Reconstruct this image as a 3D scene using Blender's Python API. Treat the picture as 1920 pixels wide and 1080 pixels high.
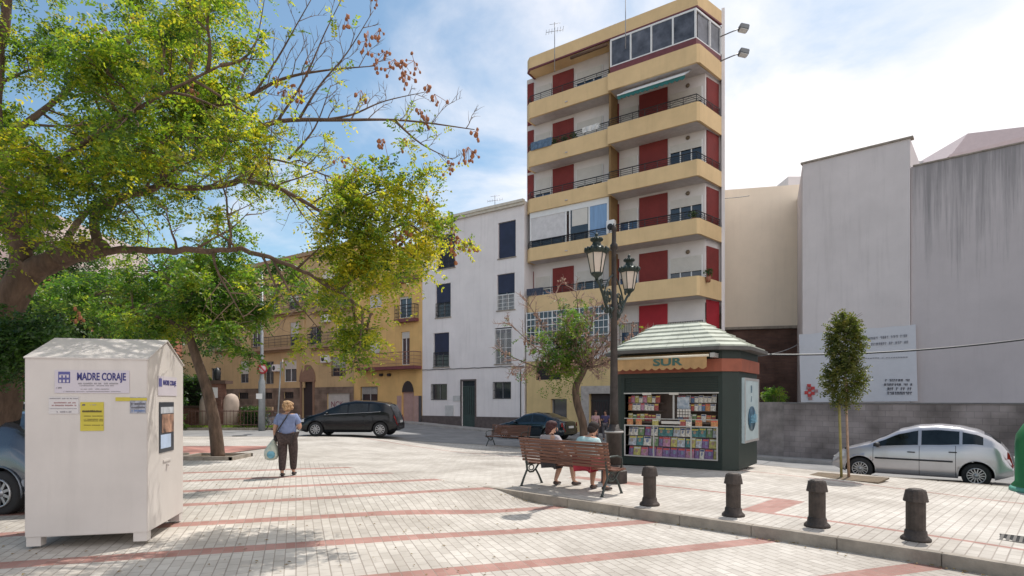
import bpy, bmesh, math, random
import numpy as np
from mathutils import Vector, Matrix
R = math.radians
random.seed(7); rng = np.random.default_rng(7)
scene = bpy.context.scene
for o in list(bpy.data.objects): bpy.data.objects.remove(o)
# ------------------------------------------------------------------ camera, sky, sun, exposure
EYE = 1.62; FPX = 1100.0; HOR = 751.0
cam = bpy.data.cameras.new('camera'); camo = bpy.data.objects.new('camera', cam)
scene.collection.objects.link(camo); scene.camera = camo
camo.location = (0, 0, EYE); camo.rotation_euler = (R(90), 0, 0)
cam.sensor_width = 36; cam.lens = 36 * FPX / 1920; cam.shift_y = (HOR - 540) / 1920
cam.clip_start = .05; cam.clip_end = 4000
SUN_EL = R(61); SUN_AZ = math.atan2(.6, .8)
SUNV = Vector((math.sin(SUN_AZ) * math.cos(SUN_EL), math.cos(SUN_AZ) * math.cos(SUN_EL), math.sin(SUN_EL)))
world = bpy.data.worlds.new('World'); scene.world = world; world.use_nodes = True
nt = world.node_tree; nt.nodes.clear()
def N(nt, t, **k):
    n = nt.nodes.new(t)
    for a, b in k.items(): setattr(n, a, b)
    return n
sky = N(nt, 'ShaderNodeTexSky', sky_type='NISHITA', sun_disc=False)
sky.sun_elevation = SUN_EL; sky.sun_rotation = SUN_AZ; sky.altitude = 10; sky.air_density = 1; sky.dust_density = .6; sky.ozone_density = 1.5
tc = N(nt, 'ShaderNodeTexCoord')
sep = N(nt, 'ShaderNodeSeparateXYZ'); nt.links.new(tc.outputs['Generated'], sep.inputs[0])
def MA(nt, op, a, b=None, c=None, clamp=False):
    n = nt.nodes.new('ShaderNodeMath'); n.operation = op; n.use_clamp = clamp
    for i, v in enumerate((a, b, c)):
        if v is None: continue
        if isinstance(v, (int, float)): n.inputs[i].default_value = v
        else: nt.links.new(v, n.inputs[i])
    return n.outputs[0]
zz = MA(nt, 'ADD', MA(nt, 'ABSOLUTE', sep.outputs[2]), .22)
cx = MA(nt, 'DIVIDE', sep.outputs[0], zz); cy = MA(nt, 'DIVIDE', sep.outputs[1], zz)
comb = N(nt, 'ShaderNodeCombineXYZ'); nt.links.new(cx, comb.inputs[0]); nt.links.new(cy, comb.inputs[1])
no1 = N(nt, 'ShaderNodeTexNoise'); no1.inputs['Scale'].default_value = 1.5; no1.inputs['Detail'].default_value = 9; no1.inputs['Roughness'].default_value = .58; no1.inputs['Distortion'].default_value = .35
nt.links.new(comb.outputs[0], no1.inputs['Vector'])
no2 = N(nt, 'ShaderNodeTexNoise'); no2.inputs['Scale'].default_value = .45; no2.inputs['Detail'].default_value = 3
nt.links.new(comb.outputs[0], no2.inputs['Vector'])
# cloud cover grows towards the right and towards the skyline
back = MA(nt, 'SUBTRACT', .15, sep.outputs[1], clamp=True)   # unseen clouds behind the camera, made brighter and denser to light the facades
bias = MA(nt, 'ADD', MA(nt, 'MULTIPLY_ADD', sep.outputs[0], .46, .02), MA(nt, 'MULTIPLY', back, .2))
low = MA(nt, 'MULTIPLY', MA(nt, 'SUBTRACT', .62, sep.outputs[2]), .30)
cov = MA(nt, 'ADD', MA(nt, 'ADD', no1.outputs[0], bias), MA(nt, 'ADD', low, MA(nt, 'MULTIPLY', no2.outputs[0], .25)))
mask = N(nt, 'ShaderNodeMapRange', interpolation_type='SMOOTHSTEP'); mask.inputs['From Min'].default_value = .54; mask.inputs['From Max'].default_value = .88
nt.links.new(cov, mask.inputs['Value'])
no3 = N(nt, 'ShaderNodeTexNoise'); no3.inputs['Scale'].default_value = 1.6; no3.inputs['Detail'].default_value = 6
nt.links.new(comb.outputs[0], no3.inputs['Vector'])
cr = N(nt, 'ShaderNodeValToRGB'); cr.color_ramp.elements[0].position = .35; cr.color_ramp.elements[0].color = (.66, .69, .75, 1)
cr.color_ramp.elements[1].position = .62; cr.color_ramp.elements[1].color = (.90, .85, .84, 1)
nt.links.new(no3.outputs[0], cr.inputs[0])
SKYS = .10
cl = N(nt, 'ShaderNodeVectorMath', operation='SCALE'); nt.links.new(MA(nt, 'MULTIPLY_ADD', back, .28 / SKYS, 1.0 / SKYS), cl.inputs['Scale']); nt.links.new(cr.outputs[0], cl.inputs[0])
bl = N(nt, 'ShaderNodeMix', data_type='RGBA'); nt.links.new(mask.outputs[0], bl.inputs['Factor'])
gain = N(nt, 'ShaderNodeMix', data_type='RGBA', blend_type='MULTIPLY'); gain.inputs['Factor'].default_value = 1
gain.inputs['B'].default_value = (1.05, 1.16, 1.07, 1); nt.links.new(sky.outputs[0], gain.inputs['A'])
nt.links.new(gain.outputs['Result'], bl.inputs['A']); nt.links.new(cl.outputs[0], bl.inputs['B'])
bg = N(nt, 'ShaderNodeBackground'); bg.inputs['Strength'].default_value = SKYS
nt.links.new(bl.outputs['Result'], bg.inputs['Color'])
wo = N(nt, 'ShaderNodeOutputWorld'); nt.links.new(bg.outputs[0], wo.inputs[0])
sun = bpy.data.lights.new('sun', 'SUN'); sun.energy = 2.9; sun.angle = R(.55); sun.color = (1, .955, .89)
suno = bpy.data.objects.new('sun', sun); scene.collection.objects.link(suno)
suno.rotation_euler = SUNV.to_track_quat('Z', 'Y').to_euler(); suno.location = (20, 30, 60)
vs = scene.view_settings; vs.view_transform = 'Standard'; vs.look = 'None'; vs.gamma = 1; vs.exposure = 0.50
scene.cycles.max_bounces = 6; scene.cycles.diffuse_bounces = 3; scene.cycles.transparent_max_bounces = 8
# ------------------------------------------------------------------ helpers
def PX(px, Y): return (px - 960) / FPX * Y
def PZ(py, Y): return EYE + (HOR - py) / FPX * Y
def P3(px, py, Y): return Vector((PX(px, Y), Y, PZ(py, Y)))
def S(x): x = min(1, max(0, x)); return x * x * (3 - 2 * x)
def zbase(X, Y):
    return (-.33 * S((X + 8) / 8) * S((Y - 12) / 12) - .30 * S((X - 4) / 7) + .05 * S((-4 - X) / 4) * S((Y - 18) / 6))
def zroad(X, Y): return zbase(X, Y) - .03 - .10 * S((X - 3) / 6)
KX, KY = -.35, 11.0; KD = Vector((.728, -.686)).normalized(); KN = Vector((-KD.y, KD.x))
def sd(X, Y): return (X - KX) * KD.x + (Y - KY) * KD.y, (X - KX) * KN.x + (Y - KY) * KN.y
def xy(s, d): return KX + KD.x * s + KN.x * d, KY + KD.y * s + KN.y * d
def zfront(X, Y):
    s_, d_ = sd(X, Y); k = S((d_ + 3.5) / 2.5); return zbase(X, Y) - .14 * (k * S(s_ / 1.2) + (1 - k) * S((s_ + 3) / 8))
MATS = {}
def mat(name, rgb, rough=.7, metal=0, var=.12, scale=4, bump=0, bscale=40, rgb2=None, streak=0, spec=.5, coat=0, stretch=None):
    if name in MATS: return MATS[name]
    m = bpy.data.materials.new(name); m.use_nodes = True; t = m.node_tree; b = t.nodes['Principled BSDF']
    b.inputs['Roughness'].default_value = rough; b.inputs['Metallic'].default_value = metal
    b.inputs['Specular IOR Level'].default_value = spec; b.inputs['Coat Weight'].default_value = coat; b.inputs['Coat Roughness'].default_value = .04
    c = N(t, 'ShaderNodeTexCoord'); src = c.outputs['Object']
    if stretch:
        mp = N(t, 'ShaderNodeMapping'); mp.inputs['Scale'].default_value = stretch; t.links.new(src, mp.inputs[0]); src = mp.outputs[0]
    n = N(t, 'ShaderNodeTexNoise'); n.inputs['Scale'].default_value = scale; n.inputs['Detail'].default_value = 6; n.inputs['Roughness'].default_value = .6
    t.links.new(src, n.inputs['Vector'])
    r = N(t, 'ShaderNodeValToRGB'); r.color_ramp.elements[0].position = .3; r.color_ramp.elements[1].position = .72
    a = [max(0, v * (1 - var)) for v in rgb]; e = rgb2 or [min(1, v * (1 + var)) for v in rgb]
    r.color_ramp.elements[0].color = (*a, 1); r.color_ramp.elements[1].color = (*e, 1)
    t.links.new(n.outputs[0], r.inputs[0]); out = r.outputs[0]
    if streak:
        mp = N(t, 'ShaderNodeMapping'); mp.inputs['Scale'].default_value = (2.2, 2.2, .16); t.links.new(c.outputs['Object'], mp.inputs[0])
        n2 = N(t, 'ShaderNodeTexNoise'); n2.inputs['Scale'].default_value = 1.6; n2.inputs['Detail'].default_value = 7; n2.inputs['Roughness'].default_value = .65; t.links.new(mp.outputs[0], n2.inputs['Vector'])
        mr = N(t, 'ShaderNodeMapRange'); mr.inputs['From Min'].default_value = .52; mr.inputs['From Max'].default_value = .8; mr.inputs['To Max'].default_value = streak
        t.links.new(n2.outputs[0], mr.inputs['Value'])
        mx = N(t, 'ShaderNodeMix', data_type='RGBA'); mx.inputs['B'].default_value = (rgb[0] * .35, rgb[1] * .34, rgb[2] * .33, 1)
        t.links.new(mr.outputs[0], mx.inputs['Factor']); t.links.new(out, mx.inputs['A']); out = mx.outputs['Result']
    t.links.new(out, b.inputs['Base Color'])
    if bump:
        n3 = N(t, 'ShaderNodeTexNoise'); n3.inputs['Scale'].default_value = bscale; n3.inputs['Detail'].default_value = 5; t.links.new(src, n3.inputs['Vector'])
        bp = N(t, 'ShaderNodeBump'); bp.inputs['Strength'].default_value = bump; bp.inputs['Distance'].default_value = .02
        t.links.new(n3.outputs[0], bp.inputs['Height']); t.links.new(bp.outputs[0], b.inputs['Normal'])
    MATS[name] = m; return m
def leafmat(name, dark, mid, light, trans=.5, scale=1.2):
    m = bpy.data.materials.new(name); m.use_nodes = True; t = m.node_tree; t.nodes.clear()
    g = N(t, 'ShaderNodeNewGeometry'); n = N(t, 'ShaderNodeTexNoise'); n.inputs['Scale'].default_value = scale; n.inputs['Detail'].default_value = 2
    t.links.new(g.outputs['Position'], n.inputs['Vector'])
    f = MA(t, 'ADD', MA(t, 'MULTIPLY', g.outputs['Random Per Island'], .45), MA(t, 'MULTIPLY_ADD', n.outputs[0], 1.5, -.45))
    r = N(t, 'ShaderNodeValToRGB'); r.color_ramp.elements[0].position = .15; r.color_ramp.elements[0].color = (*dark, 1)
    r.color_ramp.elements[1].position = .95; r.color_ramp.elements[1].color = (*light, 1); e = r.color_ramp.elements.new(.5); e.color = (*mid, 1)
    t.links.new(f, r.inputs[0])
    d = N(t, 'ShaderNodeBsdfPrincipled'); d.inputs['Roughness'].default_value = .45; t.links.new(r.outputs[0], d.inputs['Base Color'])
    tr = N(t, 'ShaderNodeBsdfTranslucent'); tg = N(t, 'ShaderNodeMix', data_type='RGBA', blend_type='MULTIPLY'); tg.inputs['Factor'].default_value = 1
    tg.inputs['B'].default_value = (1.0, 1.0, .55, 1); sc = N(t, 'ShaderNodeVectorMath', operation='SCALE'); sc.inputs['Scale'].default_value = 2.6
    t.links.new(r.outputs[0], sc.inputs[0]); t.links.new(sc.outputs[0], tg.inputs['A']); t.links.new(tg.outputs['Result'], tr.inputs[0])
    mx = N(t, 'ShaderNodeMixShader'); mx.inputs[0].default_value = trans; t.links.new(d.outputs[0], mx.inputs[1]); t.links.new(tr.outputs[0], mx.inputs[2])
    o = N(t, 'ShaderNodeOutputMaterial'); t.links.new(mx.outputs[0], o.inputs[0]); MATS[name] = m; return m
def link(o, parent=None):
    scene.collection.objects.link(o)
    if parent: o.parent = parent
    return o
def tag(o, label=None, cat=None, group=None, kind=None):
    if label: o['label'] = label
    if cat: o['category'] = cat
    if group: o['group'] = group
    if kind: o['kind'] = kind
    return o
def thing(name, label, cat, loc=(0, 0, 0), rz=0, group=None):
    o = link(bpy.data.objects.new(name, None)); o.location = loc; o.rotation_euler = (0, 0, rz); o.empty_display_size = .3
    return tag(o, label, cat, group)
def copy_tree(o, parent=None):
    c = o.copy(); link(c, parent)
    for ch in list(o.children): copy_tree(ch, c)
    return c
class MB:
    def __init__(s): s.bm = bmesh.new(); s.mi = 0
    def box(s, x0, x1, y0, y1, z0, z1, M=None):
        v = [s.bm.verts.new((Vector((x, y, z)) if M is None else M @ Vector((x, y, z)))) for x in (x0, x1) for y in (y0, y1) for z in (z0, z1)]
        for f in ((0, 1, 3, 2), (4, 6, 7, 5), (0, 4, 5, 1), (2, 3, 7, 6), (0, 2, 6, 4), (1, 5, 7, 3)):
            s.bm.faces.new([v[i] for i in f]).material_index = s.mi
        return s
    def cbox(s, c, sz, M=None):
        return s.box(c[0] - sz[0] / 2, c[0] + sz[0] / 2, c[1] - sz[1] / 2, c[1] + sz[1] / 2, c[2] - sz[2] / 2, c[2] + sz[2] / 2, M)
    def quad(s, *p):
        s.bm.faces.new([s.bm.verts.new(q) for q in p]).material_index = s.mi; return s
    def prism(s, poly, z0, z1):
        a = [s.bm.verts.new((p[0], p[1], z0)) for p in poly]; b = [s.bm.verts.new((p[0], p[1], z1)) for p in poly]; n = len(poly)
        for i in range(n): s.bm.faces.new((a[i], a[(i + 1) % n], b[(i + 1) % n], b[i])).material_index = s.mi
        s.bm.faces.new(a[::-1]).material_index = s.mi; s.bm.faces.new(b).material_index = s.mi; return s
    def tube(s, pts, rad, seg=8, cap=True, smooth=True):
        pts = [Vector(p) for p in pts]; n = len(pts)
        if isinstance(rad, (int, float)): rad = [rad] * n
        rings = []; up = None
        for i, p in enumerate(pts):
            d = (pts[min(i + 1, n - 1)] - pts[max(i - 1, 0)])
            if d.length < 1e-9: d = Vector((0, 0, 1))
            d.normalize()
            if up is None: up = Vector((0, 0, 1)) if abs(d.z) < .9 else Vector((1, 0, 0))
            a = d.cross(up)
            if a.length < 1e-4: a = d.cross(Vector((.3, 1, .2)))
            a.normalize(); b = a.cross(d).normalized(); up = b
            rings.append([s.bm.verts.new(p + (a * math.cos(2 * math.pi * k / seg) + b * math.sin(2 * math.pi * k / seg)) * rad[i]) for k in range(seg)])
        for i in range(n - 1):
            for k in range(seg):
                f = s.bm.faces.new((rings[i][k], rings[i][(k + 1) % seg], rings[i + 1][(k + 1) % seg], rings[i + 1][k])); f.smooth = smooth; f.material_index = s.mi
        if cap:
            s.bm.faces.new(rings[0][::-1]).material_index = s.mi; s.bm.faces.new(rings[-1]).material_index = s.mi
        return s
    def lathe(s, prof, c=(0, 0, 0), seg=20, M=None, smooth=True, cap=True):
        rings = []
        for r, z in prof:
            ring = []
            for k in range(seg):
                a = 2 * math.pi * k / seg; v = Vector((c[0] + r * math.cos(a), c[1] + r * math.sin(a), c[2] + z))
                ring.append(s.bm.verts.new(M @ v if M is not None else v))
            rings.append(ring)
        for i in range(len(prof) - 1):
            for k in range(seg):
                f = s.bm.faces.new((rings[i][k], rings[i][(k + 1) % seg], rings[i + 1][(k + 1) % seg], rings[i + 1][k])); f.smooth = smooth; f.material_index = s.mi
        if cap: s.bm.faces.new(rings[0][::-1]).material_index = s.mi; s.bm.faces.new(rings[-1]).material_index = s.mi
        return s
    def ball(s, c, r, seg=10, rows=6, jit=0):
        if isinstance(r, (int, float)): r = (r, r, r)
        prev = None; top = s.bm.verts.new((c[0], c[1], c[2] + r[2])); bot = s.bm.verts.new((c[0], c[1], c[2] - r[2]))
        for i in range(1, rows):
            th = math.pi * i / rows; ring = []
            for k in range(seg):
                a = 2 * math.pi * k / seg; q = 1 + random.uniform(-jit, jit)
                ring.append(s.bm.verts.new((c[0] + r[0] * q * math.sin(th) * math.cos(a), c[1] + r[1] * q * math.sin(th) * math.sin(a), c[2] + r[2] * q * math.cos(th))))
            for k in range(seg):
                if prev is None: f = s.bm.faces.new((top, ring[k], ring[(k + 1) % seg]))
                else: f = s.bm.faces.new((prev[k], ring[k], ring[(k + 1) % seg], prev[(k + 1) % seg]))
                f.smooth = True; f.material_index = s.mi
            prev = ring
        for k in range(seg):
            f = s.bm.faces.new((bot, prev[(k + 1) % seg], prev[k])); f.smooth = True; f.material_index = s.mi
        return s
    def build(s, name, m, parent=None, bevel=0, recalc=True):
        if recalc: bmesh.ops.recalc_face_normals(s.bm, faces=s.bm.faces)
        if bevel:
            ed = [e for e in s.bm.edges if e.is_manifold and e.calc_face_angle(0) > .5]
            bmesh.ops.bevel(s.bm, geom=ed, offset=bevel, segments=2, affect='EDGES', clamp_overlap=True)
        me = bpy.data.meshes.new(name); s.bm.to_mesh(me); s.bm.free()
        for q in (m if isinstance(m, (list, tuple)) else [m]): me.materials.append(q)
        o = bpy.data.objects.new(name, me); link(o, parent); return o
def text(name, body, size, m, parent, loc, rot, bold=.0, extr=.002, sx=1, align='CENTER'):
    c = bpy.data.curves.new(name, 'FONT'); c.body = body; c.size = size; c.extrude = extr; c.offset = bold; c.align_x = align; c.align_y = 'CENTER'; c.resolution_u = 3
    t = bpy.data.objects.new(name + '_tmp', c); scene.collection.objects.link(t)
    dg = bpy.context.evaluated_depsgraph_get(); me = bpy.data.meshes.new_from_object(t.evaluated_get(dg)); bpy.data.objects.remove(t)
    me.name = name; me.materials.clear(); me.materials.append(m)
    o = bpy.data.objects.new(name, me); link(o, parent); o.location = loc; o.rotation_euler = rot; o.scale = (sx, 1, 1); return o
def skin(name, nodes, edges, m, parent=None, root=0, sub=2):
    """nodes: (x,y,z,r) ; a limb graph grown into one smooth surface"""
    me = bpy.data.meshes.new(name); me.from_pydata([n[:3] for n in nodes], edges, []); o = bpy.data.objects.new(name, me); scene.collection.objects.link(o)
    md = o.modifiers.new('s', 'SKIN'); md.use_smooth_shade = True
    if not me.skin_vertices:
        bpy.context.view_layer.objects.active = o; bpy.ops.mesh.customdata_skin_add()
    for i, n in enumerate(nodes):
        r = n[3]; me.skin_vertices[0].data[i].radius = (r, r) if not isinstance(r, tuple) else r; me.skin_vertices[0].data[i].use_root = (i == root)
    o.modifiers.new('u', 'SUBSURF').levels = sub
    dg = bpy.context.evaluated_depsgraph_get(); dg.update(); nm = bpy.data.meshes.new_from_object(o.evaluated_get(dg)); bpy.data.objects.remove(o)
    nm.name = name; nm.materials.clear(); nm.materials.append(m)
    for p in nm.polygons: p.use_smooth = True
    q = bpy.data.objects.new(name, nm); link(q, parent); return q
def join_into(dst, srcs):
    bm = bmesh.new(); bm.from_mesh(dst.data)
    for q in srcs: bm.from_mesh(q.data)
    bm.to_mesh(dst.data); bm.free()
    for q in srcs: bpy.data.objects.remove(q)
    for p in dst.data.polygons: p.use_smooth = True
# ------------------------------------------------------------------ paving material (surface pattern only)
def brick_nodes(t, vec, bw, rh, c1, c2, cm, ms=.007, off=.5, bias=0):
    b = N(t, 'ShaderNodeTexBrick'); b.offset = off; b.inputs['Scale'].default_value = 1
    b.inputs['Brick Width'].default_value = bw; b.inputs['Row Height'].default_value = rh; b.inputs['Mortar Size'].default_value = ms; b.inputs['Mortar Smooth'].default_value = .3
    b.inputs['Bias'].default_value = bias
    b.inputs['Color1'].default_value = (*c1, 1); b.inputs['Color2'].default_value = (*c2, 1); b.inputs['Mortar'].default_value = (*cm, 1)
    t.links.new(vec, b.inputs['Vector']); return b
def local_coord(t, ox, oy, ang, rot90=False):
    g = N(t, 'ShaderNodeNewGeometry'); mp = N(t, 'ShaderNodeMapping', vector_type='TEXTURE')
    mp.inputs['Location'].default_value = (ox, oy, 0); mp.inputs['Rotation'].default_value = (0, 0, ang); t.links.new(g.outputs['Position'], mp.inputs[0]); return mp.outputs[0]
def band(t, v, lo, hi):
    return MA(t, 'MULTIPLY', MA(t, 'GREATER_THAN', v, lo), MA(t, 'LESS_THAN', v, hi))
def MIX(t, f, a, b, mode='MIX'):
    n = N(t, 'ShaderNodeMix', data_type='RGBA', blend_type=mode)
    for k, v in (('Factor', f), ('A', a), ('B', b)):
        if isinstance(v, (int, float)): n.inputs[k].default_value = v
        elif isinstance(v, tuple): n.inputs[k].default_value = (*v, 1)
        else: t.links.new(v, n.inputs[k])
    return n.outputs['Result']
CREAM1, CREAM2, CMORT = (.455, .42, .375), (.55, .515, .465), (.33, .29, .25)
RED1, RED2, RMORT = (.33, .17, .14), (.41, .235, .20), (.36, .25, .21)
def paving(name, ang, front):
    m = bpy.data.materials.new(name); m.use_nodes = True; t = m.node_tree; b = t.nodes['Principled BSDF']; b.inputs['Roughness'].default_value = .82
    v = local_coord(t, 0, 0, ang); sx = N(t, 'ShaderNodeSeparateXYZ'); t.links.new(v, sx.inputs[0])
    cb = N(t, 'ShaderNodeCombineXYZ'); t.links.new(sx.outputs[1], cb.inputs[0]); t.links.new(sx.outputs[0], cb.inputs[1])
    bc = brick_nodes(t, cb.outputs[0], .22, .11, CREAM1, CREAM2, CMORT, .006); br = brick_nodes(t, cb.outputs[0], .22, .11, RED1, RED2, RMORT, .006)
    kv = local_coord(t, KX, KY, math.atan2(KD.y, KD.x)); ks = N(t, 'ShaderNodeSeparateXYZ'); t.links.new(kv, ks.inputs[0])
    if front:
        ph = MA(t, 'MODULO', MA(t, 'ADD', sx.outputs[1], 31.5 - 5.70), 1.5); red = MA(t, 'LESS_THAN', ph, .27)
        red = MA(t, 'MULTIPLY', red, MA(t, 'LESS_THAN', sx.outputs[1], 16.1)); red = MA(t, 'MULTIPLY', red, MA(t, 'LESS_THAN', ks.outputs[1], -.02))
    else:
        s_, d_ = ks.outputs[0], ks.outputs[1]
        l1 = band(t, d_, .86, .97); l1 = MA(t, 'MULTIPLY', l1, MA(t, 'GREATER_THAN', s_, 4.2))
        l2 = MA(t, 'MULTIPLY', band(t, d_, 2.25, 2.36), band(t, s_, 1.0, 4.75)); l3 = MA(t, 'MULTIPLY', band(t, d_, .86, 2.36), band(t, s_, 4.3, 4.75))
        l4 = MA(t, 'MULTIPLY', band(t, d_, 2.0, 2.36), band(t, s_, .2, 1.9)); l5 = band(t, d_, 6.3, 6.42)
        red = MA(t, 'MAXIMUM', MA(t, 'MAXIMUM', l1, l2), MA(t, 'MAXIMUM', l3, MA(t, 'MAXIMUM', l4, l5)), clamp=True)
    col = MIX(t, red, bc.outputs[0], br.outputs[0])
    # wider joint every third course
    j = MA(t, 'LESS_THAN', MA(t, 'MODULO', MA(t, 'ADD', sx.outputs[0], 99.0), .33 if front else .44), .011)
    col = MIX(t, MA(t, 'MULTIPLY', j, .36), col, (.22, .19, .17))
    g = N(t, 'ShaderNodeNewGeometry'); n = N(t, 'ShaderNodeTexNoise'); n.inputs['Scale'].default_value = .55; n.inputs['Detail'].default_value = 8; n.inputs['Roughness'].default_value = .65; t.links.new(g.outputs['Position'], n.inputs['Vector'])
    r = N(t, 'ShaderNodeValToRGB'); r.color_ramp.elements[0].position = .3; r.color_ramp.elements[0].color = (.66, .63, .60, 1); r.color_ramp.elements[1].position = .60; r.color_ramp.elements[1].color = (1.06, 1.05, 1.04, 1); t.links.new(n.outputs[0], r.inputs[0])
    col = MIX(t, 1.0, col, r.outputs[0], 'MULTIPLY')
    n2 = N(t, 'ShaderNodeTexNoise'); n2.inputs['Scale'].default_value = 5; n2.inputs['Detail'].default_value = 5; t.links.new(g.outputs['Position'], n2.inputs['Vector'])
    sp = N(t, 'ShaderNodeMapRange'); sp.inputs['From Min'].default_value = .66; sp.inputs['From Max'].default_value = .74; sp.inputs['To Max'].default_value = .5; t.links.new(n2.outputs[0], sp.inputs['Value'])
    col = MIX(t, sp.outputs[0], col, (.22, .19, .17))
    t.links.new(col, b.inputs['Base Color'])
    bp = N(t, 'ShaderNodeBump'); bp.inputs['Strength'].default_value = .5; bp.inputs['Distance'].default_value = .01; bp.invert = True; t.links.new(bc.outputs['Fac'], bp.inputs['Height']); t.links.new(bp.outputs[0], b.inputs['Normal'])
    MATS[name] = m; return m
def brickmat(name, c1, c2, cm, bw=.25, rh=.075, rot=0):
    m = bpy.data.materials.new(name); m.use_nodes = True; t = m.node_tree; b = t.nodes['Principled BSDF']; b.inputs['Roughness'].default_value = .9
    c = N(t, 'ShaderNodeTexCoord'); sx = N(t, 'ShaderNodeSeparateXYZ'); t.links.new(c.outputs['Object'], sx.inputs[0])
    cb = N(t, 'ShaderNodeCombineXYZ'); t.links.new(MA(t, 'ADD', sx.outputs[0], sx.outputs[1]), cb.inputs[0]); t.links.new(sx.outputs[2], cb.inputs[1])
    br = brick_nodes(t, cb.outputs[0], bw, rh, c1, c2, cm, .008)
    n = N(t, 'ShaderNodeTexNoise'); n.inputs['Scale'].default_value = .9; n.inputs['Detail'].default_value = 8; t.links.new(c.outputs['Object'], n.inputs['Vector'])
    r = N(t, 'ShaderNodeValToRGB'); r.color_ramp.elements[0].position = .35; r.color_ramp.elements[0].color = (.5, .47, .45, 1); r.color_ramp.elements[1].position = .65; r.color_ramp.elements[1].color = (1.15, 1.1, 1.08, 1); t.links.new(n.outputs[0], r.inputs[0])
    t.links.new(MIX(t, 1.0, br.outputs[0], r.outputs[0], 'MULTIPLY'), b.inputs['Base Color']); MATS[name] = m; return m
# palette
asphalt = mat('asphalt', (.24, .235, .23), .9, var=.22, scale=1.2, bump=.3, bscale=90)
concrete = mat('concrete', (.30, .26, .215), .9, var=.3, scale=3, bump=.3, bscale=30)
earth = mat('earth', (.16, .12, .08), .95, var=.35, scale=6, bump=.6)
iron = mat('black_iron', (.022, .024, .026), .45, var=.3, scale=8)
white_paint = mat('white_paint', (.74, .73, .72), .6, var=.05)
frame_white = mat('white_frame', (.72, .72, .71), .45, var=.04)
glass = mat('dark_glass', (.035, .042, .055), .06, var=.3, scale=1.5, spec=.8)
glass_blue = mat('blue_glass', (.06, .11, .20), .08, var=.3, scale=1.5, spec=.8)
blind = mat('roller_blind', (.60, .57, .52), .6, var=.05, scale=3)
bark = mat('bark', (.115, .075, .052), .95, var=.45, scale=9, bump=1.0, bscale=22, stretch=(1, 1, .3))
twig_m = mat('twig_bark', (.17, .115, .08), .9, var=.3, scale=12)
pod_m = mat('dry_pod', (.33, .13, .06), .8, var=.45, scale=30)
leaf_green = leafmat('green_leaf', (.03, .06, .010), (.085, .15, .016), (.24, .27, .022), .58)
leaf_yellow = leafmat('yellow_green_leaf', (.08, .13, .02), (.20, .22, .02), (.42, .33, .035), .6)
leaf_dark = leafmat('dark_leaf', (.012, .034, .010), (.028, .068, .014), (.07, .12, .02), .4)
leaf_olive = leafmat('olive_leaf', (.035, .05, .012), (.075, .095, .02), (.15, .13, .035), .4, 5)
# ------------------------------------------------------------------ the setting: ground, road, paving, kerbs
def grid_sheet(name, xs, ys, zf, m, conv=None):
    bm = bmesh.new(); vs_ = [[bm.verts.new(((*(conv(x, y) if conv else (x, y)), 0))) for y in ys] for x in xs]
    for i in range(len(xs) - 1):
        for j in range(len(ys) - 1): bm.faces.new((vs_[i][j], vs_[i + 1][j], vs_[i + 1][j + 1], vs_[i][j + 1]))
    return bm
def finish(bm, zf, name, m, kind='structure'):
    for v in bm.verts: v.co.z = zf(v.co.x, v.co.y)
    bmesh.ops.recalc_face_normals(bm, faces=bm.faces)
    for f in bm.faces:
        f.smooth = True
        if f.normal.z < 0: f.normal_flip()
    me = bpy.data.meshes.new(name); bm.to_mesh(me); bm.free(); me.materials.append(m)
    o = link(bpy.data.objects.new(name, me)); return tag(o, kind=kind)
def cut(bm, p, n):
    bmesh.ops.bisect_plane(bm, geom=bm.verts[:] + bm.edges[:] + bm.faces[:], plane_co=(p[0], p[1], 0), plane_no=(n[0], n[1], 0), clear_outer=True)
EA, EB = Vector((-.9, 25.6)), Vector((8.95, 15.35)); ED = (EB - EA).normalized(); EN = Vector((-ED.y, ED.x))
bm = grid_sheet('', np.linspace(-900, 900, 9), np.linspace(-900, 900, 9), None, None); finish(bm, lambda x, y: -1.4, 'ground', earth)
bm = grid_sheet('', np.linspace(-90, 90, 121), np.linspace(-12, 90, 103), None, None); finish(bm, lambda x, y: zroad(x, y) - .5 * S(min(25.4 - y, -((x + .9) * EN.x + (y - 25.6) * EN.y)) / 1.5 - 1), 'road', asphalt)
pav_f = paving('front_paving', math.atan2(.345, .936), True); pav_p = paving('platform_paving', math.atan2(KD.y, KD.x), False)
def plaza(front):
    ss = np.arange(-40, 26.01, .5); ds = np.arange(-30, .01, .5) if front else np.arange(0, 24.01, .5)
    ss = np.unique(np.concatenate([ss, np.arange(-.2, 1.6, .1)]))
    bm = grid_sheet('', ss, ds, None, None, conv=xy)
    cut(bm, (EA.x, EA.y), (EN.x, EN.y)); cut(bm, (0, 25.45), (0, 1)); cut(bm, (-12.2, 0), (-1, .0)) if False else None
    return bm
finish(plaza(True), lambda x, y: zfront(x, y), 'front_plaza', pav_f)
finish(plaza(False), lambda x, y: zbase(x, y), 'raised_plaza', pav_p)
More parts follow.
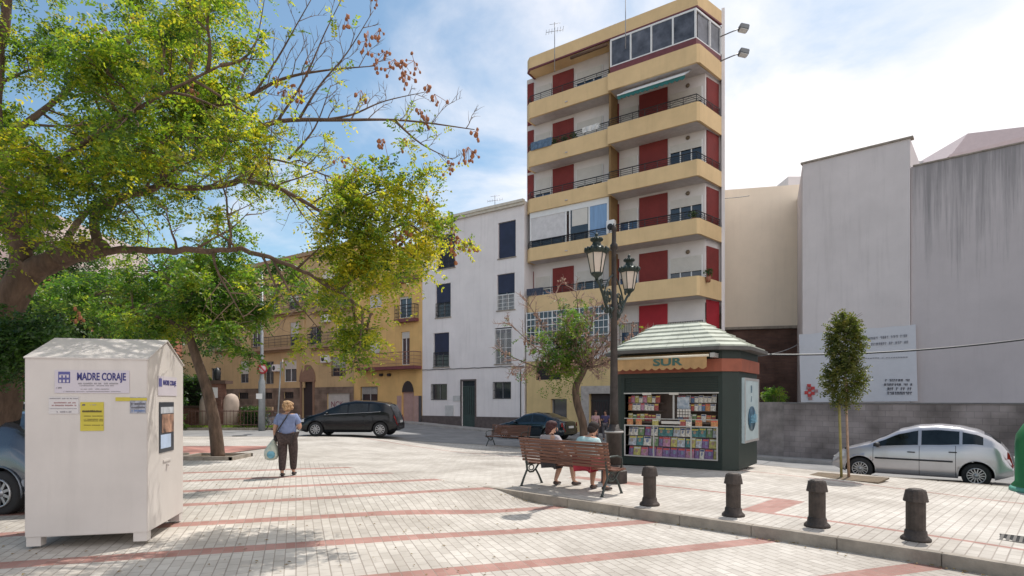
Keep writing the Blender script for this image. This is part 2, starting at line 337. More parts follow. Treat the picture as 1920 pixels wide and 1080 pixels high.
# kerb stones along the step between the two levels
kb = MB(); s = -.15
while s < 24:
    e = s + .995; pts = []
    for ss in (s, e):
        for d in (-.13, 0.0):
            X, Y = xy(ss, d); top = zbase(X, Y) + .006; pts.append((X, Y, top))
    lo = [(p[0], p[1], p[2] - .3) for p in pts]
    a = [kb.bm.verts.new(p) for p in pts]; b = [kb.bm.verts.new(p) for p in lo]
    for f in ((a[0], a[1], a[3], a[2]), (b[0], b[2], b[3], b[1]), (a[0], a[2], b[2], b[0]), (a[1], b[1], b[3], a[3]), (a[0], b[0], b[1], a[1]), (a[2], a[3], b[3], b[2])): kb.bm.faces.new(f)
    s += 1.0
kb.build('kerb', concrete, bevel=.006)['kind'] = 'structure'
def kerb_run(name, pts, w, zf, h, m=concrete):
    k = MB()
    for (x0, y0), (x1, y1) in zip(pts[:-1], pts[1:]):
        a, b = Vector((x0, y0)), Vector((x1, y1)); L = (b - a).length; n = max(1, round(L)); d = (b - a) / n; nn = Vector((-d.y, d.x)).normalized() * w
        for i in range(n):
            p = a + d * i; q = a + d * (i + .99); top = [(p.x, p.y), (q.x, q.y), (q.x + nn.x, q.y + nn.y), (p.x + nn.x, p.y + nn.y)]
            A = [k.bm.verts.new((x, y, zf(x, y) + h)) for x, y in top]; B = [k.bm.verts.new((x, y, zf(x, y) - .3)) for x, y in top]
            k.bm.faces.new(A); k.bm.faces.new(B[::-1])
            for j in range(4): k.bm.faces.new((A[j], B[j], B[(j + 1) % 4], A[(j + 1) % 4]))
    o = k.build(name, m, bevel=.01); o['kind'] = 'structure'; return o
e0 = EA - ED * 0; e1 = EA + ED * 30
kerb_run('plaza_edge_kerb', [(e1.x, e1.y), (EA.x, EA.y), (EA.x - .2, 25.45), (-40, 25.45)], -.16, zbase, .004)
# planter island with grass and soil at the far left
kerb_run('island_kerb', [(-60, 31.6), (-13.2, 31.6), (-12.2, 32.6), (-12.2, 37)], .15, zroad, .13)
b_ = grid_sheet('', np.linspace(-60, -12.3, 40), np.linspace(31.7, 37, 8), None, None); finish(b_, lambda x, y: zroad(x, y) + .10, 'island_soil', earth)
# facade frame: everything across the street stands along one line
FO = Vector((.84, 37.0)); FD = Vector((.8257, -.5641)); FN = Vector((.5641, .8257)); FA = math.atan2(FD.y, FD.x)
def fac(px, py=None, o=0.0):
    u = (px - 960) / FPX; Y = (FO.x * FN.x + FO.y * FN.y - o) / (u * FN.x + FN.y); X = u * Y
    t = (X - FO.x) * FD.x + (Y - FO.y) * FD.y
    return (t, PZ(py, Y)) if py is not None else t
def fw(t, o=0.0): return FO + FD * t - FN * o
b_ = MB()
ts = np.linspace(-60, 12, 60)
vv = [[b_.bm.verts.new((*fw(t, o), zroad(*fw(t, o)) + .12)) for o in (2.0, .0, -1.0)] for t in ts]
vl = [b_.bm.verts.new((*fw(t, 2.0), zroad(*fw(t, 2.0)) - .2)) for t in ts]
for i in range(len(ts) - 1):
    for j in range(2): b_.bm.faces.new((vv[i][j], vv[i + 1][j], vv[i + 1][j + 1], vv[i][j + 1]))
    b_.bm.faces.new((vv[i][0], vl[i], vl[i + 1], vv[i + 1][0]))
b_.build('facade_pavement', mat('pavement_tile', (.34, .32, .30), .85, var=.2, scale=2, bump=.2))['kind'] = 'structure'
# pavement in front of the boundary wall on the right
WA, WB = Vector((10.2, 24.3)), Vector((16.6, 17.1)); WD = (WB - WA).normalized(); WN = Vector((-WD.y, WD.x))
b_ = MB()
for t0, t1 in zip(range(-4, 20), range(-3, 21)):
    q = [WA + WD * t0 - WN * 1.1, WA + WD * t1 - WN * 1.1, WA + WD * t1 + WN * .1, WA + WD * t0 + WN * .1]
    A = [b_.bm.verts.new((p.x, p.y, zroad(p.x, p.y) + .13)) for p in q]; B = [b_.bm.verts.new((p.x, p.y, zroad(p.x, p.y) - .3)) for p in q]
    b_.bm.faces.new(A); b_.bm.faces.new((A[0], B[0], B[1], A[1]))
b_.build('wall_pavement', MATS['pavement_tile'])['kind'] = 'structure'
# red paving and tree pit at the left
redm = brickmat('red_paving', (.36, .17, .14), (.45, .22, .18), (.3, .2, .17), .2, .1)
b_ = MB(); q = [(-30, 17.2), (-8.9, 17.2), (-8.0, 20.5), (-30, 20.5)]
b_.quad(*[(x, y, zbase(x, y) + .012) for x, y in q]).build('red_paving', redm)['kind'] = 'structure'
kerb_run('tree_pit_kerb', [(-9.1, 15.85), (-7.55, 15.85), (-7.55, 17.1), (-9.1, 17.1), (-9.1, 15.85)], .12, zbase, .10)
kerb_run('island_edge_kerb', [(-14, 15.3), (-9.3, 16.9)], .14, zbase, .11)
b_ = MB(); b_.quad(*[(x, y, zbase(x, y) + .03) for x, y in [(-9.05, 15.9), (-7.6, 15.9), (-7.6, 17.05), (-9.05, 17.05)]]).build('tree_pit_soil', earth)['kind'] = 'structure'
# ------------------------------------------------------------------ building helpers
def wall_open(mb, t0, t1, z0, z1, y, ops, depth=.18, face=True):
    ts = sorted({t0, t1, *[v for o in ops for v in o[:2]]}); zs = sorted({z0, z1, *[v for o in ops for v in o[2:4]]})
    ts = [t for t in ts if t0 <= t <= t1]; zs = [z for z in zs if z0 <= z <= z1]
    for a, b in zip(ts[:-1], ts[1:]):
        run = None
        for c, d in zip(zs[:-1], zs[1:]):
            m_, k_ = (a + b) / 2, (c + d) / 2
            if any(o[0] < m_ < o[1] and o[2] < k_ < o[3] for o in ops): continue
            mb.quad((a, y, c), (b, y, c), (b, y, d), (a, y, d))
    for a, b, c, d in [o[:4] for o in ops]:
        mb.quad((a, y, c), (a, y + depth, c), (a, y + depth, d), (a, y, d)); mb.quad((b, y, c), (b, y, d), (b, y + depth, d), (b, y + depth, c))
        mb.quad((a, y, d), (a, y + depth, d), (b, y + depth, d), (b, y, d)); mb.quad((a, y, c), (b, y, c), (b, y + depth, c), (a, y + depth, c))
def window(par, a, b, c, d, y, pane=glass, frame=frame_white, blindf=0, mull=1, grille=0, name='window', bars=0, blm=blind):
    """pane set into an opening, with frame, optional blind and grille as its own pieces"""
    m = MB(); m.quad((a, y, c), (b, y, c), (b, y, d), (a, y, d)); w = m.build(name, pane, par, recalc=False)
    f = MB(); w_ = .055
    f.box(a, a + w_, y - .05, y - .004, c, d).box(b - w_, b, y - .05, y - .004, c, d).box(a + w_, b - w_, y - .05, y - .004, c, c + w_).box(a + w_, b - w_, y - .05, y - .004, d - w_, d)
    for i in range(mull):
        x = a + (b - a) * (i + 1) / (mull + 1); f.box(x - .03, x + .03, y - .045, y - .004, c + w_, d - w_)
    for i in range(bars):
        z = c + (d - c) * (i + 1) / (bars + 1); f.box(a + w_, b - w_, y - .04, y - .006, z - .015, z + .015)
    f.build('frame', frame, w)
    if blindf:
        bl_ = MB(); zb = d - (d - c) * blindf; n = max(2, int((d - zb) / .07))
        for i in range(n):
            z = zb + (d - zb) * i / n; bl_.box(a + w_, b - w_, y - .085, y - .052, z + .006, z + (d - zb) / n - .002)
        bl_.build('blind', blm, w)
    if grille:
        g = MB(); n = max(2, int((b - a) / .13)); gz = c + (d - c) * grille
        for i in range(n + 1):
            x = a + (b - a) * i / n; g.box(x - .009, x + .009, y - .20, y - .185, c, gz)
        for z in (c + .03, (c + gz) / 2, gz - .02): g.box(a, b, y - .205, y - .18, z - .012, z + .012)
        g.build('grille', iron, w)
    return w
def rail(par, path, z, h, y=None, step=.9, m=iron, zig=True, name='railing', bars=False):
    r = MB(); pts = [Vector((*p, 0)) for p in path]
    for a, b in zip(pts[:-1], pts[1:]):
        L = (b - a).length
        for f in ((1, .030), (.72, .014), (.46, .014), (.2, .014)):
            r.tube([a + Vector((0, 0, z + h * f[0])), b + Vector((0, 0, z + h * f[0]))], f[1], 4, smooth=False)
        n = max(1, round(L / step))
        for i in range(n + 1):
            p = a.lerp(b, i / n); r.tube([p + Vector((0, 0, z - .02)), p + Vector((0, 0, z + h))], .02, 4, smooth=False)
            if i < n and zig:
                q = a.lerp(b, (i + .5) / n); q2 = a.lerp(b, (i + 1) / n)
                r.tube([p + Vector((0, 0, z + h * .3)), q + Vector((0, 0, z + h * .95)), q2 + Vector((0, 0, z + h * .3))], .009, 4, smooth=False)
            if i < n and bars:
                for k in range(1, 7):
                    q = a.lerp(b, (i + k / 7) / n); r.tube([q + Vector((0, 0, z)), q + Vector((0, 0, z + h))], .007, 4, smooth=False)
    return r.build(name, m, par)
def strip(mb, path, th, z0, z1):
    """wall of constant thickness following a plan path (thickness to the left of travel)"""
    P = [Vector(p) for p in path]; n = len(P); O = []
    for i in range(n):
        d1 = (P[i] - P[i - 1]).normalized() if i else (P[1] - P[0]).normalized(); d2 = (P[i + 1] - P[i]).normalized() if i < n - 1 else d1
        n1 = Vector((-d1.y, d1.x)); n2 = Vector((-d2.y, d2.x)); b = (n1 + n2).normalized(); O.append(P[i] + b * th / max(.4, b.dot(n1)))
    for i in range(n - 1): mb.prism([P[i], P[i + 1], O[i + 1], O[i]], z0, z1)
def building(name, label, t0, t1, h, m, ops, y=0.0, depth=9.0, zb=-.6, cat='building', parent=None, top_m=None):
    b = thing(name, label, cat, (FO.x, FO.y, 0), FA)
    w = MB(); wall_open(w, t0, t1, zb, h, y, ops)
    w.quad((t0, y, zb), (t0, y, h), (t0, y + depth, h), (t0, y + depth, zb)); w.quad((t1, y, zb), (t1, y + depth, zb), (t1, y + depth, h), (t1, y, h))
    w.quad((t0, y + depth, zb), (t1, y + depth, zb), (t1, y + depth, h), (t0, y + depth, h)); w.quad((t0, y, h), (t1, y, h), (t1, y + depth, h), (t0, y + depth, h))
    w.build('wall', m, b, recalc=False); return b
def R4(px0, px1, py0, py1, o=0.0):
    a = fac(px0, py0, o); b = fac(px1, py0, o); c = fac((px0 + px1) / 2, py1, o); d = fac((px0 + px1) / 2, py0, o); return (a[0], b[0], c[1], d[1])
# ------------------------------------------------------------------ white building
white_wall = mat('white_render', (.74, .70, .69), .85, var=.07, scale=.7, bump=.15, streak=.22)
navy = mat('navy_blind', (.016, .022, .055), .55, var=.25, scale=2)
wt0, wt1 = fac(792), fac(983) 
wz = fac(890, 397)[1]
wops = [R4(821, 853, 440, 503), R4(934, 967, 415, 483), R4(817, 845, 532, 595), R4(932, 965, 513, 581), R4(813, 842, 624, 688), R4(928, 960, 614, 682)]
gops = [R4(809, 838, 720, 750), R4(925, 958, 716, 748)]; dop = R4(866, 891, 714, 803); dop = (dop[0], dop[1], -.25, dop[3])
wb = building('white_apartment_building', 'white rendered four storey building with navy blinds in its tall windows', wt0, wt1, wz, white_wall, wops + gops + [dop])
for i, o in enumerate(wops):
    w = window(wb, *o, .16, glass, mat('grey_frame', (.25, .25, .26), .5), 0, 1)
    n = MB(); frac = (.0, .0, .45, .48, .35, .85)[i]; n.box(o[0] + .04, o[1] - .04, .085, .10, o[2] + (o[3] - o[2]) * frac, o[3] - .03); n.build('blind', navy, w)
    if i in (0, 2, 3, 4, 5):
        rail(w, [(o[0] + .02, -.02), (o[1] - .02, -.02)], o[2], (o[3] - o[2]) * (.95 if i == 5 else .42), step=.5, m=frame_white if i in (3, 5) else iron, zig=False, bars=True)
    s_ = MB(); s_.box(o[0] - .06, o[1] + .06, -.05, .0, o[2] - .07, o[2] - .002); s_.build('sill', concrete, w)
for o in gops: window(wb, *o, .16, glass, MATS['grey_frame'], 0, 1, grille=1)
d_ = MB(); d_.box(dop[0], dop[1], .1, .16, dop[2], dop[3] - .35); dd = d_.build('door', mat('green_door', (.035, .06, .055), .5), wb)
g_ = MB()
for i in range(5):
    x = dop[0] + (dop[1] - dop[0]) * (i + 1) / 6; g_.box(x - .012, x + .012, .08, .098, dop[2] + .9, dop[3] - .4)
g_.build('door_grille', iron, dd)
p_ = MB(); p_.box(dop[0], dop[1], .1, .12, dop[3] - .34, dop[3]); p_.build('fanlight', glass, wb)
c_ = MB(); c_.box(wt0 - .1, wt1 + .05, -.18, -.002, wz - .28, wz - .12).box(wt0 - .1, wt1 + .05, -.26, -.002, wz - .12, wz + .05); c_.build('cornice', mat('cream_cornice', (.58, .54, .46), .8), wb)
pz = fac(890, 781)[1]; c_ = MB(); c_.box(wt0, dop[0] - .1, -.05, -.003, -.6, pz).box(dop[1] + .1, wt1, -.05, -.003, -.6, pz); c_.build('plinth', mat('brown_plinth', (.105, .085, .08), .8, var=.25), wb)
c_ = MB(); c_.box(dop[0] - .1, dop[0], -.06, -.003, -.6, dop[3] + .1).box(dop[1], dop[1] + .1, -.06, -.003, -.6, dop[3] + .1).box(dop[0], dop[1], -.06, -.003, dop[3], dop[3] + .1); c_.build('door_surround', MATS['brown_plinth'], wb)
c_ = MB(); cz = fac(890, 690)[1]; n = 24
c_.tube([(wt0 + (wt1 - wt0) * i / n, -.04, cz + .015 * math.sin(i * 2.1)) for i in range(n + 1)], .022, 5)
c_.tube([(wt1 - .25, -.04, cz), (wt1 - .25, -.04, pz)], .03, 5); c_.build('wall_cable', iron, wb)
c_ = MB(); a, b, c, d = R4(836, 851, 760, 780); c_.box(a, b, -.06, -.002, c, d); a, b, c, d = R4(850, 863, 742, 752); c_.box(a, b, -.04, -.002, c, d); c_.build('meter_box', mat('meter_grey', (.5, .5, .49), .6), wb)
# ------------------------------------------------------------------ yellow house
yel = mat('yellow_render', (.68, .43, .17), .85, var=.12, scale=.8, bump=.15, streak=.3)
maroon = mat('maroon_trim', (.16, .045, .05), .6, var=.2)
yt0, yt1 = fac(664), fac(792) - .002
yops = [R4(692, 716, 552, 577), R4(748, 772, 556, 596), R4(692, 712, 640, 664), R4(752, 768, 622, 684), R4(677, 708, 725, 772), R4(754, 776, 735, 798)]
yb = building('yellow_house', 'yellow rendered house with maroon balconies beside the white building', yt0, yt1, fac(728, 468)[1], yel, yops)
for i, o in enumerate(yops):
    if i == 5: q = MB(); q.box(o[0], o[1], .14, .18, o[2], o[3]); q.build('arched_door', mat('pink_wall', (.42, .27, .24), .8), yb); continue
    window(yb, *o, .16, glass, frame_white, (.9, .1, .95, .2, .3)[i], 1, grille=1 if i == 4 else 0)
a, b, c, d = R4(754, 776, 714, 735); m_ = MB(); n = 10; cxx = (a + b) / 2
pts = [(cxx + (b - a) / 2 * math.cos(math.pi * k / n), -.02, c + (d - c) * math.sin(math.pi * k / n)) for k in range(n + 1)]
m_.bm.faces.new([m_.bm.verts.new(p) for p in pts]); m_.build('arch_head', mat('dark_recess', (.04, .03, .03), .8), yb)
c_ = MB(); a = fac(684, 541, .2); b = fac(783, 541, .2); c_.box(a[0], b[0], -.2, -.002, a[1] - .02, a[1] + .42); c_.build('cornice', maroon, yb)
for nm, px0, px1, py, out in (('balcony', 666, 776, 690, .8), ('balcony', 738, 777, 600, .45)):
    a = fac(px0, py, out)[0]; b = fac(px1, py, out)[0]; z = fac((px0 + px1) / 2, py, out)[1]
    k = MB(); k.box(a, b, -out, -.003, z - .12, z + .1); k = k.build(nm, maroon, yb)
    rail(k, [(a + .05, 0), (a + .05, -out + .05), (b - .05, -out + .05), (b - .05, 0)], z + .1, 1.0, zig=False, bars=True, m=mat('rust_rail', (.25, .13, .10), .6) if px0 < 700 else iron)
c_ = MB(); a = fac(664); c_.box(a - .0, fac(675), -.04, -.003, -.6, fac(670, 750)[1]); c_.box(fac(745), fac(753), -.04, -.003, -.6, fac(750, 742)[1]); c_.box(fac(777), fac(786), -.04, -.003, -.6, fac(780, 742)[1]); c_.build('plinth', MATS['pink_wall'], yb)
c_ = MB(); c_.box(fac(787), fac(791), -.12, -.003, -.5, fac(789, 742)[1]); c_.build('downpipe', mat('dark_grey_pipe', (.06, .06, .065), .5), yb)
for px in (716, 731): 
    c_ = MB(); t, z = fac(px, 703); c_.cbox((t, -.1, z), (.3, .2, .2)); c_.build('wall_light', iron, yb, bevel=.03)
# ------------------------------------------------------------------ beige apartment block
bei = mat('ochre_render', (.54, .38, .20), .88, var=.14, scale=.6, bump=.15, streak=.35)
bt0, bt1 = fac(300), fac(664) - .002
bw = []
for px0, px1, py0, py1 in ((505, 521, 547, 582), (541, 560, 545, 580), (592, 612, 540, 575), (630, 652, 535, 570), (472, 488, 612, 650), (543, 560, 604, 649), (580, 602, 612, 645), (630, 650, 607, 642), (410, 432, 612, 652),
                           (497, 513, 678, 720), (532, 556, 676, 716), (622, 648, 668, 705), (450, 466, 676, 718), (396, 414, 690, 722), (440, 460, 548, 585), (395, 415, 550, 590)):
    bw.append(R4(px0, px1, py0, py1))
bdoor = R4(567, 588, 716, 798); gdoor = R4(614, 656, 737, 790); vents = [R4(448, 466, 736, 748), R4(495, 511, 736, 748), R4(533, 551, 735, 747)]
bb = building('ochre_apartment_block', 'ochre apartment block with brown stone base and arched doorway, left of the yellow house', bt0, bt1, fac(560, 478)[1], bei, bw + [bdoor, gdoor] + vents)
random.seed(3)
for o in bw: window(bb, *o, .16, glass, random.choice((frame_white, MATS['grey_frame'])), random.choice((0, 0, .4, .6)), 1, grille=random.choice((0, 0, 1)) if o[3] < 6 else 0)
for o in vents: window(bb, *o, .12, MATS['dark_recess'], iron, 0, 3, name='vent')
q = MB(); q.box(bdoor[0], bdoor[1], .14, .18, bdoor[2], bdoor[3]); q.build('door', MATS['dark_recess'], bb)
q = MB(); q.box(gdoor[0], gdoor[1], .1, .17, gdoor[2], gdoor[3]); gd = q.build('garage_door', mat('garage_white', (.52, .49, .45), .7), bb)
text('graffiti', 'NCK', .7, mat('graffiti_red', (.2, .03, .05), .8), gd, ((gdoor[0] + gdoor[1]) / 2 - .3, .09, (gdoor[2] + gdoor[3]) / 2 + .2), (R(90), 0, 0))
stone = brickmat('base_stone', (.20, .15, .115), (.25, .185, .14), (.33, .27, .2), 1.2, .42); z_ = fac(560, 727)[1]
c_ = MB(); ed = [bt0, fac(565), None, fac(590), gdoor[0] - .1, None, gdoor[1] + .02, bt1 - .3]
wall_open(c_, bt0, bt1 - .02, -.6, z_, -.04, [bdoor, gdoor] + vents, depth=.03); c_.build('base', stone, bb, recalc=False)
a, b, c, d = R4(563, 592, 684, 712); c_ = MB(); n = 14
for r_, y_ in ((1.0, -.10), (.72, -.13)):
    ring = [((a + b) / 2 + (b - a) / 2 * r_ * math.cos(math.pi * k / n), c + (d - c) * r_ * math.sin(math.pi * k / n)) for k in range(n + 1)]
    c_.mi = 0 if r_ == 1 else 0
    A = [c_.bm.verts.new((p[0], y_, p[1])) for p in ring]; B = [c_.bm.verts.new((p[0], -.002, p[1])) for p in ring]
    c_.bm.faces.new(A)
    for k in range(n): c_.bm.faces.new((A[k], B[k], B[k + 1], A[k + 1]))
c_.box(a, b, -.14, -.002, c - .18, c); c_.box(a + .1, bdoor[0], -.12, -.002, -.5, c - .18).box(bdoor[1], b - .1, -.12, -.002, -.5, c - .18)
c_.build('door_arch', mat('brown_arch', (.25, .15, .10), .8), bb)
rst = mat('balcony_stone', (.34, .23, .14), .85)
for px0, px1, py in ((497, 566, 585), (578, 660, 578), (470, 562, 653), (575, 628, 648), (395, 440, 655)):
    out = .55; a, z = fac(px0, py, out); b = fac(px1, py, out)[0]; z = fac((px0 + px1) / 2, py, out)[1]
    k = MB(); k.box(a, b, -out, -.003, z - .14, z + .08).box(a + .2, b - .2, -out * .5, -.003, z - .3, z - .14); k = k.build('balcony', rst, bb)
    rail(k, [(a + .04, 0), (a + .04, -out + .05), (b - .04, -out + .05), (b - .04, 0)], z + .08, .95, zig=False, bars=True)
for px, py in ((609, 597), (608, 673), (516, 690), (481, 592)):
    t, z = fac(px, py, .3); k = MB(); k.cbox((t, -.2, z), (.85, .34, .6)); k = k.build('air_conditioner', white_paint, bb, bevel=.03)
    f = MB(); f.lathe([(.001, 0), (.2, 0), (.2, .01), (.001, .012)], (0, 0, 0), 16, Matrix.Translation((t - .12, -.375, z)) @ Matrix.Rotation(R(90), 4, 'X')); f.build('fan_grille', iron, k)
c_ = MB(); a, z = fac(632, 520, .9); c_.box(a - 1.3, fac(656, 520, .9)[0], -1.2, -.003, z - .05, z + .03)
aw = MB(); t0_, z1 = fac(612, 527, .1); t1_ = fac(657, 527, .1)[0]; aw.quad((t0_, -.01, z1 + .9), (t1_, -.01, z1 + .9), (t1_, -1.2, z1 - .4), (t0_, -1.2, z1 - .4)).quad((t0_, -.01, z1 + .85), (t1_, -.01, z1 + .85), (t1_, -1.2, z1 - .45), (t0_, -1.2, z1 - .45)).build('awning', mat('awning_canvas', (.55, .50, .42), .9), bb)
c_.bm.free()
for px in (567, 574): 
    pass
c_ = MB(); t = fac(571); c_.box(t - .12, t + .12, -.12, -.002, z_, fac(571, 480)[1]); c_.build('pilaster', bei, bb)
c_ = MB(); c_.box(bt0, bt1, -.25, -.003, fac(560, 478)[1] - .3, fac(560, 478)[1] + .02); c_.build('cornice', rst, bb)
# ------------------------------------------------------------------ the tall yellow and red apartment tower
ty = mat('tower_yellow', (.68, .49, .26), .8, var=.08, scale=1.0, bump=.1, streak=.18)
tw = mat('tower_white', (.66, .62, .60), .85, var=.06, scale=1.2)
def slats(m, n=14, st=.6):
    t = m.node_tree; b = t.nodes['Principled BSDF']; c = N(t, 'ShaderNodeTexCoord'); sx = N(t, 'ShaderNodeSeparateXYZ'); t.links.new(c.outputs['Object'], sx.inputs[0])
    f = MA(t, 'FRACT', MA(t, 'MULTIPLY', sx.outputs[2], n)); bp = N(t, 'ShaderNodeBump'); bp.inputs['Strength'].default_value = st; bp.inputs['Distance'].default_value = .02; t.links.new(f, bp.inputs['Height']); t.links.new(bp.outputs[0], b.inputs['Normal']); return m
tred = mat('tower_red', (.20, .028, .025), .75, var=.15, scale=1.5); tred2 = mat('tower_bright_red', (.36, .016, .028), .7, var=.12, scale=1.5)
slats(tred); slats(tred2)
soff = mat('soffit', (.50, .46, .45), .9)
WY = 1.1
T0 = lambda px: fac(px, 400, -WY)[0]
tt0 = fac(984); tc1 = fac(1308); tsp = fac(1142)
ch = Vector((math.cos(R(74.3)), math.sin(R(74.3)))); C1 = Vector((tc1, 0.0)); C2 = C1 + ch * 2.35
pw = Vector((math.cos(R(104.3)), math.sin(R(104.3)))); C3 = C2 + pw * 9
rowsY = [(528, 563), (425, 453), (320, 349), (217, 251), (114, 147)]; rows = [(fac(1225, b)[1], fac(1225, a)[1]) for a, b in rowsY]
FH = (rows[4][1] - rows[0][1]) / 4; rz0, rz1 = fac(1225, 43)[1], fac(1225, 17)[1]
tower = thing('apartment_tower', 'tall narrow yellow and red apartment block with wraparound balconies on every floor', 'building', (FO.x, FO.y, 0), FA)
Bp = Vector((fac(1322, 400, -WY)[0], WY)); Be = Bp + ch * 1.35; A0 = Vector((T0(988), WY))
core = MB(); body = [A0, Bp, Be, C2 + pw * .3, C2 + pw * .35 + Vector((-.05, 0)), C3 + Vector((-.05, 0)), Vector((tt0 + .12, 9.5))]
core.prism([tuple(p) for p in [A0, Bp, Be, C2 + pw * .35, C3, Vector((tt0 + .12, 9.5))]], rows[0][0] - .2, rz0 + .1); core.build('wall', tw, tower)
pwm = MB(); pwm.prism([tuple(C2), tuple(C2 + Vector((.16, .05))), tuple(C3 + Vector((.16, .05))), tuple(C3)], -.6, rz1 + .15); pwm.build('party_wall', white_wall, tower)
oline = [(tt0 + .02, 1.25), (tt0 + .02, .28), (tt0 + .35, 0), (tc1, 0), tuple(C2)]
rf = MB(); strip(rf, oline, .14, rz0, rz1); rf.prism([(tt0 + .1, 1.25), (tt0 + .1, .3), (tt0 + .4, .1), (tc1 - .1, .1), tuple(C2 + Vector((-.12, 0))), tuple(C3), (tt0 + .1, 9.5)], rz0 + .02, rz0 + .3); rf.build('roof_parapet', ty, tower)
ln = MB(); strip(ln, [(p[0], p[1] - (.03 if i > 0 else 0)) for i, p in enumerate(oline[:-1])] + [tuple(C2 + Vector((.02, -.02)))], .1, rz0 - .04, rz0 + .05); ln.build('roof_moulding', maroon, tower)
hs = MB(); a, z = fac(1120, 52, -2); hs.box(a, a + 2.0, 2.5, 5, rz1 - .2, z + .15); hs.build('stair_head', maroon, tower)
random.seed(11)
T = lambda px: fac(px, 400, -WY)[0]
for k, (zb_, zt_) in enumerate(rows):
    zf_ = zb_ + .14; zc_ = zf_ + FH - .16            # floor and ceiling of this storey
    for side in (0, 1):
        path = ([(tt0 + .02, 1.08), (tt0 + .02, .28), (tt0 + .35, 0), (tsp, 0)] if side == 0 else [(tsp + .01, .6), (tsp + .01, -.22), (tc1 + .02, -.22), (tc1 + .16, -.10), tuple(C2)])
        off = 0 if side == 0 else -.0
        q = MB(); strip(q, path, .12, zb_ + .0, zt_)
        if side == 0: q.prism([(tt0 + .1, 1.09), (tt0 + .14, .34), (tt0 + .4, .12), (tsp, .12), (tsp, 1.09)], zb_ + .03, zb_ + .14)
        else: q.prism([(tsp + .01, 1.09), (tsp + .02, -.10), (tc1 - .04, -.10), tuple(C2 + Vector((-.14, -.02))), tuple(Be + ch * .3), tuple(Bp)], zb_ + .03, zb_ + .14)
        bal = q.build('balcony', [ty], tower)
        so = MB()
        if side == 0: so.prism([(tt0 + .1, 1.08), (tt0 + .14, .34), (tt0 + .4, .12), (tsp, .12), (tsp, 1.08)], zb_ + .018, zb_ + .028)
        else: so.prism([(tsp + .02, 1.08), (tsp + .03, -.10), (tc1 - .04, -.10), tuple(C2 + Vector((-.14, -.02))), tuple(Be + ch * .3), tuple(Bp)], zb_ + .018, zb_ + .028)
        so.build('soffit', soff, bal)
        if k == 0 and side == 1: pass
        elif not (k == 4 and side == 1):
            rp = [(tt0 + .08, 1.0), (tt0 + .08, .33), (tt0 + .38, .06), (tsp - .05, .06)] if side == 0 else [(tsp + .08, -.16), (tc1 + .0, -.16), tuple(C2 + Vector((-.08, -.1)))]
            rail(bal, rp, zt_, .42, step=.75, zig=(k % 2 == 1))
        for px in ((1062,) if side == 0 else (1225, )):   # small scupper
            d0 = MB(); d0.cbox((fac(px), -.02, zb_ + .28), (.16, .06, .06)); d0.build('drain_spout', soff, bal)
    M_ = tred
    for p0, p1 in ((990, 1001), (1037, 1076), (1150, 1161), (1199, 1252)):
        red = MB(); red.box(T(p0), T(p1), WY - .06, WY - .003, zf_, zf_ + FH - .35 + (.1 if p0 == 1199 else 0)); red.build('red_panel', M_, tower)
    red = MB()
    a = Bp + ch * .12; b = Bp + ch * 1.3; nn = Vector((ch.y, -ch.x)) * .05
    red.prism([tuple(a), tuple(a + nn), tuple(b + nn), tuple(b)], zf_, zf_ + FH - .3); red.build('red_panel', M_, tower)
    dv = MB(); dv.box(tsp - .06, tsp + .06, .1, WY, zf_, zc_ + .1); dv.build('divider', mat('divider_ochre', (.22, .13, .05), .8), tower)
    # windows of this storey
    specs = [(1004, 1034, .4, 1), (1081, 1131, .3, 2), (1162, 1197, .45, 1), (1256, 1318, .32, 2)]
    for j, (p0, p1, bf, mu) in enumerate(specs):
        if k == 1 and j < 2: continue
        a, b = T(p0), T(p1); zt2 = zf_ + FH - .78; bf = min(.95, max(.12, bf + random.uniform(-.15, .2)))
        if k == 4 and j == 3: bf = .2
        w = window(tower, a, b, zf_ + .1, zt2, WY - .02, random.choice((glass, glass_blue)), frame_white, bf, mu)
    lm = MB(); t = T(1290); lm.lathe([(.001, 0), (.10, 0), (.12, .05), (.07, .09), (.001, .1)], (0, 0, 0), 10, Matrix.Translation((t, WY, zf_ + FH - .52)) @ Matrix.Rotation(R(90), 4, 'X')); lm.build('wall_lamp', mat('lamp_brown', (.15, .11, .07), .5), tower)
# left-hand balcony glazed in on the second row
zb_, zt_ = rows[1]; zc_ = rows[2][0] + .0
en = MB(); a, b = tt0 + .3, tsp - .1
en.box(a, b, .12, .2, zc_ - .35, zc_ + .01); 
for x in (a, a + (b - a) * .47, a + (b - a) * .52, a + (b - a) * .76, b - .09): en.box(x, x + .09, .12, .2, zt_ - .6, zc_ - .35)
en.box(a, b, .12, .2, zt_ - .05, zt_ + .02); enc = en.build('balcony_glazing', frame_white, tower)
q = MB(); q.box(a + .09, a + (b - a) * .47, .15, .17, zt_ + .45, zc_ - .35); q.build('shutter', mat('white_shutter', (.6, .58, .58), .6), enc)
q = MB(); q.box(a + (b - a) * .52 + .09, a + (b - a) * .76, .15, .17, zt_ + .02, zc_ - .35).box(a + .09, a + (b - a) * .47, .155, .17, zt_ + .02, zt_ + .45); q.build('pane', glass, enc)
q = MB(); q.box(a + (b - a) * .54 + .09, a + (b - a) * .75, .135, .148, zt_ + .9, zc_ - .36); q.build('blind', blind, enc)
q = MB(); q.box(a + (b - a) * .76 + .09, b - .09, .15, .17, zt_ + .02, zc_ - .35); q.build('curtain', mat('blue_curtain', (.20, .33, .52), .7, var=.15, scale=3, stretch=(6, 1, .3)), enc)
q = MB(); q.box(b, b + .12, .13, .9, zt_ - .5, zc_); q.build('side_panel', frame_white, enc)
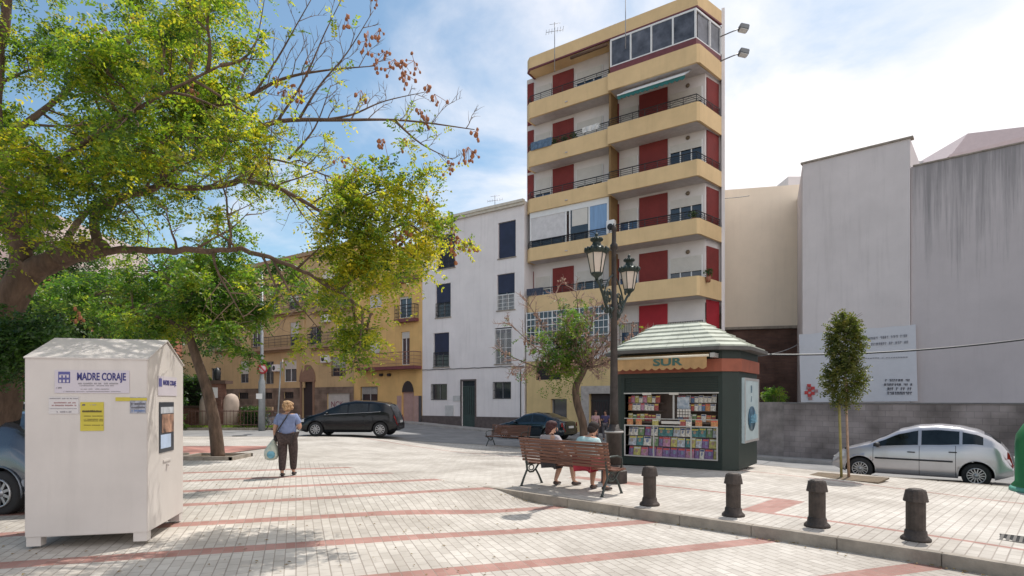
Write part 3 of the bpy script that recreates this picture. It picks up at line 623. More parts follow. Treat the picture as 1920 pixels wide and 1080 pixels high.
# top right balcony glazed in
zb_, zt_ = rows[4]; a, b = tsp + .15, tc1 - .02; top = rz0 - .25
rr_ = MB(); strip(rr_, [(a, -.19), (b, -.19), tuple(C2 + Vector((-.03, -.03)))], .06, zt_, zt_ + .34); rr_ = rr_.build('balcony_glazing', maroon, tower)
en = MB(); strip(en, [(a, -.18), (b, -.18), tuple(C2 + Vector((-.03, -.03)))], .07, top, top + .1); strip(en, [(a, -.2), (b, -.2), tuple(C2 + Vector((-.03, -.03)))], .07, zt_ + .34, zt_ + .4)
n = 4
for i in range(n + 1): x = a + (b - a - .09) * i / n; en.box(x, x + .09, -.2, -.1, zt_ + .4, top)
for f in (.5, .97): c = C1.lerp(C2, f); en.box(c.x - .06, c.x + .04, c.y - .04, c.y + .06, zt_ + .4, top)
en.build('frame', frame_white, rr_)
pn = MB(); pn.box(a, b - .02, -.155, -.145, zt_ + .4, top); c = C1.lerp(C2, .03); e_ = C1.lerp(C2, .97); pn.quad((c.x - .05, c.y + .03, zt_ + .4), (e_.x - .05, e_.y + .03, zt_ + .4), (e_.x - .05, e_.y + .03, top), (c.x - .05, c.y + .03, top)); pn.build('pane', mat('curtained_glass', (.10, .105, .125), .1, var=.6, scale=1.3), rr_)
pn = MB()
for x0, x1 in ((.05, .16), (.34, .44), (.56, .70)): pn.box(a + (b - a) * x0, a + (b - a) * x1, .5, .53, zt_ - .2, zt_ + 1.2)
pn.build('curtain', navy, rr_)
# awnings
def awning(m1, p0, p1, y0_, row, name, vm, out=.55, drop=.35, zz=.5):
    t0_, t1_ = fac(p0, 300, .2)[0], fac(p1, 300, .2)[0]; z = rows[row][0] - .0
    q = MB(); q.quad((t0_, .3, z - .02), (t1_, .3, z - .02), (t1_, -out, z - drop), (t0_, -out, z - drop)); q.quad((t0_, .3, z - .05), (t1_, .3, z - .05), (t1_, -out, z - drop - .03), (t0_, -out, z - drop - .03))
    q.box(t0_, t1_, -out - .05, -out, z - drop - .05, z - drop + .02); o = q.build(name, m1, tower)
    v = MB(); n = 14
    for i in range(n):
        x0 = t0_ + (t1_ - t0_) * i / n; x1 = t0_ + (t1_ - t0_) * (i + 1) / n; xm = (x0 + x1) / 2
        v.bm.faces.new([v.bm.verts.new(p) for p in ((x0, -out - .02, z - drop - .04), (x1, -out - .02, z - drop - .04), (x1, -out - .02, z - drop - .2), (xm, -out - .02, z - drop - .28), (x0, -out - .02, z - drop - .2))])
    v.build('valance', vm, o)
gaw = mat('green_awning', (.02, .13, .12), .8, var=.2, scale=1, stretch=(8, 1, 1))
awning(frame_white, 1168, 1293, 0, 4, 'awning', gaw, .95, .85)
q = MB(); a_, z_a = fac(1068, 100, .2); b_a = fac(1137, 84, .2)[0]; q.tube([(a_, -.1, rz0 - .3), (b_a, -.1, rz0 - .3)], .09, 8); q.build('rolled_awning', mat('brown_canvas', (.12, .07, .045), .9), tower)
# first floor: windows with bars on the right, white gallery on the left
z1f = rows[0][0] - FH + .14; ztop = rows[0][0] + .02
gf = MB(); gops_ = [( T(1163) , T(1198), z1f + .4, z1f + 1.9), (T(1254), T(1318), z1f + .4, z1f + 1.75)]
gal = (tt0 + .1, fac(1140, 600, .0)[0]); dr = (fac(1104), fac(1148), -.6, fac(1120, 738)[1]); w1 = R4(1032, 1062, 748, 800); g1 = R4(1004, 1050, 672, 712)
low = MB(); wall_open(low, tt0 + .1, Bp.x, z1f - .3, ztop, WY - .01, gops_); low.build('first_floor_wall', tw, tower, recalc=False)
for o in gops_: window(tower, *o, WY + .13, glass_blue, frame_white, .35, 1, grille=1)
q = MB(); q.box(T(1199), T(1252), WY - .07, WY - .014, z1f, ztop - .1); q.build('red_panel', tred2, tower); q = MB(); a = Bp + ch * .1; b = Bp + ch * 1.35; nn = Vector((ch.y, -ch.x)) * .05
q.prism([tuple(a), tuple(a + nn), tuple(b + nn), tuple(b)], z1f, ztop - .05); q.build('red_panel', tred2, tower)
lz = z1f - .05
q = MB(); q.box(tt0 + .1, tsp, .02, WY, lz - .12, lz); q.box(tt0 + .1, tsp, .02, .1, lz, lz + .85); galo = q.build('gallery', tw, tower)
f = MB(); a, b = tt0 + .12, tsp - .05
for i in range(19):
    x = a + (b - a) * i / 18; wd = .06 if i % 3 == 0 else .02; f.box(x - wd / 2, x + wd / 2, .0, .05, lz + .85, ztop)
for z in np.linspace(lz + .87, ztop - .05, 6): f.box(a, b, .005, .04, z - .02 - (.03 if abs(z - (ztop - .45)) < .3 else 0), z + .02)
f.build('frame', frame_white, galo); f = MB(); f.box(a, b, .055, .06, lz + .85, ztop); f.build('pane', glass, galo)
zg = lz - .12
q = MB(); wall_open(q, tt0 + .1, tc1 + .2, -.7, zg, .05, [dr, w1, g1], depth=.3)
q.quad((tc1 + .2, .05, -.7), (C2.x, C2.y, -.7), (C2.x, C2.y, z1f), (tc1 + .2, .05, z1f)); q.quad((tt0 + .1, .05, -.7), (tt0 + .1, 1.2, -.7), (tt0 + .1, 1.2, zg), (tt0 + .1, .05, zg))
q.quad((tsp, .05, zg), (tc1 + .2, .05, zg), (C2.x, C2.y, z1f), (tsp, WY, zg)); q.build('ground_floor_wall', yel2 if False else mat('pale_yellow_render', (.60, .45, .22), .85, var=.1, scale=1, streak=.3), tower, recalc=False)
window(tower, *w1, .3, glass, MATS['grey_frame'], 0, 0); window(tower, *g1, .3, MATS['dark_recess'], iron, 0, 0, grille=1)
q = MB(); q.box(dr[0] - .5, dr[0], -.02, .045, -.6, dr[3] + .45).box(dr[1], dr[1] + .4, -.02, .045, -.6, dr[3] + .45).box(dr[0], dr[1], -.02, .045, dr[3], dr[3] + .45); q.build('door_surround', mat('grey_stone', (.40, .36, .33), .8, var=.2), tower)
q = MB(); q.box(dr[0], dr[1], .3, .36, -.6, dr[3]); q = q.build('door', MATS['dark_recess'], tower)
g = MB()
for i in range(1, 8): x = dr[0] + (dr[1] - dr[0]) * i / 8; g.box(x - .015, x + .015, .27, .298, -.5, dr[3] - .4)
g.box(dr[0], dr[1], .27, .299, dr[3] - .45, dr[3] - .38); g.build('door_grille', iron, q)
# things standing on the balconies
def on_balcony(nm, label, cat, px, row, dy=.35, grp=None):
    t_ = fac(px, 400, -dy)[0]; w_ = fw(t_, -dy); r = thing(nm, label, cat, (w_.x, w_.y, rows[row][0] + .14), FA, grp); return r
random.seed(9)
potm = mat('terracotta', (.30, .12, .07), .8); plm = leafmat('balcony_plant_leaf', (.02, .05, .015), (.05, .10, .02), (.12, .16, .03), .3)
for px, row, lab in ((1040, 3, 'bushy potted plant leftmost on the second balcony from the top'), (1058, 3, 'middle potted plant on the second balcony from the top at left'), (1075, 3, 'potted plant by the red door on the second balcony from the top'), (1328, 0, 'trailing potted plant on the lowest right balcony corner'), (1300, 1, 'potted plant at the right end of the second balcony from below')):
    r = on_balcony('potted_plant', lab, 'plant', px, row, .3 if px < 1300 else .5, 'potted plants on the tower balconies'); q = MB(); q.lathe([(.11, .62), (.15, .90)], seg=12); q.build('pot', potm, r)
    q = MB()
    for _ in range(160):
        d = Vector([random.gauss(0, 1) for _ in range(3)]).normalized() * random.uniform(.08, .27); c = Vector((d.x, d.y, 1.12 + d.z)); e = Vector([random.gauss(0, .04) for _ in range(3)]); f = Vector([random.gauss(0, .04) for _ in range(3)]); q.quad(c, c + e, c + e + f, c + f)
    q.tube([(0, 0, .88), (0, 0, 1.15)], .02, 5); q.build('foliage', plm, r, recalc=False)
for px, row, w_, h_, c, lab in ((1015, 3, 1.5, .5, (.10, .16, .24), 'blue cloth hung along the second balcony railing from the top'), (1108, 3, 1.1, .32, (.62, .62, .60), 'white cloth draped on the second balcony railing from the top'), (1003, 0, 1.2, .42, (.05, .06, .09), 'dark blue cloth over the lowest left balcony railing')):
    a_ = fw(fac(px, 400, .05)[0], .05); r = thing('hanging_cloth', lab, 'cloth', (a_.x, a_.y, rows[row][1] + .45), FA); q = MB(); n = 10
    V1 = [[q.bm.verts.new((w_ * (i / n - .5), -.02 - .025 * math.sin(i * 1.7 + j), -h_ * j / 3)) for j in range(4)] for i in range(n + 1)]
    for i in range(n):
        for j in range(3): q.bm.faces.new((V1[i][j], V1[i][j + 1], V1[i + 1][j + 1], V1[i + 1][j]))
    q.build('cloth', mat('cloth_' + str(px), c, .9, var=.35, scale=5), r)
r = on_balcony('air_conditioner', 'white outdoor unit beside the glazed balcony, right above the lamp post', 'air conditioner', 1146, 1, .12); q = MB(); q.box(-.25, .25, -.15, .15, .7, 1.5); q.build('casing', white_paint, r, bevel=.03); q = MB(); q.lathe([(.001, 0), (.18, 0), (.18, .01), (.001, .01)], (0, 0, 0), 14, Matrix.Translation((0, -.16, 1.1)) @ Matrix.Rotation(R(90), 4, 'X')); q.build('fan_grille', iron, r)
# antennas on the roofs
def antenna(label, px, py0, py1, Y, yag=True):
    base = P3(px, py1, Y); r = thing('antenna', label, 'antenna', base); h = PZ(py0, Y) - base.z
    q = MB(); q.tube([(0, 0, -1.6), (0, 0, h)], .025, 5); q.build('mast', mat('galvanised', (.3, .3, .31), .4, .8), r)
    if yag:
        q = MB(); q.tube([(-.5, 0, h * .55), (.5, .1, h * .72)], .015, 4)
        for i in range(7): x = -.5 + i / 6; z = h * .55 + h * .17 * i / 6; q.tube([(x, -.25, z), (x, .25, z)], .01, 4)
        q.tube([(-.3, 0, h * .9), (.35, 0, h * .98)], .012, 4); q.build('aerial', MATS['galvanised'], r)
antenna('branched TV aerial on the left end of the tall tower roof', 1040, 42, 84, 34.5)
antenna('plain thin mast on the middle of the tall tower roof', 1173, 0, 36, 32, False)
antenna('small tilted TV aerial on the white building roof', 928, 366, 392, 40)
for i, (py, lab) in enumerate(((60, 'upper of the two floodlights on arms beside the tower top'), (106, 'lower of the two floodlights on arms beside the tower top'))):
    Y = 30.0; b0 = P3(1356, py + 6, Y + .6); r = thing('floodlight', lab, 'floodlight', b0, 0, 'floodlights on the tower side wall')
    q = MB(); tip = P3(1386, py - 6, Y) - b0; q.tube([(-.12, .1, -.02), tip * .5, tip], .03, 6); q.build('arm', MATS['galvanised'], r)
    M_ = Matrix.Translation(tip + Vector((.22, 0, .03))) @ Matrix.Rotation(R(12), 4, 'Y'); q = MB(); q.cbox((0, 0, 0), (.46, .42, .26), M_); h_ = q.build('lamp_housing', mat('grey_housing', (.18, .19, .20), .5), r, bevel=.03)
    q = MB(); q.cbox((0, -.01, -.14), (.38, .36, .02), M_); q.cbox((.235, 0, 0), (.012, .3, .18), M_); q.build('lens', mat('lens_glass', (.55, .56, .55), .2), h_)
# ------------------------------------------------------------------ party walls, empty lot and boundary wall on the right
grey_wall = mat('grey_render', (.62, .57, .56), .9, var=.09, scale=.45, bump=.2, streak=.22)
def stainmat(name, base):
    m = mat(name, base, .9, var=.08, scale=.5, bump=.12, streak=.12); t = m.node_tree; b = t.nodes['Principled BSDF']; src = b.inputs['Base Color'].links[0].from_socket
    c = N(t, 'ShaderNodeTexCoord'); sx = N(t, 'ShaderNodeSeparateXYZ'); t.links.new(c.outputs['Object'], sx.inputs[0])
    mp = N(t, 'ShaderNodeMapping'); mp.inputs['Scale'].default_value = (2.6, 2.6, .10); t.links.new(c.outputs['Object'], mp.inputs[0])
    n = N(t, 'ShaderNodeTexNoise'); n.inputs['Scale'].default_value = 1.3; n.inputs['Detail'].default_value = 8; n.inputs['Roughness'].default_value = .7; t.links.new(mp.outputs[0], n.inputs['Vector'])
    h = N(t, 'ShaderNodeMapRange'); h.inputs['From Min'].default_value = 6.5; h.inputs['From Max'].default_value = 12.6; t.links.new(sx.outputs[2], h.inputs['Value'])
    f = MA(t, 'MULTIPLY', MA(t, 'SUBTRACT', MA(t, 'ADD', n.outputs[0], MA(t, 'MULTIPLY', h.outputs[0], .34)), .62), 4.5, clamp=True)
    t.links.new(MIX(t, MA(t, 'MULTIPLY', f, .58, clamp=True), src, (.12, .12, .125)), b.inputs['Base Color']); return m
Pg = Vector((14.86, 30.0)); Gd = Vector((.762, -.647)); GN = Vector((.647, .762)); t_mid = 4.58
def pt(t, o=0): return Pg + Gd * t + GN * o
def world_prism(name, label, poly, z0, z1, m, cat='building', parts=None):
    r = thing(name, label, cat, (poly[0][0], poly[0][1], 0)); q = MB(); q.prism([(p[0] - poly[0][0], p[1] - poly[0][1]) for p in poly], z0, z1); q.build('wall', m, r); return r
gA = world_prism('grey_building', 'tall plain grey rendered building behind the banner with a lighter left side', [tuple(pt(0)), tuple(pt(t_mid)), tuple(pt(t_mid, 9)), (18.5, 38.4)], -.8, 13.7, grey_wall)
q = MB(); a, b = pt(-.08, -.08) - Pg, pt(t_mid + .12, -.08) - Pg; q.prism([tuple(a), tuple(b), tuple(b + GN * .4), tuple(a + GN * .4)], 13.7, 13.78); q.build('coping', concrete, gA)
gB = world_prism('stained_building', 'grey rendered building with black damp stains running down from its top, at the right edge', [tuple(pt(t_mid + .02, .1)), tuple(pt(16, .1)), tuple(pt(16, 9)), tuple(pt(t_mid + .02, 9))], -.8, 12.4, stainmat('stained_render', (.50, .455, .455)))
q = MB(); o_ = pt(t_mid + .02, .1); a, b = pt(t_mid + .1, .04) - o_, pt(16, .04) - o_; q.prism([tuple(a), tuple(b), tuple(b + GN * .3), tuple(a + GN * .3)], 12.4, 12.46); q.build('coping', concrete, gB)
cream_wall = mat('cream_render', (.80, .69, .55), .88, var=.06, scale=.6, streak=.10, bump=.1)
cA, cB = Vector((PX(1340, 36.2), 36.2)), Vector((PX(1520, 35), 35)); cz0 = PZ(612, 35.6); cz1 = PZ(351, 35.6)
cr_ = world_prism('cream_building', 'plain cream party wall building between the tower and the grey building', [tuple(cA), tuple(cB), tuple(cB + Vector((0, 8))), tuple(cA + Vector((0, 8)))], cz0, cz1, cream_wall)
oldbrick = brickmat('old_brick', (.13, .075, .06), (.18, .10, .075), (.11, .085, .075), .28, .09)
q = MB(); a, b = Vector((0, .15)), cB - cA + Vector((0, .15)); q.prism([tuple(a), tuple(b), tuple(b + Vector((0, 7))), tuple(a + Vector((0, 7)))], -.8, cz0 - .02); q.build('brick_base', oldbrick, cr_)
q = MB(); q.prism([(0, -.15), tuple(cB - cA + Vector((0, -.15))), tuple(cB - cA + Vector((0, .3))), (0, .3)], cz0 - .16, cz0 - .01); q.build('ledge', concrete, cr_)
pk = world_prism('pink_building', 'pale pink building rising behind the stained wall at top right', [(PX(1780, 40), 40), (PX(2050, 37), 37), (PX(2100, 50), 50), (PX(1770, 52), 52)], -.8, PZ(290, 40), mat('pink_render', (.58, .47, .46), .85, var=.05))
o_ = Vector((PX(1780, 40), 40)); q = MB(); A_ = [(PX(1783, 40), 40, PZ(291, 40)), (PX(1815, 40), 40, PZ(250, 40)), (PX(2050, 37), 37, PZ(222, 37)), (PX(2050, 37), 37, PZ(291, 40))]
va = [q.bm.verts.new((p[0] - o_.x, p[1] - o_.y + .02, p[2])) for p in A_]; vb = [q.bm.verts.new((p[0] - o_.x, p[1] - o_.y + 8, p[2])) for p in A_]
q.bm.faces.new(va); q.bm.faces.new(vb[::-1])
for i in range(4): q.bm.faces.new((va[i], vb[i], vb[(i + 1) % 4], va[(i + 1) % 4]))
q.build('gable', MATS['pink_render'], pk)
for px0, px1, py, Y, lab in ((1700, 1745, 302, 44, 'low grey roof block just visible above the stained wall'), (1478, 1530, 331, 44, 'small white roof block peeking over the cream building')):
    world_prism('roof_block', lab, [(PX(px0, Y), Y), (PX(px1, Y), Y), (PX(px1, Y), Y + 4), (PX(px0, Y), Y + 4)], 8, PZ(py, Y), MATS['meter_grey'] if px0 > 1600 else white_wall)
blockw = mat('grey_block', (.155, .15, .148), .92, var=.28, scale=2.0, bump=.4, bscale=14)
bmw = brickmat('block_wall', (.25, .225, .22), (.31, .28, .27), (.19, .175, .17), .42, .21)
bwal = thing('boundary_wall', 'low dark grey block boundary wall behind the silver car', 'wall', (WA.x, WA.y, 0), math.atan2(WD.y, WD.x))
q = MB(); q.box(1.05, 22, 0, .22, -.9, PZ(757, 22)); q.build('wall', bmw, bwal); q = MB(); q.box(-6, 1.05, .01, .2, -.9, PZ(754, 24)); q.build('old_section', mat('flaking_render', (.26, .23, .21), .95, var=.5, scale=1.3, bump=.5, bscale=10, rgb2=(.38, .33, .31)), bwal)
q = MB(); q.box(1.0, 22, -.03, .25, PZ(757, 22), PZ(757, 22) + .05); q.build('coping', blockw, bwal)
# banner fixed to the grey building
bnr = thing('banner', 'large white banner with red logo squares hanging on the grey building', 'banner', (Pg.x, Pg.y, 0), math.atan2(Gd.y, Gd.x))
def gpt(px, py, o=.06):
    u = (px - 960) / FPX; c = Pg.x * GN.x + Pg.y * GN.y - o; Y = c / (u * GN.x + GN.y); X = u * Y
    return ((X - Pg.x) * Gd.x + (Y - Pg.y) * Gd.y, -o, PZ(py, Y))
q = MB(); n = 10; tops = [gpt(1498 + 219 * i / n, 627 - 19 * i / n + (1.2 if i % 2 else 0)) for i in range(n + 1)]; bots = [gpt(1502 + 219 * i / n, 754 - 1.5 * i / n) for i in range(n + 1)]
fr = [[q.bm.verts.new((tops[i][0] * (1 - j / 4) + bots[i][0] * j / 4, -.06 - .02 * math.sin(i * 1.3 + j * .8), tops[i][2] * (1 - j / 4) + bots[i][2] * j / 4)) for j in range(5)] for i in range(n + 1)]
for i in range(n):
    for j in range(4): q.bm.faces.new((fr[i][j], fr[i][j + 1], fr[i + 1][j + 1], fr[i + 1][j])).smooth = True
q.build('sheet', mat('banner_vinyl', (.57, .57, .60), .5, var=.03), bnr)
bs = bnr
q = MB(); random.seed(5)
def marks(mb, px0, px1, py0, py1, h):
    x = px0
    while x < px1:
        w = random.uniform(2.2, 4.2); f = (x - px0) / (px1 - px0); y = py0 + (py1 - py0) * f
        a = gpt(x, y, .10); b = gpt(x + w, y, .10); dz = abs(gpt(x, y - h, .10)[2] - a[2]); k = random.randint(0, 3)
        if k != 1: mb.box(a[0], a[0] + .03, -.1, -.095, a[2] - dz / 2, a[2] + dz / 2)
        if k != 2: mb.box(b[0] - .03, b[0], -.1, -.095, a[2] - dz / 2, a[2] + dz / 2)
        mb.box(a[0], b[0], -.1, -.095, a[2] - .02 + (dz / 2 - .03 if k else 0), a[2] + .02 + (dz / 2 - .03 if k else 0))
        x += w + (1.3 if random.random() < .85 else 5)
for a_ in ((1612, 1702, 636, 629, 5), (1612, 1702, 647, 641, 5), (1612, 1700, 672, 669, 1.2)): q = MB(); marks(q, *a_); q.build('lettering', mat('grey_print', (.30, .30, .33), .7), bs)
for a_ in ((1660, 1708, 713, 713, 4.5), (1658, 1708, 721, 721, 4.5), (1664, 1710, 729, 729, 5.5), (1664, 1710, 737, 737, 5.5)): q = MB(); marks(q, *a_); q.build('contact_line', mat('dark_print', (.13, .13, .15), .7), bs)
for nm, cells, mm in (('red_logo', ((0, 0), (1, .6), (-1, .8), (0, 1.6), (1, 2.2), (-.2, 3.0)), mat('logo_red', (.5, .05, .05), .6)), ('grey_logo', ((0.2, -1), (2, 1.3), (-.4, 2.3)), mat('logo_grey', (.35, .2, .2), .6))):
    q = MB()
    for cx_, cy_ in cells:
        a = gpt(1518 + cx_ * 6, 741 - cy_ * 6, .10); q.box(a[0] - .09, a[0] + .09, -.1, -.095, a[2] - .08, a[2] + .08)
    q.build(nm, mm, bs)
# street cable spans
def cable(label, a, b, sag, r=.018, name='overhead_cable'):
    o = thing(name, label, 'cable', a); q = MB(); n = 20; A, B = Vector(a), Vector(b)
    q.tube([(A.lerp(B, i / n) - A) - Vector((0, 0, sag * 4 * (i / n) * (1 - i / n))) for i in range(n + 1)], r, 5); q.build('wire', iron, o)
cable('black overhead cable crossing in front of the banner', P3(1395, 664, 21), P3(2050, 618, 19), .28, .03)
cable('thin wire from the cream building to the tower side', P3(1358, 372, 34), P3(1405, 367, 35.0), .02, .02)
cable('pale wire slanting from the kiosk to the brick wall', P3(1420, 668, 18), P3(1497, 645, 30), .1, .02)
# ------------------------------------------------------------------ salmon and pale buildings at far left
sal = thing('salmon_building', 'salmon pink building with a barred window behind the parked cars at far left', 'building', (-60, 36, 0))
def ops_at(px0, px1, py0, py1, Y, X0): return (PX(px0, Y) - X0, PX(px1, Y) - X0, PZ(py1, Y), PZ(py0, Y))
so_ = [ops_at(22, 52, 652, 682, 36, -60), ops_at(-60, -25, 652, 682, 36, -60), ops_at(82, 110, 652, 682, 36, -60)]
q = MB(); wall_open(q, 0, 33, -.6, PZ(505, 36), 0, so_); q.quad((33, 0, -.6), (33, 12, -.6), (33, 12, PZ(505, 36)), (33, 0, PZ(505, 36))); q.quad((0, 0, PZ(505, 36)), (33, 0, PZ(505, 36)), (33, 12, PZ(505, 36)), (0, 12, PZ(505, 36)))
q.build('wall', mat('salmon_render', (.42, .17, .11), .85, var=.12, scale=.8, streak=.3), sal, recalc=False)
for o in so_: window(sal, *o, .16, glass, frame_white, 0, 1, grille=1)
t_ = ops_at(14, 48, 728, 755, 36, -60); q = MB(); q.box(t_[0], t_[1], -.08, -.003, t_[2], t_[3]); q.build('shutter', mat('brown_shutter', (.13, .07, .055), .7), sal)
text('graffiti', 'ia', .9, white_paint, sal, (PX(32, 36) + 60, -.01, PZ(722, 36)), (R(90), 0, 0))
pl = thing('pale_block', 'pale pink apartment block seen through the tree at far left', 'building', (-70, 46, 0))
po = [ops_at(px, px + 22, py, py + 28, 46, -70) for px in (-150, -90, -30, 60) for py in (430, 485)]
q = MB(); wall_open(q, 0, 34, -.6, PZ(400, 46), 0, po); q.quad((34, 0, -.6), (34, 12, -.6), (34, 12, PZ(400, 46)), (34, 0, PZ(400, 46))); q.quad((0, 0, PZ(400, 46)), (34, 0, PZ(400, 46)), (34, 12, PZ(400, 46)), (0, 12, PZ(400, 46)))
q.build('wall', mat('pale_render', (.58, .50, .47), .85, var=.06), pl, recalc=False)
for o in po: window(pl, *o, .16, glass, frame_white, .3, 1)
# ------------------------------------------------------------------ vehicles
rubber = mat('tyre_rubber', (.018, .018, .019), .85, var=.2); rimm = mat('wheel_silver', (.42, .42, .43), .35, .7, var=.1); black_plastic = mat('black_plastic', (.022, .022, .025), .55, var=.1)
car_glass = mat('car_glass', (.012, .017, .02), .05, var=.6, scale=2.5, spec=.45); red_lens = mat('red_lens', (.26, .010, .012), .15, var=.1); clear_lens = mat('clear_lens', (.55, .57, .6), .12, var=.1)
white_lens = mat('white_lens', (.62, .5, .5), .15); inner = mat('car_dark_inner', (.012, .012, .013), .9); plate_m = mat('plate_white', (.62, .62, .6), .5)
def interp(tab, x):
    if x <= tab[0][0]: return tab[0][1]
    for (a, u), (b, v) in zip(tab[:-1], tab[1:]):
        if x <= b:
            f = (x - a) / (b - a); f = f * f * (3 - 2 * f) * .35 + f * .65; return u + (v - u) * f
    return tab[-1][1]
def wheel(par, x, y, r, side, spokes=12, w=.19, rim_r=.64):
    e = bpy.data.objects.new('wheel', None); link(e, par); e.location = (x, y, r); e.empty_display_size = .2
    Mx = Matrix.Rotation(R(90), 4, 'X')
    q = MB(); q.lathe([(r * .62, -w / 2), (r * .86, -w / 2), (r * .97, -w * .42), (r, -w * .25), (r, w * .25), (r * .97, w * .42), (r * .86, w / 2), (r * .62, w / 2)], seg=28, M=Mx, cap=False); q.build('tyre', rubber, e)
    k = MB(); s = -side; rr_ = r * rim_r
    k.lathe([(rr_ * .93, .0), (rr_, .012), (rr_, -.03), (rr_ * .90, -.03), (rr_ * .90, 0), (rr_ * .93, 0)], seg=28, M=Matrix.Translation((0, -s * (w / 2 - .005), 0)) @ Mx, cap=False)
    k.lathe([(.001, .02), (rr_ * .26, .015), (rr_ * .3, -.01), (.001, -.01)], seg=16, M=Matrix.Translation((0, side * (w / 2 - .005), 0)) @ Mx)
    for i in range(spokes):
        a = 2 * math.pi * i / spokes; M_ = Matrix.Translation((0, side * (w / 2 - .01), 0)) @ Matrix.Rotation(a, 4, 'Y'); k.box(rr_ * .2, rr_ * .96, -.012, .012, -rr_ * .075 * 12 / spokes, rr_ * .075 * 12 / spokes, M_)
    k.build('rim', rimm, e)
    d = MB(); d.lathe([(.001, 0), (rr_ * .98, 0), (rr_ * .98, .01), (.001, .01)], seg=20, M=Matrix.Translation((0, side * (w / 2 - .05), 0)) @ Mx); d.build('brake_disc', inner, e)
def make_car(name, label, loc, head, L, W, wb, fo, top, belt, paint, scr, tail, sides, r=.30, sill=.20, cat='car', group=None, trim=False, spokes=12, lampz=(.62, .95), rl=None, plan=None, pitch=0, bumper=None, crown=.05, chrome=False):
    """top/belt: (distance from the nose, height) tables; scr/tail: screen ranges; sides: side window ranges (distance from the nose)"""
    car = thing(name, label, cat, loc, head, group); car.rotation_euler = (0, pitch, head)
    plan = plan or [(0, .74), (.06 * L, .88), (.18 * L, .97), (.35 * L, 1), (.75 * L, 1), (.93 * L, .95), (L, .82)]
    st = set(np.round(np.concatenate([np.linspace(0, .25, 8), np.linspace(.25, L - .25, 60), np.linspace(L - .25, L, 8)]), 3))
    for a, b in [scr, tail] + list(sides): st |= {round(a, 3), round(b, 3)}
    st = sorted(st); N_ = len(st); WX = (fo, fo + wb); RA = r + .065
    rings = []
    for x in st:
        hw = W / 2 * interp(plan, x); zt = interp(top, x); zb = min(interp(belt, x), zt - .02); end = min(x, L - x); zs = sill + .12 * max(0, 1 - end / .35)
        zt2 = zt; gh = max(0, zt - zb); wt = hw * .95 - gh * .33
        low = [(.88, 0), (.97, .05 / (zb - zs)), (.995, .14 / (zb - zs)), (1.0, .42), (1.0, .62), (.985, .82), (.965, 1 - .045 / (zb - zs)), (.95, 1)]
        fs = [0, .04] + [.04 + .92 * q_ / 12 for q_ in range(1, 13)] + [1]; xs_ = [l[1] for l in low]; ring = []
        for f in fs: ring.append((hw * float(np.interp(f, xs_, [l[0] for l in low])), zs + (zb - zs) * f))
        e_ = max(.012, min(.06, gh * .3))
        for v in (.08, .35, .65, .9): ring.append((hw * .95 + (wt - hw * .95) * v, zb + (gh - e_) * v))
        ring += [(wt - .035, zt - e_ * .35), (wt - .11, zt + .0 * crown), (wt * .55, zt + crown * .6), (0.0, zt + crown * .75)]
        rings.append([(L / 2 - x, y, z) for y, z in ring])
    K = len(rings[0]); OF = len(fs) - 8; bmv = {}
    for sgn in (1, -1):
        for i in range(N_):
            for j in range(K):
                if j == K - 1 and sgn == -1: bmv[(-1, i, j)] = bmv[(1, i, j)]; continue
                X, Y, Z = rings[i][j]
                if j <= 5 + OF:
                    for wx in WX:
                        cx_ = L / 2 - wx; d = math.hypot(X - cx_, Z - r)
                        if abs(d - RA) < .034 and d > 1e-3: X = cx_ + (X - cx_) * RA / d; Z = r + (Z - r) * RA / d
                bmv[(sgn, i, j)] = Vector((X, Y * sgn, Z))
    groups = {}
    def add(key, *ks): groups.setdefault(key, []).append(ks)
    for sgn in (1, -1):
        for i in range(N_ - 1):
            xm = (st[i] + st[i + 1]) / 2; g_ = interp(top, xm) - interp(belt, xm)
            for j in range(K - 1):
                ks = [(sgn, i, j), (sgn, i + 1, j), (sgn, i + 1, j + 1), (sgn, i, j + 1)]; key = 'body'
                c = sum((bmv[k] for k in ks), Vector()) / 4
                if j <= 4 + OF and any(math.hypot(c.x - (L / 2 - wx), c.z - r) < RA - .004 for wx in WX): continue
                if 8 + OF <= j <= 10 + OF and g_ > .13:
                    for si, (a, b) in enumerate(sides):
                        if a < xm < b: key = ('side', sgn, si)
                if j >= 13 + OF and scr[0] < xm < scr[1]: key = 'windscreen'
                if j >= 13 + OF and tail[0] < xm < tail[1]: key = 'rear_window'
                if j == 0: key = 'sillskirt'
                add(key, *ks)
    def mk(keys, nm, m, par, off=0, smooth=True):
        q = MB(); vm = {}
        for key in keys:
            for ks in groups.get(key, []):
                fv = []
                for k in ks:
                    kk = (1, k[1], k[2]) if k[2] == K - 1 else k
                    if kk not in vm: vm[kk] = q.bm.verts.new(bmv[k])
                    fv.append(vm[kk])
                if len(set(fv)) == 4: f = q.bm.faces.new(fv); f.smooth = smooth
        return q, vm
    q, vm = mk(['body', 'sillskirt'], 'body', paint, car)
    for i in (0, N_ - 1):
        loop = [vm.get((1, i, j)) for j in range(K)] + [vm.get((-1, i, j)) for j in range(K - 2, -1, -1)]
        loop = [v for v in loop if v]; q.bm.faces.new(loop)
    body = q.build('body', paint, car)
    names = [k for k in groups if isinstance(k, tuple)]
    for key in names:
        q, _ = mk([key], 'side_window', car_glass, car); q.build('side_window', car_glass, car)
    for key in ('windscreen', 'rear_window'):
        if key in groups: q, _ = mk([key], key, car_glass, car); q.build(key, car_glass, car)
    hwf = lambda x: W / 2 * interp(plan, x)
    # dark inside so that openings never show through
    q = MB(); q.box(-L / 2 + .3, L / 2 - .3, -W / 2 + .26, W / 2 - .26, sill + .03, interp(belt, L / 2) - .12)
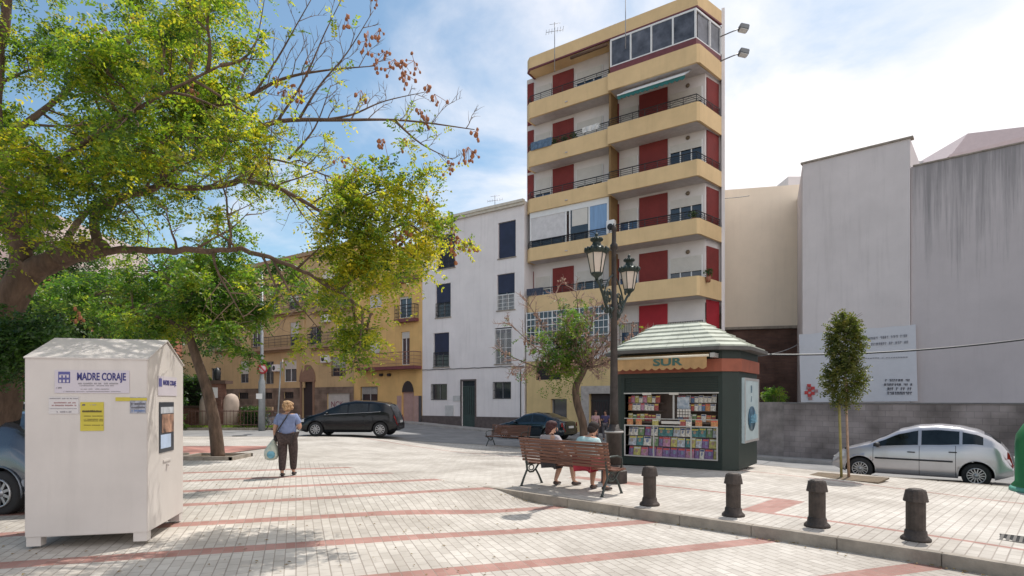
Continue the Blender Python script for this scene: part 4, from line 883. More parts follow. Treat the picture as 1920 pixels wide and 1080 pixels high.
    for wx in WX: q.lathe([(.001, -W / 2 + .05), (RA + .02, -W / 2 + .05), (RA + .02, W / 2 - .05), (.001, W / 2 - .05)], seg=24, M=Matrix.Translation((L / 2 - wx, 0, r)) @ Matrix.Rotation(R(90), 4, 'X')) if False else None
    q.build('underbody', inner, car)
    for wx in WX:
        for sgn in (1, -1):
            wheel(car, L / 2 - wx, sgn * (W / 2 - .115), r, sgn, spokes)
            a = MB(); n = 16; pts = [(L / 2 - wx + RA * math.cos(math.pi * k / n * 1.1 - .16), sgn * (hwf(wx) - .004), r + RA * math.sin(math.pi * k / n * 1.1 - .16)) for k in range(n + 1)]
            a.tube(pts, .016, 6); a.build('wheel_arch', paint, car)
            ln = MB(); A = []; 
            for k in range(n + 1):
                p = pts[k]; A.append((ln.bm.verts.new((p[0], sgn * (W / 2 - .03), p[2])), ln.bm.verts.new((p[0], sgn * (W / 2 - .34), p[2]))))
            for k in range(n): ln.bm.faces.new((A[k][0], A[k + 1][0], A[k + 1][1], A[k][1]))
            ln.build('wheel_housing', inner, car)
    zr = lambda i, j, sgn, o=.004: Vector((rings[i][j][0], sgn * (rings[i][j][1] + o), rings[i][j][2]))
    def seam_at(x, j0=1, j1=7):
        i = min(range(N_), key=lambda k: abs(st[k] - x)); return i
    seams = MB()
    for x in {sides[0][0] + .02, sides[min(1, len(sides) - 1)][0] - .03, sides[min(1, len(sides) - 1)][1] - .08}:
        i = seam_at(x)
        for sgn in (1, -1):
            P = [zr(i, j, sgn, .0) for j in range(1, 8 + OF)]
            P = [p for p in P if all(math.hypot(p.x - (L / 2 - wx), p.z - r) > RA for wx in WX)]
            if len(P) > 1: seams.tube(P, .005, 4)
    seams.build('door_seams', inner, car)
    for sgn in (1, -1):
        for a, b in sides[:2]:
            x = b - .14; i = seam_at(x); p = zr(i, 4 + OF, sgn, .02); h = MB(); h.cbox(tuple(p), (.17, .03, .028)); h.build('door_handle', black_plastic if trim else paint, car, bevel=.008)
        i = seam_at(sides[0][0] + .12); p = zr(i, 7 + OF, sgn, .09); mrr = MB(); mrr.ball((p.x, p.y, p.z + .06), (.07, .10, .065)); mrr.build('mirror', black_plastic if trim else paint, car)
        if trim:
            i0, i1 = seam_at(sides[0][0] + .04), seam_at(fo + wb - .42); tr = MB(); P = [zr(i, 1 + OF, sgn, .008) for i in range(i0, i1)]
            zz_ = sum(p.z for p in P) / len(P) - .02; tr.tube([(p.x, p.y, zz_) for p in P], .022, 5); tr.build('side_moulding', black_plastic, car)
        if chrome:
            i0, i1 = seam_at(sides[0][0]), seam_at(sides[-1][1]); ct = MB(); ct.tube([zr(i, 7 + OF, sgn, .006) for i in range(i0, i1)], .011, 5); ct.build('window_trim', rimm, car)
        # lamps wrap the corners
        for end, nm, mm in ((0, 'headlight', clear_lens), (1, 'taillight', red_lens)):
            lo, hi = lampz if end == 0 else (rl or lampz); q = MB(); xs = [(.03, .10, .2, .32) if end == 0 else (.02, .05, .09, .13)][0]; cols = []
            for x in xs:
                x = x if end == 0 else L - x; hw = W / 2 * interp(plan, x) + .008; f = .985
                hi_ = min(hi, interp(top, x) - .02); lo_ = min(lo, hi_ - .10); cols.append([q.bm.verts.new((L / 2 - x, sgn * hw * f, lo_ + (hi_ - lo_) * v)) for v in (0, .5, 1)])
            xx = 0 if end == 0 else L; hw = W / 2 * interp(plan, xx); s0 = (L / 2 - xx) + (.01 if end == 0 else -.01)
            hi_ = min(hi, interp(top, xx) - .01); lo_ = min(lo, hi_ - .10); cols.insert(0, [q.bm.verts.new((s0, sgn * hw * .8, lo_ + (hi_ - lo_) * v)) for v in (0, .5, 1)])
            for c0, c1 in zip(cols[:-1], cols[1:]):
                for k in (0, 1): q.bm.faces.new((c0[k], c1[k], c1[k + 1], c0[k + 1])).smooth = True
            q.build(nm, mm, car)
    for end in (0, 1):
        s = 1 if end == 0 else -1; q = MB(); X = s * (L / 2 + .012); q.box(min(X, X + s * .012), max(X, X + s * .012), -.26, .26, .46 if end == 0 else .62, .57 if end == 0 else .73); q.build('number_plate', plate_m, car)
        q = MB(); n = 10; P = []
        for k in range(n + 1):
            y = -1 + 2 * k / n; x = L / 2 - .24 * abs(y) ** 3; hw = W / 2 * interp(plan, .10 if end == 0 else L - .1)
            P.append((s * (x + .012), y * (hw + .01), bumper if bumper else .44))
        q.tube(P, .045 if trim else .02, 6); q.build('bumper', black_plastic if trim or end == 0 else paint, car)
    return car
silver = mat('silver_paint', (.47, .46, .48), .28, .55, var=.03, coat=.6); blackp = mat('black_paint', (.003, .004, .006), .22, 0, var=.1, coat=.25, spec=.35)
tealp = mat('dark_blue_paint', (.006, .016, .026), .12, .3, var=.1, coat=1); greyb = mat('slate_paint', (.10, .115, .14), .22, .6, var=.05, coat=.8); whitep = mat('white_car_paint', (.72, .72, .72), .2, var=.02, coat=.5)
def road_at(p): return (p.x, p.y, zroad(p.x, p.y) + .002)
# silver hatchback at the right kerb
w1, w2 = Vector((9.32, 15.72)), Vector((11.22, 14.18)); hd = (w1 - w2).normalized(); inn = Vector((-hd.y, hd.x)); inn = inn if inn.y > 0 else -inn
c0 = (w1 + w2) / 2 + inn * .82; L = 3.85
p = c0 + hd * (3.85 / 2 - .72 - 2.446 / 2) * -0; cc = c0 + hd * (.70 + 2.446 / 2 - 3.85 / 2) * -1 * -1
pitch = 0
sc_ = make_car('parked_car', 'silver hatchback with black side mouldings parked beside the staked young tree', (cc.x, cc.y, zroad(cc.x, cc.y) + .002), math.atan2(hd.y, hd.x), 3.85, 1.66, 2.446, .70,
    [(0, .48), (.05, .60), (.18, .72), (.45, .84), (.86, .96), (1.15, 1.12), (1.6, 1.35), (2.0, 1.455), (2.4, 1.48), (2.8, 1.45), (3.15, 1.37), (3.4, 1.25), (3.6, 1.08), (3.76, .88), (3.85, .56)],
    [(0, .46), (.3, .76), (.86, .88), (1.3, .92), (2.4, .97), (3.1, 1.03), (3.5, 1.0), (3.85, .54)], silver, (.92, 1.56), (3.3, 3.62), [(1.0, 1.98), (2.05, 2.82), (2.88, 3.28)], r=.295, trim=True, spokes=14, lampz=(.60, .82), rl=(.72, 1.08), bumper=.50)
# black hatchback across the road
make_car('parked_car', 'black hatchback with its tail towards the yellow house stopped on the road', (PX(661, 26.9), 26.85, zbase(-7.3, 26.8) - .03), R(180 - 2.5), 4.5, 1.80, 2.9, .87,
    [(0, .5), (.06, .68), (.25, .80), (.7, .96), (1.05, 1.05), (1.5, 1.28), (2.05, 1.50), (2.6, 1.585), (3.3, 1.57), (3.9, 1.50), (4.18, 1.40), (4.3, 1.15), (4.42, .92), (4.5, .6)],
    [(0, .46), (.5, .8), (1.1, .97), (2.0, 1.03), (3.2, 1.08), (3.95, 1.13), (4.3, 1.0), (4.5, .58)], blackp, (1.12, 1.95), (4.02, 4.3), [(1.25, 2.28), (2.36, 3.2), (3.28, 3.8)], r=.33, spokes=10, lampz=(.66, .88), rl=(.85, 1.1), chrome=True)
# dark saloon behind the benches
p = Vector((PX(1002, 30.5), 30.5)); 
make_car('parked_car', 'dark blue coupe parked in front of the pale yellow ground floor behind the benches', (p.x, p.y, zroad(p.x, p.y) - .02), math.atan2(-FD.y, -FD.x), 4.3, 1.74, 2.6, .85,
    [(0, .5), (.1, .66), (.4, .76), (1.1, .90), (1.5, 1.06), (2.0, 1.30), (2.5, 1.38), (3.0, 1.34), (3.6, 1.15), (4.0, .98), (4.25, .92), (4.3, .55)],
    [(0, .46), (.5, .70), (1.2, .84), (2.4, .88), (3.6, .92), (4.3, .54)], tealp, (1.2, 1.95), (3.05, 3.85), [(1.4, 2.45), (2.52, 3.3)], r=.31, spokes=8, lampz=(.58, .74), rl=(.7, .9))
# cars at the left edge, behind the clothes bin
make_car('parked_car', 'slate blue saloon whose rear half shows left of the clothes bin', (-8.35, 9.35, 0), R(170), 4.4, 1.74, 2.6, .88,
    [(0, .5), (.1, .68), (.4, .80), (1.1, .94), (1.5, 1.16), (2.0, 1.38), (2.5, 1.45), (3.1, 1.42), (3.5, 1.27), (3.95, 1.04), (4.3, .98), (4.4, .56)],
    [(0, .46), (.5, .74), (1.2, .87), (2.4, .93), (3.6, .97), (4.4, .54)], greyb, (1.15, 1.95), (3.2, 3.85), [(1.35, 2.3), (2.38, 3.3)], r=.31, spokes=9, lampz=(.6, .8), rl=(.75, .97))
van = make_car('parked_van', 'white van with a roof rack behind the slate blue saloon', (-14.6, 15.0, 0), R(176), 4.4, 1.8, 2.6, .85,
    [(0, .6), (.1, .8), (.5, .98), (.9, 1.1), (1.3, 1.45), (1.7, 1.60), (4.0, 1.60), (4.3, 1.5), (4.4, .7)], [(0, .55), (.5, .9), (1.2, 1.0), (4.0, 1.05), (4.4, .66)], whitep, (.95, 1.55), (4.3, 4.38), [(1.2, 2.0), (2.1, 2.9)], r=.31, lampz=(.7, .9), rl=(.9, 1.3), cat='van')
q = MB()
for x in (-1.2, 0, .6): q.box(x - .03, x + .03, -.7, .7, 1.66, 1.70)
for y in (-.6, .6): q.tube([(-1.4, y, 1.68), (.8, y, 1.68)], .02, 5)
q.build('roof_rack', black_plastic, van)
make_car('parked_car', 'white hatchback bonnet just visible above the slate saloon, beside the white van', (-11.9, 12.2, 0), R(172), 4.0, 1.7, 2.45, .8,
    [(0, .5), (.1, .7), (.4, .84), (.9, 1.0), (1.3, 1.25), (1.8, 1.44), (2.6, 1.46), (3.3, 1.40), (3.7, 1.15), (4.0, .6)], [(0, .46), (.5, .78), (1.2, .9), (3.2, 1.0), (4.0, .56)], whitep, (1.0, 1.65), (3.35, 3.7), [(1.15, 2.05), (2.12, 3.0)], r=.30, lampz=(.62, .84), rl=(.8, 1.05))
# ------------------------------------------------------------------ clothes donation bin
binw = mat('bin_white', (.56, .52, .485), .55, var=.08, scale=1.3, streak=.16); printb = mat('blue_print', (.035, .035, .16), .6); printg = mat('grey_small_print', (.30, .28, .30), .7); yelp = mat('yellow_sticker', (.50, .42, .05), .6, var=.08)
BW, BD, BH, PH = 1.22, 1.28, 2.10, 2.375
BR = Vector((-4.2, 6.76)); BA = R(13); bx = Vector((math.cos(BA), math.sin(BA))); org = BR - bx * BW
cb = thing('clothes_bin', 'big white metal clothes donation bin with blue lettering and a pitched lid', 'donation bin', (org.x, org.y, 0), BA)
q = MB(); pr = [(0, .10), (BD, .10), (BD, BH), (BD * .5, PH - .03), (0, BH)]
A = [q.bm.verts.new((0, y, z)) for y, z in pr]; B = [q.bm.verts.new((BW, y, z)) for y, z in pr]
q.bm.faces.new(A); q.bm.faces.new(B[::-1])
for i in range(5): q.bm.faces.new((A[i], A[(i + 1) % 5], B[(i + 1) % 5], B[i]))
q.build('body', binw, cb, bevel=.008)
q = MB()
for s in (-1, 1):
    y0 = BD / 2; y1 = BD / 2 + s * (BD / 2 + .010); z1 = BH - .012; zt = PH - .01
    q.quad((-.006, y0, zt), (BW + .012, y0, zt), (BW + .012, y1, z1), (-.006, y1, z1)); q.quad((-.006, y0, zt + .015), (BW + .012, y0, zt + .015), (BW + .012, y1, z1 + .015), (-.006, y1, z1 + .015)); q.quad((-.006, y1, z1), (BW + .012, y1, z1), (BW + .012, y1, z1 + .015), (-.006, y1, z1 + .015))
    q.quad((BW + .012, y0, zt), (BW + .012, y1, z1), (BW + .012, y1, z1 + .015), (BW + .012, y0, zt + .015))
q.build('lid', binw, cb)
for x, y in ((.0, 0), (BW - .16, 0), (0, BD - .14), (BW - .16, BD - .14)): q = MB(); q.box(x + .01, x + .15, y + .01, y + .13, 0, .112); q.build('foot', binw, cb)
def onbin(px, py):   # a point on the bin's front face (local x, z)
    u = (px - 960) / FPX; nx, ny = -math.sin(BA), math.cos(BA); Y = (org.x * nx + org.y * ny) / (u * nx + ny); X = u * Y
    return ((X - org.x) * bx.x + (Y - org.y) * bx.y, PZ(py, Y))
def panel(nm, px0, py0, px1, py1, m, y=-.004, par=cb, th=.003):
    a = onbin(px0, py1); b = onbin(px1, py0); q = MB(); q.box(a[0], b[0], y - th, y, a[1], b[1]); return q.build(nm, m, par), a, b
FR = (R(90), 0, 0)
lab, a, b = panel('name_label', 103, 695, 243, 737, mat('label_pale', (.52, .48, .52), .5, var=.03)); 
x, z = onbin(191, 707); text('lettering', 'MADRE CORAJE', .118, printb, lab, (x, -.0085, z), FR, bold=.003, sx=.585)
q, _, _ = panel('emblem', 110, 697, 132, 718, mat('emblem_blue', (.09, .09, .26), .6), -.0072, lab)
em = MB()
for i in range(3):
    for j in range(2):
        a_ = onbin(112 + i * 7, 708 + j * 9); em.box(a_[0], a_[0] + .02, -.0125, -.0105, a_[1], a_[1] + .03)
a_ = onbin(113, 703); b_2 = onbin(130, 702); em.box(a_[0], b_2[0], -.0125, -.0105, a_[1] - .004, a_[1] + .004); em.build('emblem_lines', MATS['label_pale'], lab)
random.seed(2)
def scrib(par, px0, px1, py, h, m, dens=.8, y=-.0085):
    q = MB(); x = px0
    while x < px1:
        w = random.uniform(.8, 2.0)
        if random.random() < dens: a = onbin(x, py + h / 2); b = onbin(x + w, py - h / 2 * random.uniform(.5, 1)); q.box(a[0], b[0], y - .002, y, a[1], b[1])
        x += w + .5
    q.build('small_print', m, par)
scrib(lab, 145, 222, 719, 3, printg, .85); scrib(lab, 150, 213, 723, 2, printg, .9); scrib(lab, 152, 205, 729.5, 1.6, printg, .8); scrib(lab, 106, 117, 727, 3, printg); scrib(lab, 120, 226, 734, 1.3, printg, .95)
l2, _, _ = panel('notice', 92, 744, 148, 776, mat('label_grey', (.55, .525, .52), .6, var=.03)); scrib(l2, 94, 146, 747, 2, printg, .9); scrib(l2, 102, 142, 755, 2.4, mat('dull_red_print', (.35, .2, .2), .7)); scrib(l2, 98, 143, 760, 2.4, MATS['dull_red_print']); scrib(l2, 94, 144, 766, 1, printg, 1); scrib(l2, 107, 134, 772, 3, printg)
l3, _, _ = panel('yellow_notice', 151, 754, 195, 808, yelp); scrib(l3, 155, 160, 759, 3, printb); scrib(l3, 167, 180, 759, 1.5, printg); scrib(l3, 155, 191, 771, 4, mat('dark_sticker_print', (.08, .06, .02), .6), 1)
for y in (780, 786, 789, 797): scrib(l3, 158, 193, y, 1.3, MATS['dark_sticker_print'], .9)
a_ = onbin(158, 795); b_2 = onbin(178, 787)
l4, _, _ = panel('sticker', 244, 745, 274, 775, mat('sticker_grey', (.30, .31, .36), .5, var=.5, scale=30)); scrib(l4, 246, 272, 764, 3, MATS['dark_print'], .9); scrib(l4, 246, 272, 757, 4, MATS['dark_print'], .7); scrib(l4, 246, 272, 770, 3, mat('sticker_blue', (.12, .2, .4), .5), .9)
q, _, _ = panel('yellow_strip', 217, 745, 244, 752, yelp, -.004); q, _, _ = panel('yellow_strip', 244, 746, 276, 751, yelp, -.0075, l4)
def side_panel(nm, y0, y1, z0, z1, m, off=.004, par=cb): q = MB(); q.box(BW + off, BW + off + .003, y0, y1, z0, z1); return q.build(nm, m, par)
l5 = side_panel('side_label', .32, 1.0, 1.68, 1.92, MATS['label_pale']); text('lettering', 'MADRE CORAJE', .085, printb, l5, (BW + .0085, .72, 1.84), (R(90), 0, R(90)), bold=.002, sx=.78); 
q = MB(); q.box(BW + .0082, BW + .010, .34, .44, 1.79, 1.89); q.build('emblem', MATS['emblem_blue'], l5)
l6 = side_panel('poster', .36, .88, .98, 1.60, mat('poster_dark', (.03, .035, .045), .35, var=.3)); q = MB()
for y0, y1, z0, z1 in ((.40, .86, 1.46, 1.54),): q.box(BW + .0082, BW + .01, y0, y1, z0, z1)
q.build('poster_strip', mat('poster_pale', (.45, .47, .50), .4, var=.3, scale=9), l6)
q = MB(); q.box(BW + .0082, BW + .01, .40, .76, 1.03, 1.2); q.build('poster_caption', mat('poster_blue', (.42, .52, .68), .4), l6)
q = MB(); q.box(BW + .0082, BW + .01, .44, .86, 1.22, 1.45); q.build('poster_photo', mat('poster_photo', (.10, .02, .03), .4, var=.9, scale=7, rgb2=(.62, .36, .24)), l6)
q = MB(); q.box(BW + .003, BW + .012, .5, .78, .86, .885).box(BW + .003, BW + .03, .62, .66, .80, .83); q.build('handle', binw, cb)
# ------------------------------------------------------------------ bollards
bol_m = mat('bollard_iron', (.060, .046, .038), .62, .3, var=.4, scale=9, bump=.4, bscale=50)
proto = None
for i, (px, py, lab) in enumerate(((1218, 947, 'bollard nearest the bench, first of the row'), (1375, 967, 'bollard in front of the kiosk corner, second from the bench'), (1532, 987, 'third bollard from the bench, below the staked young tree'), (1717, 1011, 'largest and nearest bollard at the right end of the row'))):
    Y = EYE * FPX / (py - HOR); X = PX(px, Y)
    if proto is None:
        proto = thing('bollard', lab, 'bollard', (X, Y, 0), 0, 'iron bollards along the kerb')
        q = MB(); q.lathe([(.155, 0), (.155, .025), (.135, .045), (.118, .06), (.112, .11), (.100, .125)], seg=16); q.build('base', bol_m, proto)
        q = MB(); q.lathe([(.100, .12), (.100, .40), (.099, .46)], seg=16, smooth=False); q.build('post', bol_m, proto)
        q = MB(); q.lathe([(.100, .448), (.128, .454), (.125, .472), (.106, .572), (.098, .588)], seg=14, smooth=False); q.lathe([(.094, .583), (.07, .600), (.001, .603)], seg=16); q.build('cap', bol_m, proto)
    else:
        c = copy_tree(proto); c.location = (X, Y, 0); tag(c, lab)
    (proto if i == 0 else c).location.z = zbase(X, Y); (proto if i == 0 else c).rotation_euler.z = i * .7
# ------------------------------------------------------------------ benches
wood = mat('bench_wood', (.16, .065, .042), .55, var=.45, scale=5, bump=.3, stretch=(.25, 6, 6), rgb2=(.29, .13, .08)); cast = mat('cast_iron', (.035, .045, .04), .5, var=.3)
def make_bench(label, loc, rz):
    b = thing('park_bench', label, 'bench', loc, rz, 'wooden slat benches on the plaza'); n = 0; Lh = 1.02
    q = MB()
    for i in range(7):
        z = .47 + i * .058; y = -.03 - i * .014; q.box(-Lh, Lh, y - .012, y + .012, z, z + .046)
    q.box(-Lh, Lh, -.155, -.10, .875, .91); q.build('backrest', wood, b, bevel=.004)
    q = MB()
    for i in range(6): y = .03 + i * .068; q.box(-Lh, Lh, y, y + .055, .41 + .012 * abs(i - 2.5) / 2.5, .435 + .012 * abs(i - 2.5) / 2.5)
    q.build('seat', wood, b, bevel=.004)
    for x in (-.93, .93):
        q = MB(); q.tube([(x, -.16, 0), (x, -.15, .03), (x, -.085, .16), (x, -.0, .30), (x, -.02, .45), (x, -.10, .87)], [.03, .022, .02, .02, .022, .018], 8)
        q.tube([(x, .42, 0), (x, .41, .03), (x, .33, .17), (x, .24, .29), (x, .32, .38), (x, .43, .42)], [.03, .022, .02, .02, .02, .02], 8)
        q.tube([(x, .0, .30), (x, .08, .245), (x, .16, .245), (x, .24, .29)], .018, 8); q.tube([(x, -.01, .40), (x, .44, .405)], .018, 8)
        P = [(x, .12 + .07 * math.cos(t), .33 + .05 * math.sin(t)) for t in np.linspace(0, 2 * math.pi, 12)]; q.tube(P, .012, 6)
        q.tube([(x, -.06, .62), (x, .1, .66), (x, .3, .66), (x, .42, .62), (x, .44, .55), (x, .40, .42)], .016, 8); q.build('end_frame', cast, b)
    return b
BC = Vector((.955, 10.60)); BRZ = math.atan2(-.70, .714)
make_bench('brown slatted bench seen from behind with two women sitting on it', (BC.x, BC.y, 0), BRZ)
x2, y2 = -.1, 24.75; make_bench('farther brown slatted bench at the road edge, partly hidden by the seated women', (x2, y2, zbase(x2, y2)), BRZ + math.pi + .12)
# ------------------------------------------------------------------ lamp post
lp = thing('street_lamp', 'ornate black double lantern street lamp beside the kiosk', 'street lamp', (2.02, 11.62, 0), math.atan2(1.6, .92))
lm1 = mat('lamp_column', (.045, .036, .032), .6, .2, var=.45, scale=7, bump=.3); lm2 = mat('lamp_green', (.018, .03, .024), .5, .2, var=.3)
q = MB(); q.lathe([(.27, 0), (.27, .24), (.22, .27), (.19, .33), (.16, .36)], seg=8, smooth=False); q.build('base', lm1, lp)
q = MB(); q.lathe([(.155, .35), (.15, .95), (.175, .97), (.185, 1.0), (.175, 1.03), (.11, 1.06), (.095, 1.15)], seg=16); q.build('pedestal', lm1, lp)
q = MB(); q.lathe([(.182, .985), (.194, 1.0), (.182, 1.02)], seg=20); q.build('collar', mat('worn_collar', (.38, .37, .35), .6), lp)
q = MB(); q.lathe([(.09, 1.1), (.082, 1.5), (.060, 3.4), (.072, 3.42), (.072, 3.5), (.052, 3.54), (.046, 4.6), (.075, 4.63), (.075, 4.7), (.045, 4.74), (.04, 4.98), (.06, 5.0), (.03, 5.06), (.012, 5.13)], seg=14); q.build('pole', lm1, lp)
lant_glass = mat('lantern_glass', (.58, .50, .42), .25, var=.08, scale=6)
for s in (-1, 1):
    q = MB(); P = [(s * .05, 0, 3.45), (s * .2, 0, 3.35), (s * .42, 0, 3.42), (s * .62, 0, 3.65), (s * .80, 0, 3.80), (s * .92, 0, 3.86)]; q.tube(P, [.035, .032, .03, .028, .024, .03], 8)
    q.tube([(s * .05, 0, 4.1), (s * .22, 0, 4.02), (s * .42, 0, 3.84), (s * .55, 0, 3.66), (s * .5, 0, 3.5), (s * .38, 0, 3.5)], .018, 6)
    for cx_, cz_, r_ in ((.26, 3.66, .14), (.45, 3.62, .09), (.18, 3.28, .08), (.68, 3.86, .06)): q.tube([(s * (cx_ + r_ * (1 - t / 12) * math.cos(t)), 0, cz_ + r_ * (1 - t / 12) * math.sin(t)) for t in np.linspace(0, 8, 18)], .014, 5)
    for i in range(14): q.ball((s * random.uniform(.15, .6), random.uniform(-.04, .04), random.uniform(3.3, 3.8)), (.035, .025, .05), 6, 4)
    arm = q.build('arm', lm2, lp)
    c = (s * .92, 0, 3.86); q = MB(); q.lathe([(.03, 0), (.05, .04), (.115, .09), (.13, .11), (.125, .13)], c, 8, smooth=False); q.lathe([(.205, .53), (.235, .545), (.25, .60), (.225, .63), (.16, .66), (.10, .72), (.085, .78), (.12, .80), (.13, .83), (.07, .86), (.03, .90), (.045, .93), (.01, .97)], c, 8)
    for k in range(6):
        a = 2 * math.pi * k / 6; q.tube([(c[0] + .12 * math.cos(a), c[1] + .12 * math.sin(a), c[2] + .12), (c[0] + .20 * math.cos(a), c[1] + .20 * math.sin(a), c[2] + .54)], .011, 5)
    for k in range(14): a = 2 * math.pi * k / 14; q.ball((c[0] + .235 * math.cos(a), c[1] + .235 * math.sin(a), c[2] + .61), (.035, .035, .05), 6, 4); q.ball((c[0] + .115 * math.cos(a), c[1] + .115 * math.sin(a), c[2] + .83), (.025, .025, .035), 5, 4)
    la = q.build('lantern', lm2, lp); q = MB(); q.lathe([(.115, .12), (.195, .54)], c, 6, smooth=False); q.build('lantern_glass', lant_glass, la); la.scale = (.88,) * 3; la.location = (c[0] * .12, 0, c[2] * .12)
# ------------------------------------------------------------------ news kiosk
KA = R(-35); ka = Vector((math.cos(KA), math.sin(KA))); kn = Vector((-ka.y, ka.x)); KE = Vector((5.0, 13.8)); KO = KE - ka * 2.65; KW, KDP, CH = 2.60, 2.15, .30
kz = -.03
kio = thing('news_kiosk', 'dark green news kiosk with a pale tiled roof and orange band', 'kiosk', (KO.x, KO.y, kz), KA)
dg = mat('kiosk_green', (.012, .023, .018), .6, var=.15, scale=3); org_m = mat('kiosk_orange', (.27, .075, .04), .65, var=.18, scale=3, streak=.3); alu = mat('aluminium', (.50, .48, .46), .4, .5, var=.06)
def kp(off, ch=CH): # chamfered plan, grown by off
    o = off; return [(-CH - o + ch - .0, -o), (KW + o + 0 * ch, -o), (KW + CH + o, CH - o * 0 + 0), (KW + CH + o, KDP), (KW + o, KDP + CH + o), (-o, KDP + CH + o), (-CH - o, KDP), (-CH - o, CH)]
def kpoly(o): return [(0, -o), (KW, -o), (KW + CH + o, CH), (KW + CH + o, KDP), (KW, KDP + CH + o), (0, KDP + CH + o), (-CH - o, KDP), (-CH - o, CH)]
q = MB(); pl_ = kpoly(0)
strip(q, pl_[1:] + [pl_[0]], .06, 0, 2.34)
q.box(0, KW, 0.0, .05, 0, .20).box(0, KW, 0, .05, 2.22, 2.34); q.box(0, .12, 0, .06, .2, 2.22).box(KW - .10, KW, 0, .06, .2, 2.22); q.prism(kpoly(-.03), .02, .12); q.prism(kpoly(-.04), 2.25, 2.33); q.build('body', dg, kio)
q = MB(); strip(q, kpoly(.06)[1:] + kpoly(.06)[:2], .08, 2.34, 2.64); q.build('band', org_m, kio)
q = MB(); q.prism(kpoly(.02), 2.64, 2.84); q.build('upper_band', dg, kio)
q = MB(); q.prism(kpoly(.27), 2.84, 2.92); q.build('eave', mat('eave_grey', (.10, .095, .09), .8, var=.2), kio)
# hipped tiled roof: courses of overlapping tiles
tile = mat('pale_green_tile', (.46, .48, .40), .8, var=.16, scale=2.5, bump=.2, streak=.25); q = MB(); base = kpoly(.20); cxm, cym = KW / 2, (KDP + CH) / 2; NC = 6; H0, H1 = 2.93, 3.66
ridge = [(cxm - .75, cym - .2), (cxm + .40, cym - .2), (cxm + .55, cym - .05), (cxm + .55, cym + .05), (cxm + .40, cym + .2), (cxm - .75, cym + .2), (cxm - .9, cym + .05), (cxm - .9, cym - .05)]
lerp = lambda a, b, f: (a[0] + (b[0] - a[0]) * f, a[1] + (b[1] - a[1]) * f)
for c in range(NC):
    f0, f1 = c / NC, (c + 1) / NC; z0, z1 = H0 + (H1 - H0) * f0, H0 + (H1 - H0) * f1
    for k in range(8):
        a0, a1 = lerp(base[k], ridge[k], f0), lerp(base[(k + 1) % 8], ridge[(k + 1) % 8], f0); b0, b1 = lerp(base[k], ridge[k], f1), lerp(base[(k + 1) % 8], ridge[(k + 1) % 8], f1)
        L_ = math.hypot(a1[0] - a0[0], a1[1] - a0[1]); n = max(1, round(L_ / .42))
        for i in range(n):
            u0, u1 = (i + .006) / n, (i + .994) / n; sg = random.uniform(0, .012); lift = .035 + sg
            A_, B_ = lerp(a0, a1, u0), lerp(a0, a1, u1); C_, D_ = lerp(b0, b1, u1), lerp(b0, b1, u0)
            q.quad((*A_, z0 + lift), (*B_, z0 + lift), (*C_, z1 + .004), (*D_, z1 + .004)); q.quad((*A_, z0), (*B_, z0), (*B_, z0 + lift), (*A_, z0 + lift))
q.prism([(p[0], p[1]) for p in ridge], H1 - .02, H1 + .03); rf_ = q.build('roof', tile, kio)
q = MB(); q.prism([lerp(p, (cxm, cym), .02) for p in base], H0, H0 + .01); q.build('roof_underlay', inner, rf_)
# shutter, awning
q = MB()
for i in range(9): z = 1.86 + i * .04; q.box(.12, KW - .10, .02, .045, z, z + .034)
q.build('roller_shutter', dg, kio); q = MB(); q.box(.10, KW - .08, -.01, .03, 1.82, 1.85); q.build('shutter_rail', alu, kio)
aw_m = mat('awning_ochre', (.44, .27, .12), .8, var=.2, scale=2, streak=.3); q = MB(); q.quad((.05, .0, 2.82), (KW - .25, 0, 2.82), (KW - .25, -.38, 2.70), (.05, -.38, 2.70)); q = q.build('awning', aw_m, kio)
v = MB(); n = 12
for i in range(n * 6):
    x0 = .05 + (KW - .3) * i / (n * 6); x1 = .05 + (KW - .3) * (i + 1) / (n * 6); s0 = abs(math.sin(math.pi * i / 6)) * .05; s1 = abs(math.sin(math.pi * (i + 1) / 6)) * .05
    v.quad((x0, -.39, 2.70), (x1, -.39, 2.70), (x1, -.385, 2.44 - s1), (x0, -.385, 2.44 - s0))
vo = v.build('valance', aw_m, q); text('lettering', 'SUR', .25, mat('kiosk_letter', (.05, .12, .10), .7), vo, (KW / 2 + .1, -.395, 2.575), FR, bold=.008, sx=1.6)
v = MB(); v.tube([(.0, -.40, 2.70), (KW - .2, -.40, 2.70)], .028, 8); v.build('awning_bar', mat('cream_bar', (.60, .54, .42), .5), q)
v = MB(); v.box(KW - .18, KW - .08, -.38, .0, 2.66, 2.76); v.build('bracket', alu, q)
# display frames and stock
q = MB(); zs_ = (.24, 1.02, 1.17, 1.80)
for z in (.22, 1.00): q.box(.12, KW - .1, -.03, -.005, z, z + .03)
for x in (.12, .90, 1.85, KW - .13): q.box(x, x + .03, -.03, -.005, .25, 1.0)
q.box(.12, KW - .1, -.02, -.0, 1.18, 1.20); q.box(1.40, 1.44, .0, .03, 1.2, 1.8); q.build('display_frame', alu, kio)
q = MB(); q.box(.12, KW - .1, .45, .48, .2, 2.2); q.box(.12, KW - .1, .1, .45, 1.08, 1.12); q.box(.12, KW - .1, .10, .45, .2, .22)
for z in (.48, .74): q.box(.12, KW - .1, .12, .3, z, z + .015)
for z in (1.38, 1.58): q.box(.12, 1.1, .16, .4, z, z + .012).box(1.5, KW - .1, .16, .4, z, z + .012)
q.build('shelves', mat('shelf_dark', (.12, .085, .07), .7), kio)
for x0, x1 in ((.15, .90), (.93, 1.85), (1.88, KW - .13)): q = MB(); q.box(x0, x1, -.012, -.008, .25, 1.0); 
